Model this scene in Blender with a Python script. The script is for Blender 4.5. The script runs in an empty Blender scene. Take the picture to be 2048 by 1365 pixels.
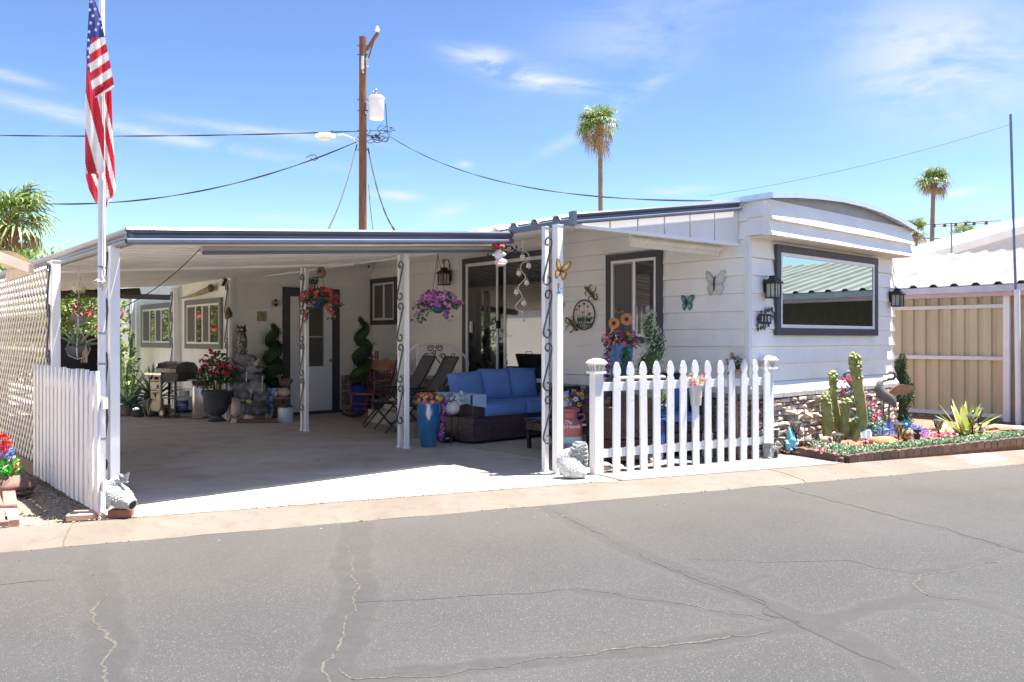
import bpy, bmesh, math, random
from mathutils import Vector, Matrix, Euler, noise
R = math.radians
rnd = random.Random(7)
scene = bpy.context.scene
COL = scene.collection

# ---------------------------------------------------------------- camera
CAMH, F, HY = 1.35, 1600.0, 677.0
cam_d = bpy.data.cameras.new("camera"); cam = bpy.data.objects.new("camera", cam_d); COL.objects.link(cam)
cam.location = (0, 0, CAMH); cam.rotation_euler = (R(90), 0, 0)
cam_d.sensor_width = 36; cam_d.lens = 36 * F / 2048; cam_d.shift_y = -(682.5 - HY) / 2048
cam_d.clip_start = 0.1; cam_d.clip_end = 900
scene.camera = cam

# ---------------------------------------------------------------- light
SUN_AZ, SUN_EL = 6.0, 75.0          # azimuth counter-clockwise from +X
world = bpy.data.worlds.new("World"); scene.world = world; world.use_nodes = True
nt = world.node_tree; nt.nodes.clear()
def N(t, loc=(0, 0), **kw):
    n = nt.nodes.new(t)
    for k, v in kw.items(): setattr(n, k, v)
    return n
def setup_world():
    L = nt.links.new
    out = N('ShaderNodeOutputWorld'); bg = N('ShaderNodeBackground'); bg.inputs['Strength'].default_value = 0.0236
    sky = N('ShaderNodeTexSky'); sky.sky_type = 'NISHITA'; sky.sun_disc = False
    sky.sun_elevation = R(SUN_EL); sky.sun_rotation = R(90 - SUN_AZ)
    sky.air_density = 1.0; sky.dust_density = 0.7; sky.ozone_density = 2.0; sky.altitude = 350
    tc = N('ShaderNodeTexCoord'); sep = N('ShaderNodeSeparateXYZ'); L(tc.outputs['Generated'], sep.inputs[0])
    def m(op, a, b=None, c=None):
        n = N('ShaderNodeMath', operation=op)
        for i, x in enumerate((a, b, c)):
            if x is None: continue
            if isinstance(x, (int, float)): n.inputs[i].default_value = x
            else: L(x, n.inputs[i])
        return n.outputs[0]
    az = m('ARCTAN2', sep.outputs['X'], sep.outputs['Y']); el = m('ARCSINE', sep.outputs['Z'])
    cmb = N('ShaderNodeCombineXYZ'); L(az, cmb.inputs[0]); L(el, cmb.inputs[1])
    def nz(sx, sy, rot, scale, detail=6, rough=.62, dist=.6, off=0):
        mp = N('ShaderNodeMapping'); mp.inputs['Scale'].default_value = (sx, sy, 1); mp.inputs['Rotation'].default_value = (0, 0, rot)
        mp.inputs['Location'].default_value = (off, off * .7, 0)
        L(cmb.outputs[0], mp.inputs[0])
        n = N('ShaderNodeTexNoise'); n.inputs['Scale'].default_value = scale; n.inputs['Detail'].default_value = detail
        n.inputs['Roughness'].default_value = rough; n.inputs['Distortion'].default_value = dist
        L(mp.outputs[0], n.inputs['Vector']); return n.outputs['Fac']
    shared = [nz(1, 3.4, -.12, 9, 5, off=2.0), nz(1, 2.6, .3, 6, 4, off=5.0)]
    total = None
    # px, py, half-width, half-height (photo pixels), tilt, strength, noise, threshold
    for px, py, wx, wy, rot, st, sc, thr in [
        (990, 126, 80, 20, .22, 1.0, 0, .36), (1115, 170, 85, 13, .10, .9, 0, .36), (1270, 190, 90, 16, -.5, .35, 0, .36),
        (1880, 120, 150, 100, .25, .75, 1, .30), (1290, 60, 200, 80, -.3, .32, 1, .33),
        (230, 250, 330, 11, .12, .6, 0, .34), (560, 268, 200, 9, .05, .5, 0, .34), (20, 152, 50, 8, .12, .5, 0, .3),
        (800, 392, 45, 8, .05, .7, 0, .3), (590, 437, 90, 12, .05, .4, 0, .36), (1360, 382, 50, 8, .0, .8, 0, .3),
        (900, 420, 40, 14, -.3, .5, 0, .36), (925, 330, 16, 6, 0, .6, 0, .25), (1130, 285, 70, 10, -.4, .25, 0, .3),
        (1925, 385, 30, 6, -.1, .6, 0, .25), (-500, 200, 300, 60, .1, .6, 1, .42), (2700, 250, 350, 80, -.1, .6, 1, .42), (1000, -500, 500, 130, .1, .5, 1, .42)]:
        a0 = math.atan((px - 1024) / F); e0 = math.atan((HY - py) / math.hypot(F, px - 1024))
        sx, sy = wx / F, wy / F
        dx = m('SUBTRACT', az, a0); dy = m('SUBTRACT', el, e0)
        c, s = math.cos(rot), math.sin(rot)
        rx = m('MULTIPLY_ADD', dy, -s / sx, m('MULTIPLY', dx, c / sx))
        ry = m('MULTIPLY_ADD', dy, c / sy, m('MULTIPLY', dx, s / sy))
        g = m('EXPONENT', m('MULTIPLY', m('MULTIPLY_ADD', rx, rx, m('MULTIPLY', ry, ry)), -.9))
        k = N('ShaderNodeMapRange'); k.inputs['From Min'].default_value = thr; k.inputs['From Max'].default_value = thr + .25; L(shared[sc], k.inputs['Value'])
        v = m('MULTIPLY', m('MULTIPLY', g, k.outputs[0]), st)
        total = v if total is None else m('ADD', total, v)
    cl = N('ShaderNodeClamp'); L(total, cl.inputs[0])
    tint = N('ShaderNodeMixRGB'); tint.blend_type = 'MULTIPLY'; tint.inputs[0].default_value = 1.0
    tint.inputs[2].default_value = SKY_TINT
    # a clear desert sky: deeper blue overhead than the stock model, same haze at the horizon
    g0 = N('ShaderNodeVectorMath', operation='SCALE'); g0.inputs['Scale'].default_value = 1 / 4.0; L(sky.outputs[0], g0.inputs[0])
    g1 = N('ShaderNodeGamma'); g1.inputs['Gamma'].default_value = 1.42; L(g0.outputs[0], g1.inputs[0])
    g2_ = N('ShaderNodeVectorMath', operation='SCALE'); g2_.inputs['Scale'].default_value = 4.0; L(g1.outputs[0], g2_.inputs[0])
    L(g2_.outputs[0], tint.inputs[1])
    mix = N('ShaderNodeMixRGB'); L(cl.outputs[0], mix.inputs[0]); L(tint.outputs[0], mix.inputs[1])
    mix.inputs[2].default_value = CLOUD
    L(mix.outputs[0], bg.inputs[0]); L(bg.outputs[0], out.inputs[0])
SKY_TINT = (.90, .87, .87, 1); CLOUD = (4.0, 4.1, 4.3, 1)
setup_world()
sun_d = bpy.data.lights.new("sun", 'SUN'); sun = bpy.data.objects.new("sun", sun_d); COL.objects.link(sun)
sun_d.energy = 2.05; sun_d.angle = R(0.55); sun_d.color = (1.0, 0.95, 0.87)
sd = Vector((math.cos(R(SUN_EL)) * math.cos(R(SUN_AZ)), math.cos(R(SUN_EL)) * math.sin(R(SUN_AZ)), math.sin(R(SUN_EL))))
sun.rotation_euler = sd.to_track_quat('Z', 'Y').to_euler(); sun.location = (0, 0, 30)
vs = scene.view_settings; vs.view_transform = 'Standard'; vs.look = 'None'; vs.exposure = 3.4; vs.gamma = 1.0; vs.use_curve_mapping = False
scene.cycles.use_denoising = True
scene.cycles.max_bounces = 8; scene.cycles.diffuse_bounces = 6; scene.cycles.glossy_bounces = 3; scene.cycles.transmission_bounces = 4
scene.cycles.caustics_reflective = False; scene.cycles.caustics_refractive = False; scene.cycles.sample_clamp_indirect = 6

# ---------------------------------------------------------------- places
TH = R(41.07); CU, SU = math.cos(TH), math.sin(TH)
def G(px, py, z=0.0):                       # ground point seen at a photo pixel
    y = (CAMH - z) * F / (py - HY); return Vector(((px - 1024) / F * y, y, z))
def atY(px, py, y): return Vector(((px - 1024) / F * y, y, CAMH + (HY - py) / F * y))
def uv(p): return (p[0] * CU + p[1] * SU, -p[0] * SU + p[1] * CU)
def xy(u, v): return (u * CU - v * SU, u * SU + v * CU)
def onU(px, py, u):
    t = (px - 1024) / F; y = u / (CU * t + SU); return (-SU * t * y + CU * y, CAMH + (HY - py) / F * y)
def onV(px, py, v):
    t = (px - 1024) / F; y = v / (CU - SU * t); return (t * y * CU + y * SU, CAMH + (HY - py) / F * y)
SA = R(22.15); SX, SY = math.cos(SA), math.sin(SA)
def st(s, n): return (s * SX - n * SY, s * SY + n * SX)      # street frame: along, towards the home

# ---------------------------------------------------------------- materials
MATS = {}
def M(name, rgb, rough=.6, metal=0.0, var=.12, scale=6.0, bump=0.0, bscale=60.0, spec=.5, island=0.0, objr=0.0, coat=0.0, rgb2=None, stretch=None, trans=0.0, alpha=1.0, detail=4, thr=None):
    if name in MATS: return MATS[name]
    m = bpy.data.materials.new(name); m.use_nodes = True; t = m.node_tree; b = t.nodes['Principled BSDF']; L = t.links.new
    def n(ty, **k):
        x = t.nodes.new(ty)
        for a, c in k.items(): setattr(x, a, c)
        return x
    tc = n('ShaderNodeTexCoord'); mp = n('ShaderNodeMapping'); L(tc.outputs['Object'], mp.inputs[0])
    if stretch: mp.inputs['Scale'].default_value = stretch
    nz = n('ShaderNodeTexNoise'); nz.inputs['Scale'].default_value = scale; nz.inputs['Detail'].default_value = detail; nz.inputs['Roughness'].default_value = .6
    L(mp.outputs[0], nz.inputs['Vector'])
    r = n('ShaderNodeMapRange'); r.inputs['From Min'].default_value = .3; r.inputs['From Max'].default_value = .7
    if thr: r.inputs['From Min'].default_value, r.inputs['From Max'].default_value = thr
    L(nz.outputs['Fac'], r.inputs['Value'])
    mx = n('ShaderNodeMixRGB'); L(r.outputs[0], mx.inputs[0])
    c2 = rgb2 or tuple(c * (1 + var) for c in rgb); c1 = rgb if rgb2 else tuple(c * (1 - var) for c in rgb)
    mx.inputs[1].default_value = (*c1, 1); mx.inputs[2].default_value = (*[min(1, c) for c in c2], 1)
    col = mx.outputs[0]
    for amt, src in ((island, 'i'), (objr, 'o')):
        if amt:
            s = n('ShaderNodeNewGeometry').outputs['Random Per Island'] if src == 'i' else n('ShaderNodeObjectInfo').outputs['Random']
            q = n('ShaderNodeMapRange'); q.inputs['To Min'].default_value = 1 - amt; q.inputs['To Max'].default_value = 1 + amt; L(s, q.inputs['Value'])
            h = n('ShaderNodeHueSaturation'); L(col, h.inputs['Color']); L(q.outputs[0], h.inputs['Value']); col = h.outputs[0]
    L(col, b.inputs['Base Color'])
    b.inputs['Roughness'].default_value = rough; b.inputs['Metallic'].default_value = metal
    b.inputs['Specular IOR Level'].default_value = spec; b.inputs['Coat Weight'].default_value = coat; b.inputs['Coat Roughness'].default_value = .08
    if bump:
        n2 = n('ShaderNodeTexNoise'); n2.inputs['Scale'].default_value = bscale; n2.inputs['Detail'].default_value = 4; L(mp.outputs[0], n2.inputs['Vector'])
        bp = n('ShaderNodeBump'); bp.inputs['Strength'].default_value = bump; bp.inputs['Distance'].default_value = .01
        L(n2.outputs['Fac'], bp.inputs['Height']); L(bp.outputs[0], b.inputs['Normal'])
    if trans:
        tr = n('ShaderNodeBsdfTranslucent'); L(col, tr.inputs[0]); ms = n('ShaderNodeMixShader'); ms.inputs[0].default_value = trans
        L(b.outputs[0], ms.inputs[1]); L(tr.outputs[0], ms.inputs[2]); L(ms.outputs[0], t.nodes['Material Output'].inputs[0])
    MATS[name] = m; return m
def ramp_mat(name, cols, rough=.6, trans=.15):
    """one plain colour per loose piece, picked from a list (blossoms, leaves)"""
    if name in MATS: return MATS[name]
    m = bpy.data.materials.new(name); m.use_nodes = True; t = m.node_tree; b = t.nodes['Principled BSDF']; L = t.links.new
    g = t.nodes.new('ShaderNodeNewGeometry'); r = t.nodes.new('ShaderNodeValToRGB'); r.color_ramp.interpolation = 'CONSTANT'
    e = r.color_ramp.elements; e[0].color = (*cols[0], 1); e[0].position = 0; e[1].color = (*cols[min(1, len(cols) - 1)], 1); e[1].position = 1 / len(cols)
    for i in range(2, len(cols)): x = e.new(i / len(cols)); x.color = (*cols[i], 1)
    L(g.outputs['Random Per Island'], r.inputs[0]); L(r.outputs[0], b.inputs['Base Color']); b.inputs['Roughness'].default_value = rough
    if trans:
        tr = t.nodes.new('ShaderNodeBsdfTranslucent'); L(r.outputs[0], tr.inputs[0]); ms = t.nodes.new('ShaderNodeMixShader'); ms.inputs[0].default_value = trans
        L(b.outputs[0], ms.inputs[1]); L(tr.outputs[0], ms.inputs[2]); L(ms.outputs[0], t.nodes['Material Output'].inputs[0])
    MATS[name] = m; return m
def glass_mat(name, rgb, rough=.03, spec=.9, tint=(1, 1, 1)):
    m = M(name, rgb, rough, var=.15, scale=1.5, spec=spec); b = m.node_tree.nodes['Principled BSDF']; b.inputs['IOR'].default_value = 1.9; b.inputs['Specular Tint'].default_value = (*tint, 1); return m

# ---------------------------------------------------------------- mesh builder
OFF = {}
class Wall:
    """a wall line in the home's frame: P0 + A*a + N*d"""
    def __init__(s, P0, A, Nn): s.P0, s.A, s.N = Vector(P0), Vector(A), Vector(Nn)
    def p(s, a, d, z): q = s.P0 + s.A * a + s.N * d; return (q.x, q.y, z)
W_SIDE = Wall((7.96, 0), (0, 1), (-1, 0)); W_FRONT = Wall((0, 5.066), (1, 0), (0, -1))
W_DOOR = Wall((0, 13.18), (1, 0), (0, -1)); W_ADD = Wall((5.27, 0), (0, 1), (-1, 0)); W_NB = Wall((14.16, 0), (0, 1), (-1, 0))

class MB:
    def __init__(s): s.v = []; s.f = []; s.m = []
    def add(s, vs_, fs, mi=0, T=None):
        o = len(s.v)
        for p in vs_: s.v.append(tuple(T @ Vector(p)) if T else tuple(p))
        for f in fs: s.f.append(tuple(i + o for i in f)); s.m.append(mi)
        return s
    def hexa(s, c, mi=0, T=None):            # c: 4 bottom then 4 top corners
        return s.add(c, [(0, 3, 2, 1), (4, 5, 6, 7), (0, 1, 5, 4), (1, 2, 6, 5), (2, 3, 7, 6), (3, 0, 4, 7)], mi, T)
    def box(s, x0, y0, z0, x1, y1, z1, mi=0, T=None):
        return s.hexa([(x0, y0, z0), (x1, y0, z0), (x1, y1, z0), (x0, y1, z0), (x0, y0, z1), (x1, y0, z1), (x1, y1, z1), (x0, y1, z1)], mi, T)
    def cbox(s, c, sz, rot=(0, 0, 0), mi=0, T=None):
        X = Matrix.Translation(c) @ Euler(rot).to_matrix().to_4x4()
        if T: X = T @ X
        a, b, d = sz[0] / 2, sz[1] / 2, sz[2] / 2
        return s.box(-a, -b, -d, a, b, d, mi, X)
    def wbox(s, w, a0, a1, d0, d1, z0, z1, mi=0):
        return s.hexa([w.p(a0, d0, z0), w.p(a1, d0, z0), w.p(a1, d1, z0), w.p(a0, d1, z0), w.p(a0, d0, z1), w.p(a1, d0, z1), w.p(a1, d1, z1), w.p(a0, d1, z1)], mi)
    def rbox(s, c, sz, r=.02, seg=2, rot=(0, 0, 0), mi=0, puff=0.0, T=None):
        bm = bmesh.new(); bmesh.ops.create_cube(bm, size=1)
        if puff: bmesh.ops.subdivide_edges(bm, edges=bm.edges[:], cuts=5, use_grid_fill=True)
        for v in bm.verts:
            p = v.co.copy()
            if puff:
                fx, fy, fz = 1 - (2 * abs(p.x)) ** 2, 1 - (2 * abs(p.y)) ** 2, 1 - (2 * abs(p.z)) ** 2
                k = [(abs(sz[i]), i) for i in range(3)]; ax = min(k)[1]; o = [i for i in range(3) if i != ax]; ff = (fx, fy, fz)
                v.co[ax] *= (1 - puff) + puff * (max(0, ff[o[0]]) ** .5) * (max(0, ff[o[1]]) ** .5) * 1.15
                v.co[o[0]] *= 1 - .05 * (1 - ff[o[1]]) * -1 * .3; v.co[o[1]] *= 1 - .05 * (1 - ff[o[0]]) * -1 * .3
            v.co = Vector((v.co.x * sz[0], v.co.y * sz[1], v.co.z * sz[2]))
        if not puff: bmesh.ops.bevel(bm, geom=bm.edges[:], offset=r, segments=seg, affect='EDGES', profile=.5)
        X = Matrix.Translation(c) @ Euler(rot).to_matrix().to_4x4()
        if T: X = T @ X
        bm.verts.index_update()
        s.add([v.co[:] for v in bm.verts], [tuple(v.index for v in f.verts) for f in bm.faces], mi, X); bm.free(); return s
    def tube(s, pts, r, n=6, mi=0, cap=True, T=None):
        pts = [Vector(p) for p in pts]; k = len(pts); rs = r if isinstance(r, (list, tuple)) else [r] * k
        vs_, fs = [], []; up = None
        for i, p in enumerate(pts):
            d = (pts[min(i + 1, k - 1)] - pts[max(i - 1, 0)]);
            if d.length < 1e-9: d = Vector((0, 0, 1))
            d.normalize()
            if up is None: up = d.orthogonal().normalized()
            else:
                up = up - d * up.dot(d)
                up = up.normalized() if up.length > 1e-6 else d.orthogonal().normalized()
            q = d.cross(up)
            for j in range(n):
                a = 2 * math.pi * j / n; vs_.append(p + (up * math.cos(a) + q * math.sin(a)) * rs[i])
        for i in range(k - 1):
            for j in range(n): fs.append((i * n + j, i * n + (j + 1) % n, (i + 1) * n + (j + 1) % n, (i + 1) * n + j))
        if cap: fs.append(tuple(range(n))[::-1]); fs.append(tuple((k - 1) * n + j for j in range(n)))
        return s.add(vs_, fs, mi, T)
    def lathe(s, prof, n=20, c=(0, 0, 0), mi=0, T=None, wob=0.0, flute=0, fd=0.0):
        vs_, fs = [], []
        for r, z in prof:
            for j in range(n):
                a = 2 * math.pi * j / n; rr = r * (1 + (fd * math.cos(flute * a) if flute else 0) + (wob * noise.noise(Vector((math.cos(a) * 2, math.sin(a) * 2, z * 9))) if wob else 0))
                vs_.append((c[0] + rr * math.cos(a), c[1] + rr * math.sin(a), c[2] + z))
        for i in range(len(prof) - 1):
            for j in range(n): fs.append((i * n + j, i * n + (j + 1) % n, (i + 1) * n + (j + 1) % n, (i + 1) * n + j))
        fs.append(tuple(range(n))[::-1]); fs.append(tuple((len(prof) - 1) * n + j for j in range(n)))
        return s.add(vs_, fs, mi, T)
    def prism(s, poly, h, T=None, mi=0):      # poly in xy, extruded z 0..h
        n = len(poly); vs_ = [(p[0], p[1], 0) for p in poly] + [(p[0], p[1], h) for p in poly]
        fs = [tuple(range(n))[::-1], tuple(range(n, 2 * n))] + [(i, (i + 1) % n, (i + 1) % n + n, i + n) for i in range(n)]
        return s.add(vs_, fs, mi, T)
    def extr(s, prof, path, mi=0):            # prof [(d,z)] closed loop swept along 2 stations: path [(origin, outdir)]
        n = len(prof); vs_ = []
        for o, d in path:
            for a, z in prof: vs_.append((o[0] + d[0] * a, o[1] + d[1] * a, o[2] + z))
        fs = []
        for k in range(len(path) - 1):
            for i in range(n): fs.append((k * n + i, k * n + (i + 1) % n, (k + 1) * n + (i + 1) % n, (k + 1) * n + i))
        fs.append(tuple(range(n))[::-1]); fs.append(tuple((len(path) - 1) * n + i for i in range(n)))
        return s.add(vs_, fs, mi)
    def blob(s, c, rad, seed=0, amp=.15, fr=1.5, seg=(12, 8), mi=0, flat=None, T=None):
        vs_, fs = [], []; a_, b_ = seg
        for i in range(b_ + 1):
            ph = math.pi * i / b_
            for j in range(a_):
                t = 2 * math.pi * j / a_; d = Vector((math.sin(ph) * math.cos(t), math.sin(ph) * math.sin(t), math.cos(ph)))
                k = 1 + amp * noise.noise(d * fr + Vector((seed * 3.1, seed, 0)))
                p = Vector((d.x * rad[0] * k, d.y * rad[1] * k, d.z * rad[2] * k))
                if flat is not None: p.z = max(p.z, flat)
                vs_.append(Vector(c) + p)
        for i in range(b_):
            for j in range(a_): fs.append((i * a_ + j, i * a_ + (j + 1) % a_, (i + 1) * a_ + (j + 1) % a_, (i + 1) * a_ + j)[::-1])
        return s.add(vs_, fs, mi, T)
    def rock(s, c, rad, seed=0, mi=0):
        vs_, fs = [], []
        bm = bmesh.new(); bmesh.ops.create_icosphere(bm, subdivisions=1 if max(rad) < .05 else 2, radius=1)
        for v in bm.verts:
            k = 1 + .45 * noise.noise(v.co * 1.3 + Vector((seed, seed * 2.3, 0)))
            v.co = Vector((v.co.x * rad[0] * k, v.co.y * rad[1] * k, v.co.z * rad[2] * k))
        bm.verts.index_update(); s.add([Vector(c) + v.co for v in bm.verts], [tuple(v.index for v in f.verts) for f in bm.faces], mi); bm.free(); return s
    def leaf(s, p, d, l, w, mi=0, bend=.2, roll=None):
        p = Vector(p); d = Vector(d).normalized(); q = d.cross(Vector((rnd.uniform(-1, 1), rnd.uniform(-1, 1), rnd.uniform(-1, 1))))
        if q.length < 1e-3: q = d.orthogonal()
        q.normalize(); nn = d.cross(q)
        return s.add([p, p + d * l * .5 + q * w * .5 + nn * l * bend * .3, p + d * l + nn * l * bend * -.2, p + d * l * .5 - q * w * .5 + nn * l * bend * .3], [(0, 1, 2, 3)], mi)
    def blossom(s, p, nrm, r, petals=5, mi=0, cup=.3, center=None):
        p = Vector(p); nrm = Vector(nrm).normalized(); a = nrm.orthogonal().normalized(); b = nrm.cross(a); vs_ = [p]; n = petals * 2; ph = rnd.random() * 6
        for j in range(n):
            t = ph + 2 * math.pi * j / n; rr = r * (1 if j % 2 == 0 else .62); vs_.append(p + (a * math.cos(t) + b * math.sin(t)) * rr + nrm * rr * cup)
        s.add(vs_, [(0, 1 + j, 1 + (j + 1) % n) for j in range(n)], mi)
        if center is not None:
            c = p + nrm * r * .22; s.add([c + (a * math.cos(k * 1.047) + b * math.sin(k * 1.047)) * r * .28 for k in range(6)] , [(0, 1, 2, 3, 4, 5)], center)
        return s
    def leaves(s, c, rad, n, l, w, mi=0, shell=.55, up=.3, seed=None, flatz=None):
        c = Vector(c)
        for _ in range(n):
            d = Vector((rnd.gauss(0, 1), rnd.gauss(0, 1), rnd.gauss(0, 1))).normalized(); k = shell + (1 - shell) * rnd.random() ** .6
            k *= 1 + .28 * noise.noise(d * 2.2 + c)
            p = c + Vector((d.x * rad[0], d.y * rad[1], d.z * rad[2])) * k
            if flatz is not None and p.z < flatz: continue
            s.leaf(p, d + Vector((rnd.gauss(0, .6), rnd.gauss(0, .6), up + rnd.gauss(0, .5))), l * rnd.uniform(.6, 1.3), w * rnd.uniform(.7, 1.2), mi)
        return s
    def build(s, name, mats, parent=None, smooth=False, kind=None, sharp=.7, label=None):
        me = bpy.data.meshes.new(name); off = OFF.get(parent, None) if parent else None
        vv = [(p[0] - off[0], p[1] - off[1], p[2] - off[2]) for p in s.v] if off else s.v
        me.from_pydata(vv, [], s.f)
        for m in (mats if isinstance(mats, (list, tuple)) else [mats]): me.materials.append(m)
        if any(s.m): me.polygons.foreach_set('material_index', s.m)
        if smooth:
            me.polygons.foreach_set('use_smooth', [True] * len(me.polygons)); me.set_sharp_from_angle(angle=sharp)
        me.update()
        o = bpy.data.objects.new(name, me); COL.objects.link(o)
        if parent: o.parent = parent; OFF[o] = OFF.get(parent)
        if kind: o['kind'] = kind
        if label: o['label'] = label
        return o
def tag(o, label, cat=None, group=None, kind=None):
    o['label'] = label
    if cat: o['category'] = cat
    if group: o['group'] = group
    if kind: o['kind'] = kind
    return o
def thing(name, label, cat, loc=(0, 0, 0), rz=0.0, group=None):
    o = bpy.data.objects.new(name, None); COL.objects.link(o); o.location = loc; o.rotation_euler = (0, 0, rz); o.empty_display_size = .2
    return tag(o, label, cat, group)
def thingH(name, label, cat, u, v, group=None, z=0.0):
    """a thing whose parts are given in the home's frame (u, v, z)"""
    x, y = xy(u, v); o = thing(name, label, cat, (x, y, z), TH, group); OFF[o] = (u, v, z); return o
def one(mb, name, mats, label, cat, loc=(0, 0, 0), rz=0.0, group=None, smooth=True, kind=None, sharp=.7):
    o = mb.build(name, mats, None, smooth, kind, sharp); o.location = loc; o.rotation_euler = (0, 0, rz); return tag(o, label, cat, group)
def copy_tree(o, parent=None):
    c = o.copy(); COL.objects.link(c)
    if parent: c.parent = parent
    for ch in list(o.children): copy_tree(ch, c)
    return c
def text(name, body, size, mat, parent, T, ext=.003, align='CENTER', spacing=1.0, shear=0.0):
    cu = bpy.data.curves.new(name, 'FONT'); cu.body = body; cu.size = size; cu.extrude = ext; cu.align_x = align; cu.align_y = 'CENTER'; cu.space_character = spacing; cu.resolution_u = 3; cu.shear = shear
    tmp = bpy.data.objects.new(name, cu); COL.objects.link(tmp); dg = bpy.context.evaluated_depsgraph_get(); me = bpy.data.meshes.new_from_object(tmp.evaluated_get(dg)); bpy.data.objects.remove(tmp); bpy.data.curves.remove(cu)
    me.materials.clear(); me.materials.append(mat); o = bpy.data.objects.new(name, me); COL.objects.link(o); o.parent = parent; o.matrix_local = T; return o
def spiral(cx, cz, r0, r1, a0, a1, n=18):
    return [(cx + (r0 + (r1 - r0) * i / n) * math.cos(a0 + (a1 - a0) * i / n), 0, cz + (r0 + (r1 - r0) * i / n) * math.sin(a0 + (a1 - a0) * i / n)) for i in range(n + 1)]
def s_scroll(h, w):
    """S scroll in the xz plane, z 0..h"""
    r = w * .5
    return spiral(0, h - r, r * .3, r, R(-120), R(180), 14) + spiral(0, r * 1.15, r * 1.15, r * .3, R(0), R(-290), 14)
WHITE = M('white_paint', (.74, .74, .75), .5, var=.05, scale=3, bump=.15, bscale=90)
WHITE_METAL = M('white_metal', (.78, .78, .8), .35, var=.04)
SIDING = M('white_siding', (.85, .83, .81), .55, var=.055, scale=2.6, bump=.2, bscale=35, stretch=(1, 1, .6), objr=.025)
TRIM = M('charcoal_trim', (.062, .062, .072), .55, var=.1)
BLACK = M('black_metal', (.012, .012, .014), .45, var=.2)
FASCIA = M('slate_blue_metal', (.085, .10, .15), .28, var=.12, scale=2, spec=.7)
CEIL = M('ceiling_metal', (.84, .825, .81), .38, var=.08, scale=2)
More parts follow.
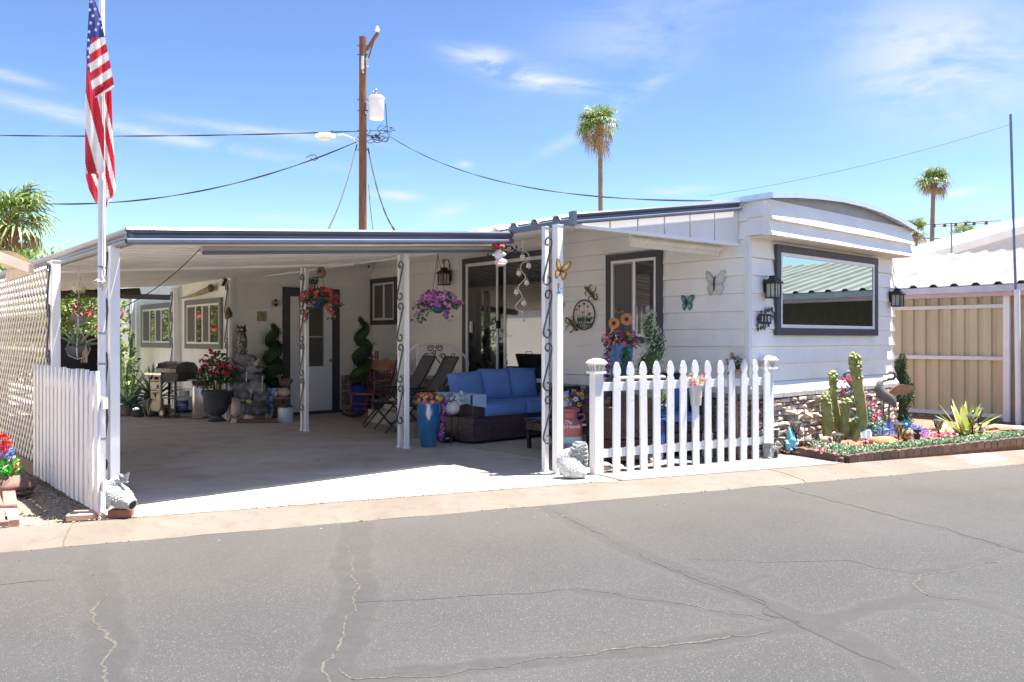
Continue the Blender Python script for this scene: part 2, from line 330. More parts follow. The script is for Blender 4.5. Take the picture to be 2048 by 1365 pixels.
# ================================================================ GROUND AND ROAD
def asphalt():
    m = M('asphalt', (.038, .0382, .0395), .85, var=.12, scale=.55, bump=.35, bscale=130, spec=.35)
    t = m.node_tree; b = t.nodes['Principled BSDF']; L = t.links.new; base = b.inputs['Base Color'].links[0].from_socket
    tc = t.nodes.new('ShaderNodeTexCoord')
    def mixin(base, fac, col, blend='MIX'):
        x = t.nodes.new('ShaderNodeMixRGB'); x.blend_type = blend; L(fac, x.inputs[0]); L(base, x.inputs[1]); x.inputs[2].default_value = (*col, 1); return x.outputs[0]
    def vor(scale, lo, hi, rand=1.0):
        v = t.nodes.new('ShaderNodeTexVoronoi'); v.inputs['Scale'].default_value = scale; L(tc.outputs['Object'], v.inputs['Vector'])
        r = t.nodes.new('ShaderNodeMapRange'); r.inputs['From Min'].default_value = hi; r.inputs['From Max'].default_value = lo; L(v.outputs['Distance'], r.inputs['Value'])
        # only some cells carry a pale chip
        s = t.nodes.new('ShaderNodeSeparateColor'); L(v.outputs['Color'], s.inputs[0]); g = t.nodes.new('ShaderNodeMath'); g.operation = 'GREATER_THAN'; g.inputs[1].default_value = rand; L(s.outputs[0], g.inputs[0])
        k = t.nodes.new('ShaderNodeMath'); k.operation = 'MULTIPLY'; L(r.outputs[0], k.inputs[0]); L(g.outputs[0], k.inputs[1]); return k.outputs[0]
    for sc_, lo_, hi_, am_, cc_ in ((.35, .42, .66, .35, (.066, .065, .066)), (1.7, .55, .72, .3, (.030, .029, .030)), (6, .60, .74, .35, (.034, .033, .034))):
        n = t.nodes.new('ShaderNodeTexNoise'); n.inputs['Scale'].default_value = sc_; n.inputs['Detail'].default_value = 7; n.inputs['Distortion'].default_value = .8; L(tc.outputs['Object'], n.inputs['Vector'])
        r = t.nodes.new('ShaderNodeMapRange'); r.inputs['From Min'].default_value = lo_; r.inputs['From Max'].default_value = hi_; r.inputs['To Max'].default_value = am_; L(n.outputs['Fac'], r.inputs['Value']); base = mixin(base, r.outputs[0], cc_)
    col = mixin(base, vor(150, .15, .45, .62), (.098, .095, .09)); col = mixin(col, vor(62, .10, .32, .72), (.112, .105, .094)); col = mixin(col, vor(95, .1, .4, .55), (.028, .028, .03))
    at_ = t.nodes.new('ShaderNodeAttribute'); at_.attribute_name = 'seal'
    def nzz(sc, d=6): n = t.nodes.new('ShaderNodeTexNoise'); n.inputs['Scale'].default_value = sc; n.inputs['Detail'].default_value = d; n.inputs['Roughness'].default_value = .65; L(tc.outputs['Object'], n.inputs['Vector']); return n.outputs['Fac']
    ma = t.nodes.new('ShaderNodeMath'); ma.operation = 'MULTIPLY_ADD'; L(nzz(4.5), ma.inputs[0]); ma.inputs[1].default_value = .20; L(at_.outputs['Fac'], ma.inputs[2])
    for lo_, hi_, am_, cc_ in ((.055, .105, .28, (.070, .068, .066)), (.085, .125, .92, (.035, .0348, .0355))):
        r = t.nodes.new('ShaderNodeMapRange'); r.inputs['From Min'].default_value = lo_; r.inputs['From Max'].default_value = hi_; L(ma.outputs[0], r.inputs['Value']); k = t.nodes.new('ShaderNodeMath'); k.operation = 'MULTIPLY'; L(r.outputs[0], k.inputs[0])
        q = t.nodes.new('ShaderNodeMapRange'); q.inputs['From Min'].default_value = .35; q.inputs['From Max'].default_value = .62; q.inputs['To Min'].default_value = am_ * .45; q.inputs['To Max'].default_value = am_; L(nzz(11), q.inputs['Value']); L(q.outputs[0], k.inputs[1]); col = mixin(col, k.outputs[0], cc_)
    # pinkish dust near the kerb and in broad patches
    mp = t.nodes.new('ShaderNodeMapping'); mp.inputs['Rotation'].default_value = (0, 0, -SA); L(tc.outputs['Object'], mp.inputs[0]); sp = t.nodes.new('ShaderNodeSeparateXYZ'); L(mp.outputs[0], sp.inputs[0])
    n = t.nodes.new('ShaderNodeTexNoise'); n.inputs['Scale'].default_value = .8; n.inputs['Detail'].default_value = 5; L(tc.outputs['Object'], n.inputs['Vector'])
    a = t.nodes.new('ShaderNodeMath'); a.operation = 'MULTIPLY_ADD'; L(n.outputs['Fac'], a.inputs[0]); a.inputs[1].default_value = 2.2; L(sp.outputs['Y'], a.inputs[2])
    r = t.nodes.new('ShaderNodeMapRange'); r.inputs['From Min'].default_value = 5.3; r.inputs['From Max'].default_value = 7.6; r.inputs['To Max'].default_value = .38; L(a.outputs[0], r.inputs['Value'])
    col = mixin(col, r.outputs[0], (.098, .082, .070)); L(col, b.inputs['Base Color']); return m
ASPH = asphalt()
def concrete(name, rgb, stain=None, sc=1.2):
    m = M(name, rgb, .8, var=.10, scale=2.2, bump=.25, bscale=110, spec=.3, detail=8)
    t = m.node_tree; b = t.nodes['Principled BSDF']; L = t.links.new; base = b.inputs['Base Color'].links[0].from_socket
    tc = t.nodes.new('ShaderNodeTexCoord')
    v = t.nodes.new('ShaderNodeTexNoise'); v.inputs['Scale'].default_value = 190; v.inputs['Detail'].default_value = 2; L(tc.outputs['Object'], v.inputs['Vector'])
    r = t.nodes.new('ShaderNodeMapRange'); r.inputs['From Min'].default_value = .35; r.inputs['From Max'].default_value = .65; r.inputs['To Min'].default_value = .82; r.inputs['To Max'].default_value = 1.18; L(v.outputs['Fac'], r.inputs['Value'])
    x = t.nodes.new('ShaderNodeMixRGB'); x.blend_type = 'MULTIPLY'; x.inputs[0].default_value = 1; L(base, x.inputs[1]); L(r.outputs[0], x.inputs[2]); col = x.outputs[0]
    if stain:
        for s_, lo, hi, amt, c in ((sc, .44, .62, .5, stain), (sc * 5, .52, .66, .35, tuple(k * .8 for k in stain))):
            n = t.nodes.new('ShaderNodeTexNoise'); n.inputs['Scale'].default_value = s_; n.inputs['Detail'].default_value = 7; n.inputs['Distortion'].default_value = .5; L(tc.outputs['Object'], n.inputs['Vector'])
            q = t.nodes.new('ShaderNodeMapRange'); q.inputs['From Min'].default_value = lo; q.inputs['From Max'].default_value = hi; q.inputs['To Max'].default_value = amt; L(n.outputs['Fac'], q.inputs['Value'])
            y = t.nodes.new('ShaderNodeMixRGB'); L(q.outputs[0], y.inputs[0]); L(col, y.inputs[1]); y.inputs[2].default_value = (*c, 1); col = y.outputs[0]
    L(col, b.inputs['Base Color']); return m
SLAB = concrete('driveway_concrete', (.47, .45, .425), (.30, .235, .175), .45)
PATIO = concrete('patio_concrete', (.175, .173, .171))
KERB = concrete('kerb_concrete', (.142, .120, .102), (.112, .088, .068), 1.5)
def sheet(name, pts, z, mat, kind='structure', thick=0.0, parent=None):
    mb = MB(); n = len(pts)
    mb.add([(*p[:2], z) for p in pts], [tuple(range(n))])
    if thick: mb.add([(*p[:2], z) for p in pts] + [(*p[:2], z - thick) for p in pts], [(i, (i + 1) % n, (i + 1) % n + n, i + n)[::-1] for i in range(n)])
    return mb.build(name, mat, parent, kind=kind)
sheet('ground', [(-250, -250), (300, -250), (300, 400), (-250, 400)], -.085, M('desert_soil', (.40, .325, .25), .9, var=.2, scale=3, bump=.4, bscale=40))
# road: broad strip, finer where the camera looks, carrying the distance to the tarred crack bands
import numpy as np
SEALS = [([(197, 1100), (185, 1140), (205, 1180), (215, 1210), (205, 1250), (225, 1290), (215, 1330), (195, 1400)], .20), ([(716, 1050), (706, 1100), (702, 1130), (718, 1170), (712, 1210), (690, 1270), (660, 1320), (640, 1400)], .24),
         ([(1090, 1013), (1200, 1070), (1290, 1115), (1440, 1172), (1600, 1235), (1720, 1295), (1850, 1400)], .20), ([(1550, 972), (1660, 1000), (1790, 1035), (1960, 1080), (2060, 1106)], .09), ([(1150, 1180), (1300, 1200), (1450, 1228), (1600, 1245)], .11),
         ([(2035, 1100), (1960, 1125), (1840, 1145), (1833, 1175), (1850, 1192)], .10), ([(1850, 1192), (1740, 1215), (1640, 1245), (1600, 1258)], .15), ([(1850, 1192), (1950, 1205), (2060, 1242)], .11), ([(640, 1362), (900, 1340), (1100, 1320), (1300, 1300), (1480, 1272), (1600, 1250)], .15), ([(1470, 1170), (1540, 1150)], .08)]
ns = np.unique(np.concatenate([np.linspace(-7.5, 1.4, 8), np.arange(1.5, 6.06, .05), [6.10]])); ss = np.unique(np.concatenate([np.linspace(-70, -6, 20), np.arange(-5.9, 12, .05), np.linspace(12.1, 90, 20)]))
S_, N_g = np.meshgrid(ss, ns); X_, Y_g = S_ * SX - N_g * SY, S_ * SY + N_g * SX; att = np.full(X_.shape, -1.0)
for l, w in SEALS:
    P = [G(x, y, -.05) for x, y in l]
    for a, b in zip(P, P[1:]):
        dx, dy = b.x - a.x, b.y - a.y; t_ = np.clip(((X_ - a.x) * dx + (Y_g - a.y) * dy) / (dx * dx + dy * dy), 0, 1); att = np.maximum(att, w / 2 - np.hypot(X_ - a.x - t_ * dx, Y_g - a.y - t_ * dy))
me = bpy.data.meshes.new('road'); nr, nc = X_.shape; idx = np.arange(nr * nc).reshape(nr, nc)
me.from_pydata(np.stack([X_.ravel(), Y_g.ravel(), np.full(X_.size, -.05)], 1).tolist(), [], np.stack([idx[:-1, :-1].ravel(), idx[:-1, 1:].ravel(), idx[1:, 1:].ravel(), idx[1:, :-1].ravel()], 1).tolist())
me.attributes.new('seal', 'FLOAT', 'POINT').data.foreach_set('value', att.ravel().astype('f')); me.materials.append(ASPH); road = bpy.data.objects.new('road', me); COL.objects.link(road); road['kind'] = 'structure'
# kerb: a row of cast sections with joints
kr = bpy.data.objects.new('kerb', None); COL.objects.link(kr); kr['kind'] = 'structure'
for k in range(-7, 9):
    a0, a1 = -.77 + 6.34 * k + .006, -.77 + 6.34 * (k + 1) - .006
    mb = MB(); prof = [(6.10 + .012, -.052), (6.16, -.030), (6.40, -.010), (6.60, -.001), (6.645, .0)]
    m_ = 22
    for i in range(m_ + 1):
        s_ = a0 + (a1 - a0) * i / m_
        for j, (n_, z_) in enumerate(prof):
            w = .022 * noise.noise(Vector((s_ * 2.3, j * 5, 0))) if j in (0,) else 0
            mb.v.append((*st(s_, n_ + w), z_))
    for i in range(m_):
        for j in range(len(prof) - 1): q = i * len(prof) + j; mb.f.append((q, q + len(prof), q + len(prof) + 1, q + 1)); mb.m.append(0)
    mb.build('kerb_section', KERB, kr, True)
    mb = MB(); mb.v = [(*st(a1 + e, n_), z_ - .005) for e in (-.001, .013) for n_, z_ in prof]; mb.f = [(j, j + 5, j + 6, j + 1) for j in range(4)]; mb.m = [0] * 4; mb.build('joint_filler', M('joint_grit', (.10, .078, .055), .95, var=.4, scale=60), kr)
sheet('kerb_joint_fill', [st(-60, 6.08), st(60, 6.08), st(60, 6.66), st(-60, 6.66)], -.058, M('joint_grit', (.24, .18, .12), .95, var=.4, scale=60))
# driveway slab, patio slab
def hit(u, n):                                  # u = const meets street line n
    # point = st(s, n): u = s*(SX*CU+SY*SU) + n*(-SY*CU+SX*SU)
    s_ = (u - n * (-SY * CU + SX * SU)) / (SX * CU + SY * SU); return st(s_, n)
gB = G(1690, 927); gC = G(1560, 906)
sheet('driveway', [hit(1.68, 6.65), (gB.x, gB.y), (gC.x, gC.y), xy(8.3, 5.3), xy(8.3, 22), xy(1.68, 22)], 0, SLAB, thick=.085)
pa, pb = G(1185, 948), G(1244, 962)
sheet('patio_strip', [(pb.x, pb.y), (gB.x - .02, gB.y - .01), (gC.x, gC.y), xy(8.0, 5.45), (pa.x, pa.y)], .004, PATIO)
def ribbon(name, pts, w, z, mat, jit=.02, sub=10, kind='structure'):
    """a wandering strip on the ground"""
    P = []; pts = [Vector((p[0], p[1], 0)) for p in pts]
    for i in range(len(pts) - 1):
        for k in range(sub): P.append(pts[i].lerp(pts[i + 1], k / sub))
    P.append(pts[-1]); mb = MB(); ws = w if isinstance(w, (list, tuple)) else [w] * len(pts)
    for i, p in enumerate(P):
        d = (P[min(i + 1, len(P) - 1)] - P[max(i - 1, 0)]).normalized(); q = Vector((-d.y, d.x, 0)); f = i / sub; a = min(int(f), len(ws) - 2) if len(ws) > 1 else 0
        ww = ws[a] + (ws[min(a + 1, len(ws) - 1)] - ws[a]) * (f - a); o = q * jit * 2.2 * noise.noise(p * 4 + Vector((w if not isinstance(w, (list, tuple)) else 1, 0, 0))) + q * jit * 1.0 * noise.noise(p * 15)
        e = ww * .5 * (1 + .35 * noise.noise(p * 8))
        e2 = ww * .5 * (1 + .35 * noise.noise(p * 7 + Vector((9, 0, 0))))
        mb.v += [tuple(p + o + q * e + Vector((0, 0, z))), tuple(p + o - q * e2 + Vector((0, 0, z)))]
    for i in range(len(P) - 1): mb.f.append((2 * i, 2 * i + 1, 2 * i + 3, 2 * i + 2)); mb.m.append(0)
    return mb.build(name, mat, None, kind=kind)
DARKJ = M('dark_joint', (.06, .05, .042), .95)  # thin dark lines drawn along the slab joints
ribbon('slab_joint', [pa, pb], .014, .009, DARKJ, .004)
ribbon('slab_joint', [xy(1.7, 13.16), xy(5.2, 13.16)], .014, .004, DARKJ, .002)
ribbon('slab_joint', [hit(1.6, 6.645), (st(0, 6.645)), st(3.7, 6.645)], .016, .005, DARKJ, .006, 30)
GRIT = M('crack_grit', (.060, .056, .050), .95, var=.6, scale=45); CRK = M('crack_dark', (.032, .03, .03), .95, var=.3)
def g2(l, z=-.05): return [G(x, y, z) for x, y in l]
zz = -.0488
for l, w, mt in [([(197, 1100), (188, 1120), (178, 1138), (200, 1165), (212, 1195), (180, 1222), (184, 1240), (215, 1262), (222, 1290), (208, 1330), (200, 1378)], [.005, .01, .008, .012, .014, .04, .03, .04, .03, .022, .03], GRIT),
             ([(720, 1052), (706, 1095), (702, 1130), (712, 1180), (708, 1215), (690, 1245), (682, 1285), (652, 1325), (662, 1365)], [.006, .02, .018, .022, .018, .016, .02, .024, .02], GRIT),
             ([(712, 1205), (850, 1200), (1000, 1190), (1150, 1180)], [.01, .012, .01, .006], CRK),
             ([(1110, 1022), (1240, 1090), (1400, 1165), (1520, 1205), (1620, 1262), (1720, 1310), (1780, 1340)], [.004, .008, .012, .016, .035, .02, .012], CRK),
             ([(1120, 1030), (1280, 1110), (1440, 1172)], [.006, .014, .01], GRIT),
             ([(1560, 975), (1670, 1003), (1860, 1052), (1960, 1078), (2040, 1106)], [.008, .014, .01, .016, .02], CRK),
             ([(1950, 1082), (2012, 1096), (1990, 1125), (1900, 1142), (1838, 1150), (1830, 1172), (1850, 1192), (1920, 1200)], [.008, .012, .02, .014, .02, .03, .02, .01], GRIT),
             ([(1380, 1118), (1540, 1125), (1700, 1122), (1780, 1140), (1830, 1150)], [.005, .006, .007, .008, .006], CRK),
             ([(1150, 1179), (1330, 1205), (1460, 1228), (1540, 1240)], [.008, .012, .02, .012], GRIT),
             ([(1440, 1172), (1530, 1205), (1535, 1228), (1600, 1245)], [.01, .014, .016, .02], CRK),
             ([(1380, 1290), (1420, 1282), (1470, 1272)], [.03, .09, .03], CRK),
             ([(1024, 1330), (1200, 1305), (1380, 1288), (1560, 1262)], [.008, .03, .03, .012], GRIT),
             ([(690, 1335), (710, 1358), (900, 1350), (1024, 1335)], [.02, .02, .01, .012], GRIT),
             ([(0, 1170), (60, 1162), (110, 1160)], [.01, .014, .008], CRK)]:
    ribbon('crack', g2(l), [q_ * .55 for q_ in w], zz, mt, .02, 26); zz += .00004
# stray grit along the kerb edge and a few leaves blown on the slab
mb = MB()
for _ in range(260):
    s_ = rnd.uniform(-4, 9); n_ = 6.09 + abs(rnd.gauss(0, .25)) * rnd.choice((-1, .15)); x, y = st(s_, n_)
    r_ = rnd.uniform(.003, .010); mb.rock((x, y, -.048), (r_, r_, r_ * .6), rnd.random() * 9)
for _ in range(160):
    s_ = rnd.uniform(-4.2, 4); n_ = 6.66 + rnd.gauss(0, .02); x, y = st(s_, n_); r_ = rnd.uniform(.004, .011); mb.rock((x, y, .004), (r_, r_, r_ * .5), rnd.random() * 9)
tag(mb.build('loose_grit', M('loose_grit', (.17, .13, .09), .9, var=.4, scale=30, island=.5), kind='stuff'), 'loose tan grit and chips scattered along the kerb edge', 'grit')
mb = MB()
for x, y in ((271, 908), (684, 982), (735, 880), (420, 962), (378, 903), (560, 900), (640, 925)): g = G(x, y); mb.leaf((g.x, g.y, .008), (rnd.random() - .5, rnd.random() - .5, .1), .05, .03)
tag(mb.build('fallen_leaves', ramp_mat('fallen_leaf', [(.5, .08, .10), (.75, .65, .6), (.45, .3, .2)]), kind='stuff'), 'a few dry petals and leaves on the driveway', 'leaves')

# gravel beside the driveway
gl = [hit(1.67, 6.66), xy(1.67, 16), xy(-3, 16), hit(-3, 6.66)]
sheet('gravel_bed', gl, -.035, M('gravel_base', (.30, .24, .16), .95, var=.35, scale=35, bump=.6, bscale=80))
mb = MB(); c_ = 0
while c_ < 5200:
    u = rnd.uniform(.2, 1.66); v = rnd.uniform(6.2, 9.6)
    x, y = xy(u, v); n_ = -SY * x + SX * y
    if n_ < 6.67 or (y > 8.5 and c_ % 3): continue
    if u > 1.53 and v > 6.9: pass
    r_ = rnd.uniform(.005, .014) * (1.8 if rnd.random() < .03 else 1)
    vs_ = [(x + r_, y, -.03), (x, y + r_ * .8, -.03), (x - r_ * .9, y, -.028), (x, y - r_, -.03), (x + r_ * .2, y, -.03 + r_ * .8)]
    mb.add(vs_, [(0, 1, 4), (1, 2, 4), (2, 3, 4), (3, 0, 4)]); c_ += 1
tag(mb.build('gravel', M('gravel_stones', (.33, .27, .19), .9, var=.2, scale=20, island=.55), kind='stuff'), 'tan gravel between the picket fence and the kerb', 'gravel')

# ================================================================ THE HOME
BOARDH = .203
def siding(root, w, a0, a1, zb, zt, d0=0.0, name='siding_board'):
    z = zb
    while z < zt - .02:
        h = min(BOARDH, zt - z); k = .026 * (h / BOARDH)
        y = z + .006; mb = MB(); mb.hexa([w.p(a0, d0, y), w.p(a1, d0, y), w.p(a1, d0 + .005 + k, y), w.p(a0, d0 + .005 + k, y), w.p(a0, d0, z + h), w.p(a1, d0, z + h), w.p(a1, d0 + .005, z + h), w.p(a0, d0 + .005, z + h)])
        mb.build(name, SIDING, root); z += BOARDH
def stones(root, w, a0, a1, z0, z1, mat, d0=.0, single=True, zf=None, lo=.09, hi=.24, rows=None):
    z = z0; big = MB(); cnt = 0
    while z < z1 - .015:
        h = min(rnd.uniform(.040, .068), z1 - z); a = a0 - rnd.uniform(0, .1)
        while a < a1:
            l = rnd.uniform(lo, hi); b0, b1 = max(a, a0), min(a + l, a1); a += l
            if b1 - b0 < .025: continue
            d = d0 + rnd.uniform(.022, .062); j = lambda s_=.008: rnd.uniform(-s_, s_); t_ = z1 if zf is None else zf
            g_ = .004; m = MB() if single else big
            f = [w.p(b0 + g_, d0, z + g_), w.p(b1 - g_, d0, z + g_), w.p(b1 - g_, d0, z + h - g_), w.p(b0 + g_, d0, z + h - g_)]
            o = [w.p(b0 + g_ + abs(j()), d + j(.012), z + g_ + j(.006)), w.p(b1 - g_ - abs(j()), d + j(.012), z + g_ + j(.006)), w.p(b1 - g_ - abs(j(.014)), d + j(.014), z + h - g_ + j(.008)), w.p(b0 + g_ + abs(j(.014)), d + j(.014), z + h - g_ + j(.008))]
            mid = w.p((b0 + b1) / 2 + j(.02), d + rnd.uniform(.004, .02), z + h * rnd.uniform(.35, .7))
            m.add(f + o + [mid], [(0, 1, 5, 4), (1, 2, 6, 5), (2, 3, 7, 6), (3, 0, 4, 7), (4, 5, 8), (5, 6, 8), (6, 7, 8), (7, 4, 8)])
            cnt += 1
            if single: m.build('skirting_stone', mat, root)
        z += h
    if not single: big.build('skirting_stonework', mat, root, kind='stuff')
    return cnt
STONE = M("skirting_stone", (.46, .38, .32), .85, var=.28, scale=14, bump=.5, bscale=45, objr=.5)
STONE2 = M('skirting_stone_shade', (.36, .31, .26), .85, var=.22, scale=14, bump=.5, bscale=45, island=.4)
MORT = M('mortar', (.10, .08, .07), .95); CAP = M('ledge_stone', (.36, .35, .36), .8, var=.3, scale=22, bump=.5, bscale=50)
home = thingH('mobile_home', 'long white clapboard mobile home with charcoal window trim and stone skirting', 'mobile home', 7.96, 5.066)
mb = MB(); mb.box(7.965, 5.07, .70, 11.60, 19, 2.50); mb.box(7.965, 4.83, 2.50, 11.60, 19, 2.90); mb.build('wall', SIDING, home)
mb = MB(); mb.box(8.0, 5.12, -.02, 11.58, 19, .71); mb.build('skirting_wall', MORT, home)
siding(home, W_SIDE, 5.066, 13.15, .844, 2.90)
siding(home, W_FRONT, 7.99, 11.60, .844, 2.50)
siding(home, W_SIDE, 4.80, 5.066, 2.50, 2.93)
# corner boards, sloping flare at the foot
mb = MB(); mb.wbox(W_FRONT, 7.935, 7.99, -.002, .028, .74, 2.50); mb.wbox(W_SIDE, 5.062, 5.10, -.002, .03, .74, 2.50); mb.build('corner_board', WHITE, home)
mb = MB(); mb.hexa([W_FRONT.p(7.94, 0, .715), W_FRONT.p(11.63, 0, .715), W_FRONT.p(11.66, .092, .715), W_FRONT.p(7.90, .092, .715), W_FRONT.p(7.94, 0, .843), W_FRONT.p(11.61, 0, .843), W_FRONT.p(11.61, .03, .843), W_FRONT.p(7.94, .03, .843)])
mb.hexa([W_SIDE.p(5.06, 0, .715), W_SIDE.p(13.15, 0, .715), W_SIDE.p(13.15, .05, .715), W_SIDE.p(4.96, .05, .715), W_SIDE.p(5.06, 0, .843), W_SIDE.p(13.15, 0, .843), W_SIDE.p(13.15, .025, .843), W_SIDE.p(5.06, .025, .843)]); mb.build('skirt_flashing', WHITE, home)
mb = MB(); mb.hexa([(11.60, 5.066, .844), (11.615, 5.03, .844), (11.615, 5.6, .844), (11.60, 5.6, .844), (11.60, 5.066, 2.5), (11.615, 5.05, 2.5), (11.615, 5.6, 2.5), (11.60, 5.6, 2.5)]); mb.build('corner_board', WHITE, home)
for k in range(9):                          # board ends that stick out past the far corner
    z = .844 + k * BOARDH
    if z > 2.4: break
    mb = MB(); mb.hexa([(11.60, 5.05, z), (11.645, 5.02, z), (11.645, 5.5, z), (11.60, 5.5, z), (11.60, 5.06, z + .2), (11.606, 5.05, z + .2), (11.606, 5.5, z + .2), (11.60, 5.5, z + .2)]); mb.build('siding_board', SIDING, home)
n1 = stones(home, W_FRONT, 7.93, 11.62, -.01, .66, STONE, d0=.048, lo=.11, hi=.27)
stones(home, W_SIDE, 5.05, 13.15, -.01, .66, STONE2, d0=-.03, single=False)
print('front stones', n1)
a = 7.88
while a < 11.6:
    l = rnd.uniform(.28, .42); b = min(a + l, 11.66); mb = MB(); mb.wbox(W_FRONT, a + .004, b - .004, 0, .098 + rnd.uniform(-.008, .008), .662, .712); mb.build('ledge_stone', CAP, home); a += l
a = 5.0
while a < 13.1:
    l = rnd.uniform(.28, .42); b = min(a + l, 13.15); mb = MB(); mb.wbox(W_SIDE, a + .004, b - .004, 0, .06, .662, .712); mb.build('ledge_stone', CAP, home); a += l
# bowed roof and its front overhang
RP = [(7.93, 2.925), (8.4, 2.98), (8.95, 3.025), (9.55, 3.055), (10.1, 3.055), (10.6, 3.03), (11.1, 2.975), (11.64, 2.885)]
ROOFW = M('roof_white_metal', (.72, .73, .75), .35, var=.06, scale=2)
mb = MB()
for i in range(len(RP) - 1):
    (u0, z0), (u1, z1) = RP[i], RP[i + 1]; mb.hexa([(u0, 4.74, z0), (u1, 4.74, z1), (u1, 19, z1), (u0, 19, z0), (u0, 4.74, z0 + .022), (u1, 4.74, z1 + .022), (u1, 19, z1 + .022), (u0, 19, z0 + .022)])
mb.build('roof', ROOFW, home)
mb = MB()
for i in range(len(RP) - 1):
    (u0, z0), (u1, z1) = RP[i], RP[i + 1]; mb.hexa([(u0, 4.725, z0 - .035), (u1, 4.725, z1 - .035), (u1, 4.738, z1 - .035), (u0, 4.738, z0 - .035), (u0, 4.725, z0 + .03), (u1, 4.725, z1 + .03), (u1, 4.738, z1 + .03), (u0, 4.738, z0 + .03)])
mb.box(7.905, 4.725, 2.89, 7.928, 19, 2.955); mb.box(11.642, 4.725, 2.85, 11.66, 19, 2.915); mb.build('roof_edge', M('edge_metal', (.62, .64, .68), .22, metal=.6, var=.08), home)
mb = MB()
up_ = [(7.96, 2.925)] + [(u, z - .004) for u, z in RP[1:-1]] + [(11.63, 2.885)]; poly = [(7.96, 2.868), (11.63, 2.868)] + up_[::-1]; n_ = len(poly)
mb.add([(u, 4.86, z) for u, z in poly] + [(u, 4.9, z) for u, z in poly], [tuple(range(n_)), tuple(range(n_, 2 * n_))[::-1]] + [(i, i + n_, (i + 1) % n_ + n_, (i + 1) % n_) for i in range(n_)])
mb.build('gable_panel', M('grey_panel', (.36, .37, .40), .6, var=.1), home)
for z0, z1, da, db in ((2.495, 2.668, .315, .262), (2.668, 2.885, .325, .245)):
    mb = MB(); nn_ = 10
    for k in range(nn_):
        ua, ub = 7.94 + 3.69 * k / nn_, 7.94 + 3.69 * (k + 1) / nn_; e0 = .006 * noise.noise(Vector((ua * 1.3, z0 * 9, 0))); e1 = .006 * noise.noise(Vector((ub * 1.3, z0 * 9, 0)))
        mb.hexa([W_FRONT.p(ua, .2, z0), W_FRONT.p(ub, .2, z0), W_FRONT.p(ub, da + e1, z0), W_FRONT.p(ua, da + e0, z0), W_FRONT.p(ua, .2, z1), W_FRONT.p(ub, .2, z1), W_FRONT.p(ub, db, z1), W_FRONT.p(ua, db, z1)])
    mb.build('overhang_board', SIDING, home)
mb = MB(); mb.box(7.945, 4.80, 2.488, 11.62, 5.066, 2.496); mb.build('soffit', M('soffit_cream', (.66, .60, .54), .6), home)

# windows
GLD = glass_mat('dark_glass', (.018, .019, .02)); GLT = glass_mat('teal_glass', (.028, .045, .042), tint=(.72, 1.0, .93)); CLEARG = bpy.data.materials.new('reflective_pane'); CLEARG.use_nodes = True; t_ = CLEARG.node_tree; t_.nodes.remove(t_.nodes['Principled BSDF'])
gg, tt_, lw_, mr_, mx_ = [t_.nodes.new(k) for k in ('ShaderNodeBsdfGlossy', 'ShaderNodeBsdfTransparent', 'ShaderNodeFresnel', 'ShaderNodeMath', 'ShaderNodeMixShader')]
gg.inputs['Roughness'].default_value = .012; gg.inputs['Color'].default_value = (.46, .54, .50, 1); tt_.inputs['Color'].default_value = (.72, .86, .80, 1); lw_.inputs['IOR'].default_value = 1.5; mr_.operation = 'MULTIPLY_ADD'; mr_.inputs[1].default_value = 1.0; mr_.inputs[2].default_value = .07
t_.links.new(lw_.outputs[0], mr_.inputs[0]); t_.links.new(mr_.outputs[0], mx_.inputs[0]); t_.links.new(tt_.outputs[0], mx_.inputs[1]); t_.links.new(gg.outputs[0], mx_.inputs[2]); t_.links.new(mx_.outputs[0], t_.nodes['Material Output'].inputs[0])
SCR = M('insect_screen', (.10, .095, .09), .7, var=.1, scale=200)
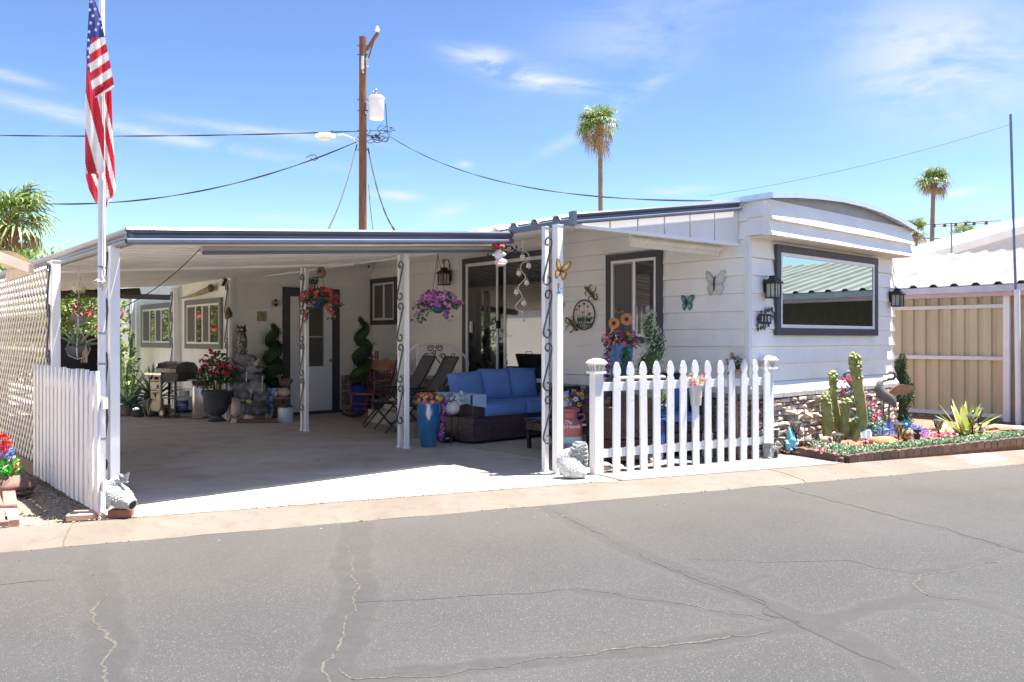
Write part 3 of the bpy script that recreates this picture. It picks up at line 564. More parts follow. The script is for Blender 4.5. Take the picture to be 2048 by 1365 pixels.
def window(root, w, a0, a1, z0, z1, tw=.095, glass=None, mull=(), screens=(), fw=.035, name='window', trim=None, off=0.0):
    """charcoal trim > white frame > panes; a0..a1, z0..z1 the outer edge of the trim"""
    t = MB(); D = .042 + off
    t.wbox(w, a0, a1, off, D, z1 - tw, z1); t.wbox(w, a0, a1, off, D, z0, z0 + tw); t.wbox(w, a0, a0 + tw, off, D - .002, z0 + tw, z1 - tw); t.wbox(w, a1 - tw, a1, off, D - .002, z0 + tw, z1 - tw)
    T_ = t.build(name, trim or TRIM, root)
    i0, i1, j0, j1 = a0 + tw, a1 - tw, z0 + tw, z1 - tw; D2 = .034 + off
    f = MB(); f.wbox(w, i0, i1, off, D2, j1 - fw, j1); f.wbox(w, i0, i1, off, D2, j0, j0 + fw); f.wbox(w, i0, i0 + fw, off, D2 - .001, j0 + fw, j1 - fw); f.wbox(w, i1 - fw, i1, off, D2 - .001, j0 + fw, j1 - fw)
    xs = [i0 + fw] + [m_ for m_ in mull] + [i1 - fw]
    for m_ in mull: f.wbox(w, m_ - .02, m_ + .02, off, D2 - .003, j0 + fw, j1 - fw)
    f.build('frame', WHITE_METAL, T_)
    for k in range(len(xs) - 1):
        g = MB(); e0, e1 = xs[k] + (.02 if k else 0), xs[k + 1] - (.02 if k < len(xs) - 2 else 0)
        g.wbox(w, e0, e1, off, off + .018, j0 + fw, j1 - fw); g.build('pane', glass or GLD, T_)
        if k in screens:
            s_ = MB(); s_.wbox(w, e0 + .004, e1 - .004, off + .0185, off + .022, j0 + fw + .004, j1 - fw - .004); s_.build('screen', SCR, T_)
            s_ = MB()
            for b in ((e0 + .004, e0 + .022, j0 + fw, j1 - fw), (e1 - .022, e1 - .004, j0 + fw, j1 - fw), (e0 + .022, e1 - .022, j0 + fw, j0 + fw + .018), (e0 + .022, e1 - .022, j1 - fw - .018, j1 - fw)): s_.wbox(w, b[0], b[1], off + .0185, off + .026, b[2], b[3])
            s_.build('screen_frame', M('screen_frame', (.30, .29, .28), .5), T_)
    return T_
o0 = .022
u0 = onV(1545, 489.7, 5.066)[0]; u1 = onV(1747.5, 518, 5.066)[0]
pw = window(home, W_FRONT, u0, u1, 1.385, 2.45, .088, GLT, fw=.04, off=o0)
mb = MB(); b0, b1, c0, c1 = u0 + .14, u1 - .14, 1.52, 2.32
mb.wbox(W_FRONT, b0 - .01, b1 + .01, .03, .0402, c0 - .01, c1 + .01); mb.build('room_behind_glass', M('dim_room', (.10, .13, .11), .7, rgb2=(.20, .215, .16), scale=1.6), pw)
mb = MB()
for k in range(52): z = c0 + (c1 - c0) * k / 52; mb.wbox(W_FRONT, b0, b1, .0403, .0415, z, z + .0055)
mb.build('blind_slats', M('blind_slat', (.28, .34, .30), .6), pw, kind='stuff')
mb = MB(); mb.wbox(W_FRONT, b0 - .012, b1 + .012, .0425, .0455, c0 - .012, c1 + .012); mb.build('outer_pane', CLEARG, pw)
va, vb = onU(1328.3, 499, 7.96)[0], onU(1217.5, 512, 7.96)[0]
window(home, W_SIDE, va, vb, 1.285, 2.45, .085, GLD, mull=(onU(1273, 600, 7.96)[0],), screens=(1,), off=o0)
va, vb = onU(1101, 498, 7.96)[0], onU(930, 519, 7.96)[0]
m1, m2 = onU(999, 600, 7.96)[0], onU(1014, 600, 7.96)[0]
dr = window(home, W_SIDE, va, vb, .62, 2.63, .085, GLD, mull=(m1, m2), fw=.05, name='sliding_door', off=o0)
mb = MB(); k = onU(949, 654, 7.96)[0]; mb.wbox(W_SIDE, k - .018, k + .018, .05, .085, 1.44, 1.62); mb.build('handle', WHITE_METAL, dr)
mb = MB(); k = onU(1000.5, 648, 7.96)[0]; mb.wbox(W_SIDE, k - .02, k + .02, .05, .075, 1.50, 1.62); mb.build('latch', BLACK, dr)
va, vb = onU(798, 555, 7.96)[0], onU(744.8, 559, 7.96)[0]
window(home, W_SIDE, va, min(vb, 13.14), 1.60, 2.46, .085, GLD, mull=(onU(772, 600, 7.96)[0],), screens=(1,), off=o0)

# ---------------------------------------------------------------- addition at the back
add = thingH('home_addition', 'white clapboard addition with ribbed side wall at the back of the carport', 'building', 5.27, 13.18)
mb = MB(); mb.box(5.275, 13.185, -.03, 7.96, 25, 2.46); mb.build('wall', SIDING, add)
siding(add, W_DOOR, 5.33, 7.93, .86 - BOARDH * 4, 2.95); 
mb = MB(); mb.box(5.5, 13.19, 2.4, 7.96, 13.4, 3.0); mb.build('wall_top', SIDING, add)
mb = MB(); mb.wbox(W_DOOR, 5.24, 5.33, -.01, .035, -.01, 2.5); mb.build('corner_board', WHITE, add)
RIBW = M('ribbed_wall_white', (.78, .78, .77), .5, var=.04)
v_ = 13.20; k = 0
while v_ < 24.6:                            # ribbed steel panels
    mb = MB(); vs_, fs = [], []
    for i in range(13):
        a = v_ + .96 * i / 12; d = .004 + (.012 if i % 2 else 0)
        vs_ += [(5.27 - d, a, -.01), (5.27 - d, a, 2.47)]
    for i in range(12): fs.append((2 * i, 2 * i + 1, 2 * i + 3, 2 * i + 2))
    mb.add(vs_, fs); mb.build('wall_panel', RIBW, add); v_ += .96
GREYT = M('grey_trim', (.16, .165, .17), .55, var=.08)
for (xa, xb, ya, yb) in ((375, 447.5, 603, 595), (286.5, 347, 612.7, 606)):
    a1, _ = onU(xa, ya, 5.27); a0, _ = onU(xb, yb, 5.27); w3 = (a1 - a0)
    window(add, W_ADD, a0, a1, 1.16, 2.05, .09 if xa > 300 else .1, glass_mat('window_glass', (.05, .05, .05), .02), mull=(a0 + w3 * .31, a0 + w3 * .5, a0 + w3 * .69), screens=(1, 3), fw=.03, trim=GREYT, off=.018)
# door
ud0, ud1 = onV(563.8, 577, 13.18)[0], onV(676.7, 577, 13.18)[0]; e0, e1 = onV(578, 600, 13.18)[0], onV(661.7, 600, 13.18)[0]; zt_ = onV(620, 577, 13.18)[1]; zi = onV(620, 594.7, 13.18)[1]
dd = MB(); dd.wbox(W_DOOR, ud0, ud1, .02, .055, zi, zt_); dd.wbox(W_DOOR, ud0, e0, .02, .053, .0, zi); dd.wbox(W_DOOR, e1, ud1, .02, .053, .0, zi); DR = dd.build('door', TRIM, add)
zk = onV(620, 733, 13.18)[1]; zs0, zs1 = zk, onV(620, 614, 13.18)[1]; s0, s1 = onV(595.7, 600, 13.18)[0], onV(645.5, 600, 13.18)[0]
mb = MB(); mb.wbox(W_DOOR, e0, e1, .0, .044, .05, zk - .006); mb.wbox(W_DOOR, e0, s0, 0, .044, zk, zi); mb.wbox(W_DOOR, s1, e1, 0, .044, zk, zi); mb.wbox(W_DOOR, s0, s1, 0, .044, zs1, zi); mb.build('door_leaf', M('door_white', (.80, .81, .82), .4, var=.02), DR)
mb = MB(); mb.wbox(W_DOOR, s0, s1, 0, .036, zk, zs1); mb.build('screen', SCR, DR)
zm = onV(620, 674, 13.18)[1]; mb = MB(); mb.wbox(W_DOOR, s0, s1, .036, .046, zm - .012, zm + .012); mb.wbox(W_DOOR, s0, s0 + .02, .036, .047, zk, zs1); mb.wbox(W_DOOR, s1 - .02, s1, .036, .047, zk, zs1); mb.build('screen_frame', M('alu', (.45, .44, .42), .4, metal=.5), DR)
kx, kz = onV(657, 721, 13.18); mb = MB(); mb.blob((kx, 13.18 - .075, kz), (.03, .028, .03), amp=0); mb.tube([(kx, 13.16, kz), (kx, 13.10, kz)], .012); mb.build('door_knob', M('brass', (.6, .5, .33), .25, metal=1), DR, True)
mb = MB(); mb.wbox(W_DOOR, ud0 - .02, ud1 + .02, .02, .12, -.0, .045); mb.build('threshold', TRIM, add)
# stone skirting either side of the door
for b0, b1, sg in ((5.36, ud0 - .03, 0), (ud1 + .05, 7.9, 0)):
    mb = MB(); mb.wbox(W_DOOR, b0, b1, .02, .03, 0, .66); mb.build('skirting_wall', MORT, add)
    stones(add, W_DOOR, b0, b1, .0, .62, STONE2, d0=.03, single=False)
    a = b0
    while a < b1 - .02:
        l = min(.36, b1 - a); mb = MB(); mb.wbox(W_DOOR, a + .003, a + l - .003, .02, .10, .622, .668); mb.build('ledge_stone', CAP, add); a += l

# ---------------------------------------------------------------- carport roof
def zc(u): return 2.08 + .0825 * (u - 1.85)
def zp(u): return 2.495 + .14 * (u - 5.73)
cr = thingH('carport_roof', 'flat ribbed metal carport roof with slate blue gutter edge', 'carport roof', 1.85, 6.6)
VB = 15.84; npan = 31; pw_ = (VB - 6.62) / npan
for k in range(npan):
    a, b = 6.62 + k * pw_ + .003, 6.62 + (k + 1) * pw_ - .003; mb = MB()
    for (y0, y1, za, zb_) in ((a, b, .055, .06), (a, a + .012, .0, .055), (b - .012, b, .0, .055), (a + .012, a + .045, .0, .006), (b - .045, b - .012, .0, .006)):
        mb.hexa([(1.87, y0, zc(1.87) + za), (5.72, y0, zc(5.72) + za), (5.72, y1, zc(5.72) + za), (1.87, y1, zc(1.87) + za), (1.87, y0, zc(1.87) + zb_), (5.72, y0, zc(5.72) + zb_), (5.72, y1, zc(5.72) + zb_), (1.87, y1, zc(1.87) + zb_)])
    mb.build('roof_panel', CEIL, cr)
GP = [(0, 0), (.045, .0), (.062, .012), (.062, .034), (.045, .048), (.030, .056), (.030, .072), (.052, .090), (.058, .112), (.045, .130), (.0, .136)]
def gutter(name, p0, p1, z0, z1, out, mat, parent, hs=1.0):
    mb = MB(); mb.extr([(d, z * hs) for d, z in GP], [((p0[0], p0[1], z0), out), ((p1[0], p1[1], z1), out)]); return mb.build(name, mat, parent, True, sharp=.5)
gutter('fascia', (1.80, 6.60), (5.73, 6.60), zc(1.80) - .005, zc(5.73) - .02, (0, -1), FASCIA, cr)
gutter('fascia', (1.85, 6.56), (1.85, VB), zc(1.85) - .01, zc(1.85) - .01, (-1, 0), M('grey_fascia', (.17, .17, .20), .4, var=.12, scale=2), cr)
mb = MB(); mb.box(1.86, VB, zc(1.86), 5.27, VB + .04, zc(1.86) + .1); mb.build('rear_beam', FASCIA, cr)
mb = MB(); mb.hexa([(5.725, 6.62, 2.385), (5.735, 6.62, 2.385), (5.735, 13.17, 2.385), (5.725, 13.17, 2.385), (5.725, 6.62, 2.53), (5.735, 6.62, 2.53), (5.735, 13.17, 2.53), (5.725, 13.17, 2.53)]); mb.build('header_strip', WHITE_METAL, cr)
mb = MB(); mb.box(1.9, 6.63, zc(1.9) - .045, 5.6, 6.70, zc(1.9) - .0, 0) ; 
mb = MB(); mb.hexa([(1.9, 9.9, zc(1.9) - .03), (5.7, 9.9, zc(5.7) - .03), (5.7, 9.95, zc(5.7) - .03), (1.9, 9.95, zc(1.9) - .03), (1.9, 9.9, zc(1.9)), (5.7, 9.9, zc(5.7)), (5.7, 9.95, zc(5.7)), (1.9, 9.95, zc(1.9))]); mb.build('cross_channel', CEIL, cr)
# porch roof
pr = thingH('porch_roof', 'ribbed white metal porch roof sloping up to the home, slate blue edge', 'porch roof', 5.73, 5.62)
fl = lambda u: 5.62 + (u - 5.73) * (5.16 - 5.62) / (7.93 - 5.73)
a = 5.64; per = .33; k = 0
while a < 13.15:
    b = min(a + per, 13.17); mb = MB(); pf = [(0, .0), (.15, .0), (.19, .05), (.25, .055), (.29, .0), (.33, .0)]
    vs_ = []; 
    for q, h in pf:
        v0 = a + q if a + q < 13.17 else 13.17
        vs_ += [(5.70, v0, zp(5.70) + .06 + h), (7.95, v0 - (.46 if k == 0 and q == 0 else 0), zp(7.95) + .06 + h), (5.70, v0, zp(5.70) + .054 + h), (7.95, v0 - (.46 if k == 0 and q == 0 else 0), zp(7.95) + .054 + h)]
    fs = []
    for i in range(len(pf) - 1): o = 4 * i; fs += [(o, o + 1, o + 5, o + 4), (o + 2, o + 6, o + 7, o + 3), (o, o + 4, o + 6, o + 2)]
    mb.add(vs_, fs); mb.build('roof_sheet', ROOFW, pr); a += per; k += 1
mb = MB()
for i in range(24):                        # soffit pans under the sheets
    v0 = 5.66 + i * .313
    if v0 > 13.1: break
    for (y0, y1, za, zb_) in ((v0, v0 + .307, .028, .032), (v0, v0 + .035, .0, .028)):
        mb.hexa([(5.75, y0, zp(5.75) + za), (7.955, y0, zp(7.955) + za), (7.955, y1, zp(7.955) + za), (5.75, y1, zp(5.75) + za), (5.75, y0, zp(5.75) + zb_), (7.955, y0, zp(7.955) + zb_), (7.955, y1, zp(7.955) + zb_), (5.75, y1, zp(5.75) + zb_)])
mb.add([(5.75, 5.655, zp(5.75) + .03), (7.955, 5.2, zp(7.955) + .03), (7.955, 5.67, zp(7.955) + .03)], [(0, 1, 2)])
mb.build('ceiling', CEIL, pr)
dv = Vector((7.935 - 5.73, 5.16 - 5.62)).normalized(); outd = (dv.y, -dv.x)
gutter('fascia', (5.70, 5.625), (7.90, 5.167), zp(5.70) - .005, zp(7.90) - .005, outd, FASCIA, pr, .85)
mb = MB(); mb.extr([(0, 0), (.02, 0), (.02, .085), (0, .085)], [((5.73, 5.58, 2.488), (-1, 0)), ((5.73, 6.62, 2.488), (-1, 0))]); mb.build('side_fascia', FASCIA, pr)
mb = MB(); mb.extr([(-.01, -.02), (.075, -.02), (.075, .12), (-.01, .12)], [((5.705, 5.624, zp(5.7)), outd), ((5.665, 5.632, zp(5.7)), outd)]); mb.build('corner_cap', FASCIA, pr)
# level rail and triangular infill panels under the rising fascia
def fr(k, d=0.0): p = Vector((5.73, 5.62)) + (Vector((7.93, 5.16)) - Vector((5.73, 5.62))) * k + Vector(outd) * d; return (p.x, p.y)
mb = MB(); a, b, c, d = fr(.02, -.06), fr(1, -.06), fr(1, .0), fr(.02, .0); mb.hexa([(*a, 2.462), (*b, 2.40), (*c, 2.40), (*d, 2.462), (*a, 2.492), (*b, 2.435), (*c, 2.435), (*d, 2.492)]); mb.build('bottom_rail', WHITE_METAL, pr)
for i in range(6):
    k0, k1 = .04 + i * .16 + .004, .04 + (i + 1) * .16 - .004; a, b, c, d = fr(k0, -.035), fr(k1, -.035), fr(k1, -.02), fr(k0, -.02)
    zb0, zb1 = 2.49 - .057 * k0, 2.49 - .057 * k1; zt0, zt1 = zp(5.73 + 2.2 * k0) + .0, zp(5.73 + 2.2 * k1) + .0
    mb = MB(); mb.hexa([(*a, zb0), (*b, zb1), (*c, zb1), (*d, zb0), (*a, zt0), (*b, zt1), (*c, zt1), (*d, zt0)]); mb.build('gable_infill_panel', WHITE, pr)
# rolled shades
def roll(name, label, p0, p1, z, r, mat, hang=.09, bar=None):
    t = thingH(name, label, 'rolled shade', p0[0], p0[1]); mb = MB(); pz0, pz1 = z; L_ = 24
    mb.tube([(p0[0] + (p1[0] - p0[0]) * i / L_, p0[1] + (p1[1] - p0[1]) * i / L_, pz0 + (pz1 - pz0) * i / L_ - .004 * math.sin(math.pi * i / L_)) for i in range(L_ + 1)], r, 10); mb.build('shade_roll', mat, t, True)
    if hang: mb = MB(); mb.hexa([(p0[0], p0[1], pz0 - hang), (p1[0], p1[1], pz1 - hang), (p1[0] + .01, p1[1] + .01, pz1 - hang), (p0[0] + .01, p0[1] + .01, pz0 - hang), (p0[0], p0[1], pz0), (p1[0], p1[1], pz1), (p1[0] + .01, p1[1] + .01, pz1), (p0[0] + .01, p0[1] + .01, pz0)]); mb.build('shade_cloth', mat, t)
    if bar: mb = MB(); mb.tube([(p0[0], p0[1] - .03, pz0 - bar[0]), (p1[0], p1[1] - .03, pz1 - bar[0])], bar[1], 8); mb.build('bottom_bar', FASCIA, t, True)
    return t
CREAM = M('cream_shade', (.66, .60, .52), .8, var=.1, scale=12, bump=.3, bscale=150); TAN = M('tan_shade', (.42, .37, .34), .8, var=.15, scale=120)
ua, ub = onV(404, 490, 6.72)[0], 5.62
roll('roller_shade', 'tan roller shade with dark bottom bar rolled up under the carport edge', (ua, 6.74), (ub, 6.74), (zc(ua) - .035, zc(ub) - .055), .028, TAN, 0, (.035, .014))
a, b = fr(.36, -.16), fr(.93, -.16)
roll('roller_shade', 'cream roller shade rolled up under the white gable infill near the side window', a, b, (2.415, 2.375), .04, CREAM, .085)
ua, ub = 1.95, onU(318, 570, 5.0)[0]
ub = 4.55
roll('roller_shade', 'dark brown sun shade rolled up along the rear edge of the carport', (ua, VB - .08), (ub, VB - .08), (zc(ua) - .07, zc(ub) - .09), .075, M('brown_shade', (.05, .04, .033), .7, var=.2), 0)

# ---------------------------------------------------------------- posts
def post_pair(u, v, zt, label, gap=.14, s=.05, s2=None, group='white trellis posts holding the roofs', scr=4):
    t = thingH('trellis_post', label, 'post', u, v, group); s2 = s2 or s
    for k, (vv, ss) in enumerate(((v, s2), (v + gap, s))):
        mb = MB(); mb.box(u - ss / 2, vv - ss / 2, 0, u + ss / 2, vv + ss / 2, zt)
        mb.box(u - ss / 2 - .004, vv - ss / 2 - .004, zt - .0, u + ss / 2 + .004, vv + ss / 2 + .004, zt + .01)
        mb.build('upright', WHITE_METAL, t)
        mb = MB(); mb.box(u - ss / 2 - .012, vv - ss / 2 - .012, 0, u + ss / 2 + .012, vv + ss / 2 + .012, .012); mb.build('foot_plate', WHITE_METAL, t)
    hh = .56
    for k in range(scr):
        z0 = .22 + k * (zt - .35) / scr + .06; P = s_scroll(.50, .125)
        mb = MB(); mb.tube([(u - s / 2 - .012, v + gap / 2 + s / 4 + x, z0 + z) for x, y, z in P], .009, 5); mb.build('scroll', M('scroll_iron', (.07, .08, .10), .4, var=.2), t, True)
    return t
post_pair(1.80, 6.90, 2.07, 'tall white trellis post at the front left corner beside the flag', gap=.17, s=.055, s2=.07)
pp = post_pair(5.57, 5.70, 2.47, 'thick white trellis post next to the second fish ornament', gap=.18, s=.05, s2=.075)
a = uv(G(813, 897)); post_pair(a[0], a[1], 2.385, 'white trellis post in front of the dark reclining chairs', gap=.14)
a = uv(G(613, 863)); post_pair(a[0], a[1], 2.36, 'white trellis post in front of the white back door', gap=.12)
post_pair(1.70, 8.46, 2.07, 'white trellis post where lattice and picket fence overlap', gap=.16, s=.06, s2=.07)
post_pair(5.16, onU(355, 600, 5.2)[0], 2.30, 'white trellis post between the two back windows', gap=.13, s=.07)
post_pair(5.16, onU(270, 600, 5.2)[0], 2.30, 'white trellis post farthest back behind the cacti', gap=.13, s=.07)
post_pair(5.16, 13.0, 2.30, 'white trellis post at the corner by the rock fountain', gap=.12, s=.045)
post_pair(1.78, 11.6, 2.07, 'white post at the far end of the lattice wall', gap=.15, s=.06)

# ---------------------------------------------------------------- neighbour on the right
YEL = M('yellow_panel', (.48, .43, .29), .5, var=.16, scale=1.6, stretch=(1.5, 1.5, .25), objr=.06); nb = thingH('neighbour_carport', 'neighbouring carport with cream ribbed wall panels and white ribbed roof', 'carport', 14.16, 4.38)
va = onU(2014, 600, 14.16)[0]; v_ = va; 
while v_ < 13:
    mb = MB(); pf = [(0, 0), (.02, .035), (.13, .035), (.15, 0), (.2, 0)]; vs_ = []
    for q, d in pf: vs_ += [(14.16 - d, v_ + q, .0), (14.16 - d, v_ + q, 2.12)]
    mb.add(vs_, [(2 * i, 2 * i + 1, 2 * i + 3, 2 * i + 2) for i in range(4)]); mb.build('wall_panel', YEL, nb); v_ += .2
for z in (.12, 1.03, 1.86, 2.1):
    mb = MB(); mb.box(14.075, va, z - .03, 14.12, 13, z + .03); mb.build('wall_rail', M('rail_white', (.62, .63, .66), .45, var=.08), nb)
for x_, w_, cz in ((2015, .09, 2.12),):
    vv = onU(x_, 600, 14.1)[0]; mb = MB(); mb.box(14.04, vv - w_ / 2, 0, 14.12, vv + w_ / 2, cz); mb.build('post', WHITE_METAL, nb)
mb = MB(); mb.box(14.14, va - .36, 0, 14.22, va - .05, 2.12); mb.build('wood_board', M('weathered_wood', (.42, .34, .24), .8, var=.25, scale=4, stretch=(6, 6, .6), bump=.3), nb)
mb = MB(); mb.box(14.04, va - .52, 0, 14.12, va - .42, 2.12); mb.build('post', WHITE_METAL, nb)
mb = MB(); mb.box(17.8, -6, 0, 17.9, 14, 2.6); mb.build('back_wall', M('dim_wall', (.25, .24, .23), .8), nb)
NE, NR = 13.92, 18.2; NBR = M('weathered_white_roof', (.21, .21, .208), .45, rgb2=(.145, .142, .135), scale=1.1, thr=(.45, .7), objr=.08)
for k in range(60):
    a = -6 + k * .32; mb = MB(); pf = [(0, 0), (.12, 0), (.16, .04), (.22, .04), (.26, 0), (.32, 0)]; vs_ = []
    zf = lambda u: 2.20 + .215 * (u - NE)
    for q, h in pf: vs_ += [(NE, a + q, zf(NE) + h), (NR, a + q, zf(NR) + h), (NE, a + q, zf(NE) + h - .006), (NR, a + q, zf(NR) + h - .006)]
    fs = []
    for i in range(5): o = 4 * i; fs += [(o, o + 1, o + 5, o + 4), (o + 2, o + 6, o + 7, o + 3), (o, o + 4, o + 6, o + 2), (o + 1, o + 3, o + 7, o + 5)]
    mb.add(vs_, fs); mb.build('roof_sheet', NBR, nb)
mb = MB(); mb.extr([(0, -.02), (.05, -.02), (.05, .085), (0, .085)], [((13.95, -6, 2.10), (-1, 0)), ((13.95, 13.2, 2.10), (-1, 0))]); mb.build('gutter', M('lilac_gutter', (.50, .52, .60), .4), nb)
mb = MB(); mb.extr([(0, -.09), (.045, -.09), (.045, -.025), (0, -.025)], [((13.95, -6, 2.10), (-1, 0)), ((13.95, 13.2, 2.10), (-1, 0))]); mb.build('fascia_stripe', M('pink_fascia', (.55, .36, .36), .5), nb)
# far white gable behind it and a low roof
nh = thing('neighbour_house', 'white gabled house rising behind the ribbed neighbour roof', 'house', (12.9, 24, 0))
T_ = Matrix.Rotation(R(90), 4, 'X')
mb = MB(); mb.prism([(0, 0), (13, 0), (13, 3.6), (6.4, 5.65), (0, 3.78)], -8, T_); mb.build('wall', M('pale_grey_wall', (.42, .43, .47), .6, var=.05), nh)
mb = MB(); T2 = Matrix.Translation((0, -.08, 0)) @ T_
mb.prism([(-.1, 3.76), (6.4, 5.65), (6.4, 5.92), (-.1, 4.0)], -9, T2); mb.prism([(6.4, 5.65), (13.2, 3.6), (13.2, 3.85), (6.4, 5.92)], -9, T2); mb.build('roof', ROOFW, nh)
lw = thing('low_outbuilding', 'low white flat roofed building showing above the ribbed roof', 'building', (9.0, 25, 0))
mb = MB(); mb.box(0, 0, 0, 5.0, 6, 3.55); mb.build('wall', M('pale_wall', (.66, .66, .67), .6), lw); mb = MB(); mb.box(-.2, -.2, 3.552, 5.2, 6.2, 3.72); mb.build('roof', ROOFW, lw)
# neighbour on the left: awning and wall
la = thingH('neighbour_awning', 'beige scalloped awning end of the neighbour at the left edge', 'awning', 1.45, 9.3)
BEI = M('beige_awning', (.60, .50, .40), .6, var=.12)
for k in range(9):
    u1_ = 1.5 - k * .26; u0_ = u1_ - .26; z1_, z0_ = 2.03 + .10 * k, 2.03 + .10 * (k + 1); mb = MB(); vs_ = []
    for i in range(7):
        f = i / 6; h = .035 * math.sin(math.pi * f); vs_ += [(u1_ - .26 * f, 8.35, z1_ + .10 * f + h), (u1_ - .26 * f, 9.5, z1_ + .10 * f + h)]
    mb.add(vs_, [(2 * i, 2 * i + 1, 2 * i + 3, 2 * i + 2) for i in range(6)]); mb.build('awning_sheet', BEI, la)
mb = MB(); mb.hexa([(1.5, 8.33, 1.93), (-.9, 8.33, 2.80), (-.9, 8.36, 2.80), (1.5, 8.36, 1.93), (1.5, 8.33, 2.02), (-.9, 8.33, 2.94), (-.9, 8.36, 2.94), (1.5, 8.36, 2.02)]); mb.box(1.46, 8.33, 1.93, 1.5, 9.5, 2.02); mb.build('awning_edge', BEI, la)
ln = thingH('neighbour_trailer', 'white neighbouring trailer wall beyond the left edge', 'mobile home', -3.6, 5)
mb = MB(); mb.box(-8, 3, 0, -3.6, 24, 3.0); mb.build('wall', RIBW, ln); mb = MB(); mb.box(-8.2, 2.8, 3.002, -3.4, 24.2, 3.12); mb.build('roof', ROOFW, ln)
# ================================================================ FENCES, LATTICE
PW = M('picket_paint', (.74, .735, .75), .6, var=.07, scale=5, bump=.4, bscale=40, stretch=(4, 4, .7), objr=.04)
pf_l = thingH('picket_fence', 'white pointed picket fence along the left side of the carport', 'fence', 1.62, 6.6)
for k in range(16):
    v = 6.62 + k * .150; mb = MB(); w_ = .046; j = rnd.uniform(-.008, .008); T_ = Matrix.Translation((1.60, v, .03 + j)) @ Matrix.Rotation(R(90), 4, 'Z') @ Matrix.Rotation(R(90), 4, 'X') @ Matrix.Rotation(R(rnd.uniform(-.5, .5)), 4, 'Z')
    mb.prism([(-w_, 0), (w_, 0), (w_, .96), (.019, 1.07), (-.019, 1.07), (-w_, .96)], .02, T_); mb.build('picket', PW, pf_l)
for z in (.24, .86):
    mb = MB(); mb.box(1.625, 6.52, z - .04, 1.66, 8.9, z + .04); mb.build('rail', PW, pf_l)
fa, fb = G(1229, 945), G(1529, 916); fd = (fb - fa); fd.z = 0; fl_ = fd.length; ang = math.atan2(fd.y, fd.x)
pf_r = thing('picket_fence', 'white picket fence with spade shaped tops beside the porch', 'fence', (fa.x, fa.y, 0), ang)
LANT = M('cap_lamp_white', (.78, .78, .76), .4); LGL = M('lamp_glass', (.45, .42, .33), .2, var=.2, scale=40)
fxs = [1229, 1257, 1284, 1310, 1337, 1362, 1388, 1412, 1437, 1460, 1483, 1507, 1529]
def on_line(px): # along-fence distance for a photo column
    t = (px - 1024) / F; d = fd.normalized(); return (t * fa.y - fa.x) / (d.x - t * d.y)
for px in fxs:
    a = on_line(px); mb = MB(); o = [(.043, 0), (.043, .935), (.030, .962), (.030, .975), (.044, 1.0), (.044, 1.03), (.037, 1.06), (.018, 1.105), (.009, 1.115)]
    T_ = Matrix.Translation((a, -.02, rnd.uniform(-.006, .006))) @ Matrix.Rotation(R(90), 4, 'X') @ Matrix.Rotation(R(rnd.uniform(-.7, .7)), 4, 'Z')
    mb.prism(o + [(-x, z) for x, z in o[::-1]], .02, T_); mb.build('picket', PW, pf_r)
for z in (.20, .865):
    mb = MB(); mb.box(-.14, -.018, z - .042, fl_ + .1, .018, z + .042); mb.build('rail', PW, pf_r)
def cap_lamp(par, x, y, z, s=.055):
    mb = MB(); mb.box(x - s - .018, y - s - .018, z, x + s + .018, y + s + .018, z + .02); T_ = Matrix.Translation((x, y, z)) @ Matrix.Rotation(R(45), 4, 'Z')
    mb.lathe([(s * 1.5, .085), (s * 2.0, .10), (s * 2.0, .108), (s * 1.4, .135), (.02, .15)], 4, T=T_); mb.lathe([(s * .95, .02), (s * 1.0, .03), (s * .9, .03)], 4, T=T_)
    for a_, b_ in ((-1, -1), (1, -1), (1, 1), (-1, 1)): mb.tube([(x + a_ * s * .7, y + b_ * s * .7, z + .02), (x + a_ * s * 1.05, y + b_ * s * 1.05, z + .088)], .006, 4)
    for a_, b_ in ((0, -1), (1, 0), (0, 1), (-1, 0)): mb.tube([(x + a_ * s * .7, y + b_ * s * .7, z + .02), (x + a_ * s * 1.02, y + b_ * s * 1.02, z + .088)], .004, 4)
    o = mb.build('cap_lamp', LANT, par); g = MB(); g.lathe([(s * .88, .022), (s * 1.36, .086)], 4, T=T_); g.build('lamp_glass', LGL, o); return o
for x, w_ in ((on_line(1193), .05), (on_line(1541), .04)):
    mb = MB(); yy = .03 if w_ < .05 else 0
    mb.box(x - w_, yy - w_, 0, x + w_, yy + w_, 1.0); mb.build('post', WHITE, pf_r); cap_lamp(pf_r, x, yy, 1.0)
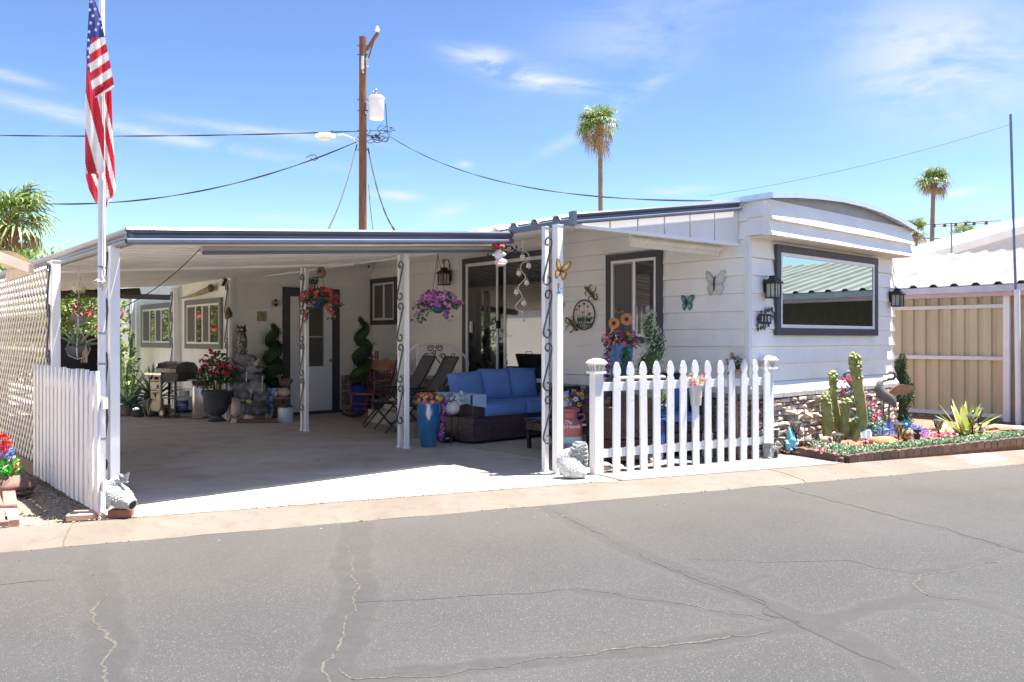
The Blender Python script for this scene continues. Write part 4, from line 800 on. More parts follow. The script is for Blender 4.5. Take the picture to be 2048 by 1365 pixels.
# lattice
lt = thingH('lattice_screen', 'cream diamond lattice screen behind the left picket fence', 'lattice', 1.66, 8.7)
LC = M('lattice_paint', (.68, .635, .59), .6, var=.08, scale=4); A0, A1, Z0, Z1 = 8.64, 11.5, .10, 2.03; pitch = .145
def clipline(c, sgn):                       # v + sgn*z = c
    pts = []
    for z in (Z0, Z1):
        v = c - sgn * z
        if A0 <= v <= A1: pts.append((v, z))
    for v in (A0, A1):
        z = (c - v) * sgn
        if Z0 <= z <= Z1: pts.append((v, z))
    return sorted(set(pts))
for sgn, u_ in ((1, 1.655), (-1, 1.665)):
    c = A0 - 2.1 if sgn < 0 else A0 + .1
    while c < A1 + 2.1:
        q = clipline(c, sgn); c += pitch
        if len(q) < 2 or (Vector(q[0]) - Vector(q[-1])).length < .05: continue
        a, b = Vector(q[0]), Vector(q[-1]); d = (b - a).normalized(); n_ = Vector((-d.y, d.x)) * .0165
        mb = MB(); mb.hexa([(u_, a.x + n_.x, a.y + n_.y), (u_, b.x + n_.x, b.y + n_.y), (u_, b.x - n_.x, b.y - n_.y), (u_, a.x - n_.x, a.y - n_.y), (u_ + .007, a.x + n_.x, a.y + n_.y), (u_ + .007, b.x + n_.x, b.y + n_.y), (u_ + .007, b.x - n_.x, b.y - n_.y), (u_ + .007, a.x - n_.x, a.y - n_.y)]); mb.build('lattice_strip', LC, lt)
mb = MB(); mb.box(1.64, 8.6, -.03, 1.72, 11.6, .10); mb.build('base_board', M('base_wood', (.22, .15, .11), .8), lt)

# ================================================================ FLAG AND POLE
fp = atY(203.5, 900, 6.29); pole = thing('flag_pole', 'white flag pole strapped to the front left carport post', 'flag pole', (fp.x, fp.y, 0))
mb = MB(); mb.tube([(0, 0, .0), (0, 0, 1.3), (0, 0, 2.6)], .0285, 14); mb.build('lower_tube', WHITE_METAL, pole, True)
mb = MB(); mb.tube([(0, 0, 2.6), (0, 0, 4.4), (0, 0, 6.2)], .022, 12); mb.build('upper_tube', WHITE_METAL, pole, True)
for z in (.55, 1.14, 1.38, 1.9): mb = MB(); mb.lathe([(.030, 0), (.0315, .004), (.0315, .014), (.030, .018)], 14, (0, 0, z)); mb.build('clamp_ring', M('clamp', (.35, .35, .36), .4, metal=.6), pole, True)
mb = MB(); mb.tube([(.028, -.02, 3.3), (.034, -.024, 2.4), (.03, -.03, 1.86), (.045, -.03, 1.80), (.02, -.035, 1.76), (.04, -.03, 1.78), (.03, -.03, 1.9)], .006, 5)
for q in range(5): mb.tube([(.02 * math.cos(q), -.035 + .012 * math.sin(q * 2), 1.83 - .01 * q), (.05 * math.cos(q * 1.7), -.05, 1.79), (.02, -.03, 1.76 - .01 * q)], .006, 5)
mb.build('halyard_rope', M('rope', (.55, .50, .48), .9), pole, True)
FR = M('flag_red', (.42, .012, .025), .55, var=.12, scale=30, trans=.35); FW = M('flag_white', (.60, .58, .58), .6, var=.06, scale=30, trans=.35); FB = M('flag_blue', (.03, .035, .19), .55, var=.15, scale=20, trans=.3)
flag = thing('flag', 'striped flag with stars hanging limp around the white pole', 'flag', (fp.x, fp.y, 0)); OFF[flag] = (fp.x, fp.y, 0)
def interp(tb, y):
    if y <= tb[0][0]: return tb[0][1]
    for (a, b), (c, d) in zip(tb, tb[1:]):
        if y <= c: return b + (d - b) * (y - a) / (c - a)
    return tb[-1][1]
def drape(name, y0, y1, L_, R_, Y, colf, folds, ny=90, nx=36, amp=.02):
    mb = MB()
    for i in range(ny + 1):
        y = y0 + (y1 - y0) * i / ny; l, r = interp(L_, y), interp(R_, y)
        for j in range(nx + 1):
            f = j / nx; x = l + (r - l) * f
            yy = Y + amp * math.sin(folds * f * math.pi * 2 + y * .012) + amp * .5 * noise.noise(Vector((x * .11, y * .02, Y))) - (.02 * math.sin(f * math.pi))
            p = atY(x, y, yy); mb.v.append(tuple(p))
    for i in range(ny):
        for j in range(nx):
            y = y0 + (y1 - y0) * (i + .5) / ny; l, r = interp(L_, y), interp(R_, y); x = l + (r - l) * (j + .5) / nx
            a = i * (nx + 1) + j; mb.f.append((a, a + 1, a + nx + 2, a + nx + 1)); mb.m.append(colf(x, y))
    return mb.build(name, [FR, FW, FB], flag, True, sharp=3.0)
def colA(x, y):
    if y < 74 + .1 * (208 - x) or x < interp([(0, 190), (75, 184), (100, 178), (162, 181)], y) and y < 162: return 2
    k = int((y + .66 * (x - 180) - 90) // 18.5); return 1 if k % 2 == 0 else 0
drape('canton_fold', -60, 196, [(-60, 184), (0, 179), (60, 175.5), (110, 172.5), (130, 174), (162, 181), (196, 188)], [(-60, 184.5), (-30, 186), (0, 189), (33, 201), (67, 208), (81, 211), (150, 225), (174, 229), (180, 222), (196, 190)], 6.12, colA, 1.4, 110, 44, .014)
def colB(x, y): s_ = x - .27 * y; return 0 if s_ > 121 else 1 if s_ > 101 else 0 if s_ > 82 else 1
drape('left_fold', 110, 348, [(110, 173), (160, 172), (216, 170.5), (300, 170), (348, 170.5)], [(110, 176), (160, 184), (200, 196), (260, 208), (330, 209), (348, 206)], 6.20, colB, 1.2, 90, 30, .014)
def colC(x, y):
    s_ = y - 4.3 * (x - 211)
    for q, c in ((202, 0), (236, 1), (280, 0), (317, 1), (354, 0), (390, 1)):
        if s_ < q: return c
    return 0
drape('right_fold', 165, 421, [(165, 206), (300, 205), (380, 206), (400, 208), (421, 210.5)], [(165, 218), (182, 223), (266, 225.5), (333, 230), (380, 232), (395, 226), (405, 217), (421, 211.5)], 6.38, colC, 1.3, 90, 26, .02)
def colD(x, y): s_ = x - .42 * y; return 1 if 36 < s_ < 44 else 0
drape('lower_fold', 340, 412, [(340, 171), (355, 171.5), (380, 178), (400, 188), (412, 196)], [(340, 195), (352, 198), (370, 199), (412, 198)], 6.33, colD, .8, 30, 14, .012)
mb = MB()
def star(mb, c, r, rot, nrm=(0, -1, 0)):
    v = [Vector(c)]
    for k in range(10):
        a = rot + math.pi * 2 * k / 10; rr = r if k % 2 == 0 else r * .42; v.append(Vector(c) + Vector((rr * math.sin(a) * .85, -.001, rr * math.cos(a))))
    mb.add(v, [(0, 1 + k, 1 + (k + 1) % 10) for k in range(10)])
for zx, zy in ((245, 12), (268, 55), (255, 95), (298, 115), (242, 138), (288, 143), (272, 178), (232, 190), (229, 240), (228, 290), (229, 340), (230, 388), (310, 165), (236, 60), (262, -40), (240, -25)):
    p = atY(100 + zx / 2.965, zy / 2.965, 6.075); mb = MB(); star(mb, p, .018, rnd.uniform(-.4, .4)); mb.build('star', M('star_white', (.85, .85, .86), .6), flag)

# ================================================================ POLES, WIRES, PALMS, ANTENNA
WOOD = M('pole_wood', (.125, .055, .028), .85, var=.45, scale=3, stretch=(5, 5, .35), bump=.5, bscale=20)
PY = 30.0; pb = atY(725.5, 400, PY); up = thing('utility_pole', 'brown wooden utility pole with side arm behind the carport', 'utility pole', (pb.x, pb.y, 0)); pt = atY(725.5, 75, PY).z
mb = MB(); mb.tube([(0, 0, 0), (0, 0, pt * .5), (0, 0, pt)], [.17, .15, .135], 14); mb.build('shaft', WOOD, up, True)
pz = lambda y: atY(725, y, PY).z; pxo = lambda x: (x - 725.5) / F * PY
mb = MB(); mb.tube([(pxo(733), 0, pz(101)), (pxo(757), -.1, pz(68))], .075, 4); mb.build('side_arm', WOOD, up)
mb = MB(); mb.tube([(pxo(737), -.05, pz(120)), (pxo(748), -.1, pz(86))], .03, 5); mb.build('brace', WOOD, up)
CER = M('ceramic_white', (.62, .62, .6), .25)
mb = MB(); mb.lathe([(.03, 0), (.08, .03), (.085, .09), (.05, .12), (.07, .15), (.03, .2)], 10, (pxo(755.5), -.1, pz(66))); mb.build('insulator', CER, up, True)
mb = MB(); mb.tube([(pxo(727), -.2, pz(117)), (pxo(727), -.22, pz(142))], .06, 8); mb.tube([(pxo(735), -.1, pz(119)), (pxo(736), -.12, pz(135))], .06, 8); mb.tube([(pxo(727), -.2, pz(142)), (pxo(728), -.2, pz(150))], .03, 6); mb.build('cutout_switch', M('grey_ceramic', (.38, .39, .40), .3), up, True)
mb = MB()
for y in (92, 110, 200, 222, 262, 300): mb.tube([(-.2, 0, pz(y)), (.2, 0, pz(y))], .02, 5)
mb.build('bolt', BLACK, up)
tr_ = thing('transformer', 'grey cylindrical transformer hanging on the wooden utility pole', 'transformer', (pb.x + pxo(754), pb.y - .1, pz(240)))
mb = MB(); hh = pz(195) - pz(240); mb.lathe([(.26, 0), (.285, .03), (.285, hh - .1), (.30, hh - .09), (.30, hh - .03), (.22, hh + .02), (.05, hh + .05)], 20); mb.build('tank', M('transformer_grey', (.50, .52, .56), .35, var=.05), tr_, True)
mb = MB()
for x, s in ((-.02, 1), (-.12, .6)): mb.lathe([(.03 * 1, hh), (.06, hh + .04), (.035, hh + .08), (.06, hh + .12), (.035, hh + .16 * s + .04), (.05, hh + .2 * s + .04), (.02, hh + .26 * s + .04)], 8, (x, 0, 0))
mb.build('bushing', M('bushing_grey', (.2, .2, .22), .3), tr_, True)
mb = MB(); mb.box(-.42, -.04, .2, -.25, .04, .28); mb.box(-.42, -.04, .62, -.25, .04, .70); mb.build('mounting_bracket', M('galvanised', (.4, .41, .42), .4, metal=.5), tr_)
sl = thing('street_light', 'white cobra head street light on a curved arm from the wooden pole', 'street light', (pb.x, pb.y, pz(285)))
mb = MB(); mb.tube([(-.15, -.05, 0), (pxo(708), -.2, .1), (pxo(692), -.4, .18), (pxo(680), -.5, .14)], .035, 8); mb.build('arm', M('galvanised', (.4, .41, .42), .4), sl, True)
mb = MB(); mb.blob((pxo(657), -.5, .11), (.40, .16, .13), amp=.05, fr=1, flat=-.06); mb.build('lamp_head', M('lamp_head_white', (.66, .67, .68), .35), sl, True)
mb = MB(); mb.blob((pxo(655), -.5, .04), (.26, .12, .09), amp=0); mb.build('lens', M('amber_lens', (.45, .36, .28), .2), sl, True)
mb = MB(); mb.lathe([(.05, .2), (.05, .30), (.03, .32)], 8, (pxo(671), -.5, 0)); mb.build('photocell', M('photocell', (.02, .10, .10), .4), sl, True)
WIRE = M('wire_black', (.02, .02, .022), .6); 
def sagwire(name, label, a, b, sag, r=.02, twist=True, n=40):
    mb = MB(); a, b = Vector(a), Vector(b)
    for q in range(2 if twist else 1):
        P = []
        for i in range(n + 1):
            f = i / n; p = a.lerp(b, f); p.z -= sag * 4 * f * (1 - f); ph = f * n * .55 + q * math.pi
            if twist: p += Vector((0, math.cos(ph) * r * .9, math.sin(ph) * r * .9))
            P.append(p)
        mb.tube(P, r, 5)
    o = mb.build(name, WIRE, None, True); return tag(o, label, 'cable')
sagwire('overhead_cable', 'black twisted cable from the pole down to the home roof', atY(778, 272, PY), atY(1425, 402, 13.5), .62, .009)
sagwire('overhead_cable', 'upper black cable running left from the pole to the photo edge', atY(718, 263, PY), atY(-120, 269, PY), .12, .015)
sagwire('overhead_cable', 'lower sagging black cable running left behind the flag', atY(714, 284, PY), atY(-160, 380, PY - 2), 1.25, .016)
sagwire('overhead_cable', 'thin pale cable rising right from the home roof to the grey pole', atY(1418, 392, 13.5), atY(2022, 249, 12.3), .10, .0035, False)
sagwire('service_drop', 'black cable dropping left from the pole to the carport roof', atY(714, 290, PY), atY(655, 462, 24), .3, .022, False)
sagwire('service_drop', 'thick black cable dropping right from the pole to the carport roof', atY(736, 296, PY), atY(793, 465, 24), .5, .022)
sagwire('service_drop', 'thin black cable dropping close beside the pole', atY(737, 370, PY), atY(746, 462, 24), .1, .014, False)
sagwire('loose_cable', 'thin cable between transformer and tangle of wires', atY(771, 208, PY), atY(775, 268, PY), -.0, .018, False)
mb = MB()
for k in range(9):
    cx, cz = rnd.uniform(728, 782), rnd.uniform(258, 280); P = []
    for i in range(14): a = i * .5; P.append(atY(cx + math.cos(a + k) * rnd.uniform(8, 18), cz + math.sin(a + k) * rnd.uniform(3, 9) - (cx - 750) * .05, PY - .2 + .05 * k))
    mb.tube(P, .014, 4)
for x, y in ((745, 276), (752, 272), (758, 277)): mb.blob(tuple(atY(x, y, PY - .2)), (.06, .06, .07), amp=0, seg=(6, 4))
tag(mb.build('cable_tangle', WIRE, None, True), 'tangle of looped black wires at the utility pole', 'cable')
mb = MB(); P = [(620, 316), (628, 322), (636, 318), (630, 310), (620, 311), (612, 316)]; mb.tube([atY(x, y, PY - .6) for x, y in P], .016, 4); tag(mb.build('cable_loop', WIRE, None, True), 'small loop in the cable left of the pole', 'cable')
sagwire('window_cord', 'black cord sagging from the carport edge toward the back wall', atY(404, 494, 7.0), atY(238, 618, 6.9), .06, .004, False)

def palm(label, px, py, Y, scale, base_px=None, seed=1, nf=34, nd=34, trunk_r=.14, stuff=True):
    rr = random.Random(seed); top = atY(px, py, Y); bx = ((base_px or px) - 1024) / F * Y
    t = thing('palm_tree', label, 'palm tree', (bx, Y, 0)); OFF[t] = (bx, Y, 0)
    mb = MB(); n_ = 30
    mb.tube([(bx + (top.x - bx) * (i / n_) ** 1.3, Y, top.z * i / n_) for i in range(n_ + 1)], [trunk_r * (1.25 - .35 * i / n_) * (1 + .05 * (i % 2)) for i in range(n_ + 1)], 9); mb.build('trunk', M('palm_bark', (.15, .115, .09), .9, var=.3, scale=6, stretch=(1, 1, 5), bump=.5, bscale=12), t, True)
    S = scale
    def fan(mb, org, el, az, pet, R_, droop, n=15, spread=R(125), w=.055):
        d = Vector((math.cos(el) * math.cos(az), math.cos(el) * math.sin(az), math.sin(el)))
        mid = org + d * pet * .6; tip = org + d * pet + Vector((0, 0, -droop * .35 * pet)); mb.tube([org, mid, tip], [.025 * S, .018 * S, .012 * S], 4, cap=False)
        d2 = (tip - mid).normalized(); s = d2.cross(Vector((0, 0, 1)));
        if s.length < .05: s = Vector((1, 0, 0))
        s.normalize(); up_ = s.cross(d2)
        for k in range(n):
            a = -spread + 2 * spread * k / (n - 1); L_ = R_ * (1 - .25 * abs(a) / spread) * rr.uniform(.85, 1.1)
            dd = d2 * math.cos(a) + s * math.sin(a); ww = w * S; side = (d2 * -math.sin(a) + s * math.cos(a)) * ww * .5
            p1 = tip + dd * L_ * .55 + up_ * .06 * S - Vector((0, 0, droop * L_ * .18)); p2 = tip + dd * L_ * .85 - Vector((0, 0, droop * L_ * .55)); p3 = p2 + dd * L_ * .10 - Vector((0, 0, droop * L_ * .55))
            mb.add([tip, p1 + side, p1 - side, p2 + side * .6, p2 - side * .6, p3], [(0, 2, 1), (1, 2, 4, 3), (3, 4, 5)])
    g = MB(); b = MB()
    for i in range(nf):
        el = R(rr.uniform(-12, 82)); fan(g, top, el, rr.uniform(0, 6.283), S * rr.uniform(.45, .8), S * rr.uniform(.55, .8), rr.uniform(.1, .55))
    for i in range(nd):
        el = R(rr.uniform(-45, 8)); fan(b, top - Vector((0, 0, .12 * S)), el, rr.uniform(0, 6.283), S * rr.uniform(.35, .7), S * rr.uniform(.35, .55), rr.uniform(.5, 1.1), 12, R(85), .05)
    g.build('crown', ramp_mat('palm_green', [(.12, .20, .04), (.09, .16, .035), (.18, .25, .06), (.06, .12, .03), (.24, .29, .10)], .5, .25), t)
    b.build('dead_fronds', ramp_mat('palm_dead', [(.26, .17, .09), (.19, .11, .06), (.32, .23, .13), (.14, .10, .05), (.17, .18, .06)], .8, .2), t)
    mb = MB(); mb.lathe([(trunk_r, -1.1 * S), (.14 * S, -.7 * S), (.20 * S, -.3 * S), (.16 * S, .05 * S)], 9, tuple(top), wob=.3); mb.build('skirt', M('palm_skirt', (.17, .10, .06), .9, var=.4, scale=12, stretch=(3, 3, .5)), t, True)
    return t
palm('tallest palm tree standing alone above the carport roof with tan dead fronds', 1200, 250, 45, 1.22, 1203, 3, 40, 15, .13)
palm('slender leaning palm tree right of the home with a full round crown', 1867, 362, 62, 1.25, 1860, 5, 42, 15, .16)
palm('small distant palm tree just past the corner of the home roof', 1832, 462, 85, 1.45, 1832, 8, 28, 10, .14)
palm('small distant palm tree behind the television aerial', 1931, 468, 95, 1.5, 1931, 11, 28, 9, .14)
palm('large near palm tree at the left edge above the awning', 22, 440, 26, 1.3, 22, 14, 44, 26, .2)

an = thing('television_aerial', 'long television aerial on a mast above the neighbour roof', 'aerial', (*atY(1903, 500, 23)[:2], 0)); az_ = lambda y: atY(0, y, 23).z; ax_ = lambda x: (x - 1903) / F * 23
MET = M('aerial_metal', (.24, .235, .23), .5, metal=.3)
mb = MB(); mb.tube([(0, 0, 2.5), (0, 0, az_(446))], .025, 6); mb.build('mast', MET, an, True)
mb = MB(); mb.tube([(ax_(1866), 0, az_(452.5)), (ax_(1978), 0, az_(446))], .022, 5); mb.build('boom', MET, an)
mb = MB()
for x in (1868, 1889, 1911, 1931, 1948, 1972): z = az_(452.5 - (x - 1866) * .058); mb.tube([(ax_(x), -.7, z - .04), (ax_(x), .5, z + .1)], .013, 4); mb.box(ax_(x) - .03, -.03, z - .05, ax_(x) + .03, .03, z + .05)
mb.build('element', M('aerial_dark', (.06, .06, .065), .5), an)
sagwire('aerial_cable', 'dark cable strung behind the television aerial', atY(1780, 470, 40), atY(1990, 477, 40), .0 + .12, .03, False)
gp = thing('steel_pole', 'thin grey steel pole at the right edge of the photo', 'pole', (*atY(2037, 700, 12.1)[:2], 0)); x0_ = atY(2037, 700, 12.1).x
mb = MB(); mb.tube([(0, 0, 0), (atY(2034, 580, 12.1).x - x0_, 0, atY(0, 580, 12.1).z)], .04, 10); mb.build('lower_tube', WHITE_METAL, gp, True)
mb = MB(); mb.tube([(atY(2033.5, 600, 12.1).x - x0_, 0, atY(0, 640, 12.1).z), (atY(2028, 480, 12.1).x - x0_, 0, atY(0, 480, 12.1).z), (atY(2021, 229, 12.1).x - x0_, 0, atY(0, 229, 12.1).z)], .019, 8); mb.build('upper_tube', M('blue_grey_steel', (.13, .16, .25), .4, metal=.4), gp, True)

# ================================================================ BUSHES BEHIND
def bush(name, label, u, v, r, h, seed, n=2600, flowers=None, nfl=0, col='bush_green', cols=None, trunk=True, l=.13):
    t = thingH(name, label, 'bush', u, v); mb = MB()
    for k in range(7): a = k * .9; mb.leaves((u + r * .4 * math.cos(a * 1.7), v + r * .4 * math.sin(a * 2.1), h * (.3 + .09 * k)), (r * .75, r * .75, h * .28), n // 7, l, l * .55)
    mb.build('crown', ramp_mat(col, cols or [(.08, .14, .03), (.11, .19, .04), (.05, .10, .025), (.16, .24, .05)], .5, .3), t)
    if trunk:
        mb = MB()
        for k in range(5): a = k * 1.3; mb.tube([(u, v, 0), (u + .2 * math.cos(a), v + .2 * math.sin(a), h * .4), (u + r * .5 * math.cos(a), v + r * .5 * math.sin(a), h * .75)], [.05, .035, .015], 5)
        mb.build('stem', M('stem_brown', (.13, .09, .06), .9), t)
    if flowers:
        mb = MB()
        for _ in range(nfl):
            d = Vector((rnd.gauss(0, 1), rnd.gauss(0, 1), rnd.gauss(0, .8))).normalized(); mb.blossom((u + d.x * r * .95, v + d.y * r * .95, h * .58 + d.z * h * .45), d, rnd.uniform(.05, .09), 5)
        mb.build('blossoms', ramp_mat('blossom_' + name, flowers, .6, .2), t)
    return t
YG = [(.16, .24, .04), (.22, .30, .05), (.10, .17, .035), (.28, .33, .08)]
bush('hibiscus_bush', 'sunlit bush with small red flowers seen through the carport opening', 3.7, 17.6, 1.1, 2.7, 1, 3600, [(.6, .03, .08), (.65, .10, .05), (.7, .2, .3)], 90, 'bush_yellowgreen', YG)
bush('leafy_bush', 'dense green bush at the far left behind the lattice', 1.6, 19.0, 1.3, 2.9, 2, 2600, l=.16)
bush('leafy_bush', 'tall green bush against the far end of the driveway', 4.3, 23.5, 1.3, 3.2, 3, 2400, l=.18)
bush('bougainvillea_bush', 'bougainvillea with magenta blossoms mirrored in the back windows', 1.2, 25.5, 1.6, 3.3, 4, 2600, [(.75, .05, .45), (.8, .15, .5), (.65, .03, .3)], 420, 'bush_yellowgreen', YG, l=.18)
bush('leafy_bush', 'round green bush beyond the driveway beside the bougainvillea', -.6, 30.0, 2.0, 3.4, 5, 2400, l=.2, col='bush_yellowgreen', cols=YG)
# ================================================================ THINGS: shared builders
LEAF_DK = ramp_mat('leaf_dark', [(.03, .07, .025), (.045, .09, .03), (.02, .05, .02), (.06, .11, .04)], .6, .2)
LEAF_MD = ramp_mat('leaf_mid', [(.06, .15, .04), (.09, .20, .06), (.04, .10, .03), (.12, .24, .09)], .5, .25)
LEAF_BR = ramp_mat('leaf_bright', [(.06, .25, .04), (.10, .34, .06), (.04, .18, .03)], .5, .25)
YELLOW = M('flower_yellow', (.80, .52, .03), .6, var=.1)
TERRA = M('terracotta', (.45, .20, .10), .8, var=.2, scale=5, bump=.2)
COBALT = M('cobalt_glaze', (.015, .035, .28), .12, var=.35, scale=9, spec=.8, coat=.6)
SOIL = M('potting_soil', (.05, .035, .025), .95, var=.4, scale=30)
def pot(par, prof, mat, n=22, flute=0, fd=0.0, name='pot', c=(0, 0, 0)):
    mb = MB(); r, z = prof[-1]; mb.lathe(prof + [(r * .86, z), (r * .84, z - .03)], n, c, flute=flute, fd=fd); return mb.build(name, mat, par, True, sharp=.9)
def topiary(label, p, ptop, r_base, r_tube, turns, mat_cols, colname, pot_prof=None, pot_mat=None, z0=0.0, group=None, dens=1.0, flute=0, leafl=.022, ph=0.0, pot_kw=None):
    """spiral clipped conifer in a pot"""
    t = thing('spiral_topiary', label, 'topiary', (p[0], p[1], 0), 0, group)
    if pot_prof: pot(t, pot_prof, pot_mat, 26, flute, .03 if flute else 0, **(pot_kw or {})); z0 = pot_prof[-1][1] - .03
    mb = MB(); mb.tube([(0, 0, z0 - .05), (0, 0, ptop - .08)], [.018, .008], 6); mb.build('trunk', M('topiary_trunk', (.10, .07, .05), .9), t)
    n_ = 70; P, rr_ = [], []
    for i in range(n_ + 1):
        f = i / n_; a = f * turns * 6.283 + ph; k = (1 - f * .62); rh = r_base * k * .75; P.append((rh * math.cos(a), rh * math.sin(a), z0 + .06 + (ptop - z0 - .1) * f)); rr_.append(r_tube * (1 - .42 * f) * min(1, .35 + 3 * (1 - f)) )
    core = MB(); core.tube(P, [x * .80 for x in rr_], 8)
    lf = MB(); N_ = int(2100 * dens)
    for _ in range(N_):
        i = rnd.randrange(n_); q = Vector(P[i]).lerp(Vector(P[i + 1]), rnd.random()); d = Vector((rnd.gauss(0, 1), rnd.gauss(0, 1), rnd.gauss(0, 1))).normalized()
        lf.leaf(q + d * rr_[i] * rnd.uniform(.72, 1.05), d + Vector((0, 0, .3)), leafl * rnd.uniform(.7, 1.5), leafl * .45)
    core.build('inner_foliage', LEAF_DK, t, True); lf.build('foliage', ramp_mat(colname, mat_cols, .7, .15), t); return t
def blooms(t, name, mat, center, rad, n, r, up=.4, sh=.75, minz=None, petals=5, ctr=None, seedn=None):
    mb = MB(); c = Vector(center)
    for _ in range(n):
        d = Vector((rnd.gauss(0, 1), rnd.gauss(0, 1), rnd.gauss(0, 1))).normalized(); p = c + Vector((d.x * rad[0], d.y * rad[1], d.z * rad[2])) * rnd.uniform(sh, 1.1)
        if minz is not None and p.z < minz: p.z = minz + (minz - p.z) * .5
        mb.blossom(p, d + Vector((0, -.3, up)), r * rnd.uniform(.75, 1.2), petals, 0, center=1 if ctr else None)
    return mb.build(name, [mat, ctr] if ctr else mat, t)
DKG = [(.02, .045, .018), (.03, .06, .022), (.045, .075, .03), (.015, .03, .012)]

# ---------------------------------------------------------------- back of the carport
fx = atY(497, 842, 13.2); ft = thing('rock_fountain', 'tall dark grey stacked rock water fountain topped by an owl', 'fountain', (fx.x, 13.2, 0)); OFF[ft] = (fx.x, 13.2, 0)
SLT = M('fountain_slate', (.17, .175, .19), .6, var=.5, scale=9, bump=.5, bscale=25, objr=.45, spec=.6)
for k, (x, y, wx, wz) in enumerate([(494, 722, 26, 11), (486, 736, 18, 10), (508, 738, 16, 9), (480, 750, 16, 10), (500, 752, 18, 9), (514, 760, 14, 10), (478, 765, 16, 9), (490, 775, 22, 11), (512, 775, 18, 12), (484, 788, 20, 10), (503, 790, 18, 12), (521, 792, 14, 13), (480, 802, 18, 9), (498, 806, 20, 9), (520, 808, 14, 11), (488, 820, 26, 9), (512, 820, 22, 10), (478, 832, 14, 10), (500, 834, 26, 8)]):
    p = atY(x, y, 13.2 + rnd.uniform(-.08, .08)); mb = MB(); mb.rock(p, (wx * .0093, .13 + .02 * (y - 720) / 110, wz * .0095), k * 1.7); o = mb.build('rock', SLT, ft)
mb = MB(); mb.box(fx.x - .22, 13.2 - .05, 0, fx.x + .22, 13.35, .7); mb.build('core', M('fountain_core', (.04, .04, .045), .9), ft)
WAT = M('falling_water', (.45, .47, .48), .1, var=.2, scale=20, spec=.8)
for x, y0, y1 in ((493.5, 744, 765), (503, 780, 797), (525, 752, 785), (487, 812, 822)): a, b = atY(x, y0, 13.0), atY(x - 1, y1, 13.0); mb = MB(); mb.tube([a, b], [.012, .006], 5); mb.build('water_stream', WAT, ft)
BRK = M('paver_brown', (.13, .085, .065), .85, var=.25, scale=8, bump=.3); ROCKT = M('tan_rock', (.44, .36, .28), .85, var=.25, scale=6, bump=.4)
for k, (x, y) in enumerate(((483, 849), (499, 849), (515, 848), (531, 846), (546, 842))):
    p = atY(x, y, 12.75); one(MB().cbox((0, 0, .035), (.13, .10, .07)), 'edging_brick', BRK, ['brown edging brick in front of the fountain, first from the urn', 'brown edging brick in front of the fountain, second from the urn', 'brown edging brick in front of the fountain, middle one', 'brown edging brick in front of the fountain, second from the crock', 'brown edging brick in front of the fountain, next to the crock'][k], 'brick', (p.x, 12.75, 0), R(8), 'bricks edging the fountain', smooth=False)
for lb, x, y, r_ in (('tan sandstone lump left of the fountain base', 472, 843, (.09, .07, .07)), ('tall brown striped rock leaning on the fountain', 472, 815, (.08, .08, .17)), ('small pinkish rock before the fountain', 496, 836, (.08, .06, .055))):
    p = G(x, 846); o = one(MB().rock((0, 0, 0), r_, x), 'rock', ROCKT, lb, 'rock', (p.x, p.y, CAMH + (HY - y) / F * p.y))
# owl
ow = thing('owl_statue', 'speckled grey owl statue with ear tufts on top of the fountain', 'owl statue', tuple(atY(483, 712, 13.2))); OWL = M('owl_speckle', (.30, .29, .28), .8, rgb2=(.03, .028, .025), scale=28, thr=(.47, .53)); OWD = M('owl_dark', (.06, .045, .035), .8, var=.4, scale=20)
mb = MB(); mb.lathe([(.10, 0), (.085, .05), (.09, .09)], 10, wob=.3); mb.build('stump', OWL, ow, True)
mb = MB(); mb.blob((0, 0, .24), (.095, .09, .19), 3, .08); mb.build('body', OWL, ow, True)
mb = MB(); mb.blob((-.05, .03, .22), (.06, .09, .17), 5, .05); mb.build('wing', OWD, ow, True)
mb = MB(); mb.blob((0, -.01, .42), (.085, .075, .07), 1, .05); 
for s in (-1, 1): mb.tube([(s * .05, -.01, .45), (s * .072, -.02, .52)], [.028, .004], 6)
hd = mb.build('head', OWD, ow, True)
for s in (-1, 1): m_ = MB(); m_.blob((s * .03, -.078, .43), (.02, .012, .02), amp=0); m_.build('eye', M('owl_eye', (.55, .42, .12), .2), hd, True)
m_ = MB(); m_.tube([(0, -.08, .42), (0, -.10, .395)], [.012, .002], 6); m_.build('beak', BLACK, hd)
# small figures around the fountain
def critter(name, label, cat, p, s, col, rz=0.0, kind='squirrel'):
    t = thing(name, label, cat, p, rz); m = M('fig_' + name, col, .8, var=.25, scale=12); mb = MB()
    mb.blob((0, 0, .06 * s), (.055 * s, .038 * s, .06 * s), 2, .08); mb.build('body', m, t, True)
    mb = MB(); mb.blob((-.045 * s, 0, .125 * s), (.035 * s, .03 * s, .03 * s), 1, .05)
    for q in (-1, 1): mb.tube([(-.04 * s, q * .018 * s, .145 * s), (-.035 * s, q * .022 * s, .175 * s)], [.011 * s, .003 * s], 5)
    mb.build('head', m, t, True); mb = MB(); mb.tube([(.05 * s, 0, .03 * s), (.085 * s, 0, .08 * s), (.07 * s, 0, .14 * s)], [.02 * s, .024 * s, .01 * s], 7); mb.build('tail', m, t, True); return t
critter('chipmunk_figure', 'tan chipmunk figure perched on a fountain ledge', 'figure', tuple(atY(513, 733, 13.05)), .8, (.46, .36, .24), R(180))
critter('squirrel_figure', 'small grey squirrel figure sitting behind the edging bricks', 'figure', tuple(G(534, 841)), 1.0, (.30, .27, .24))
critter('rabbit_figure', 'pale upright rabbit figure before the fountain', 'figure', tuple(G(510, 841)), 1.15, (.58, .57, .55), R(70))
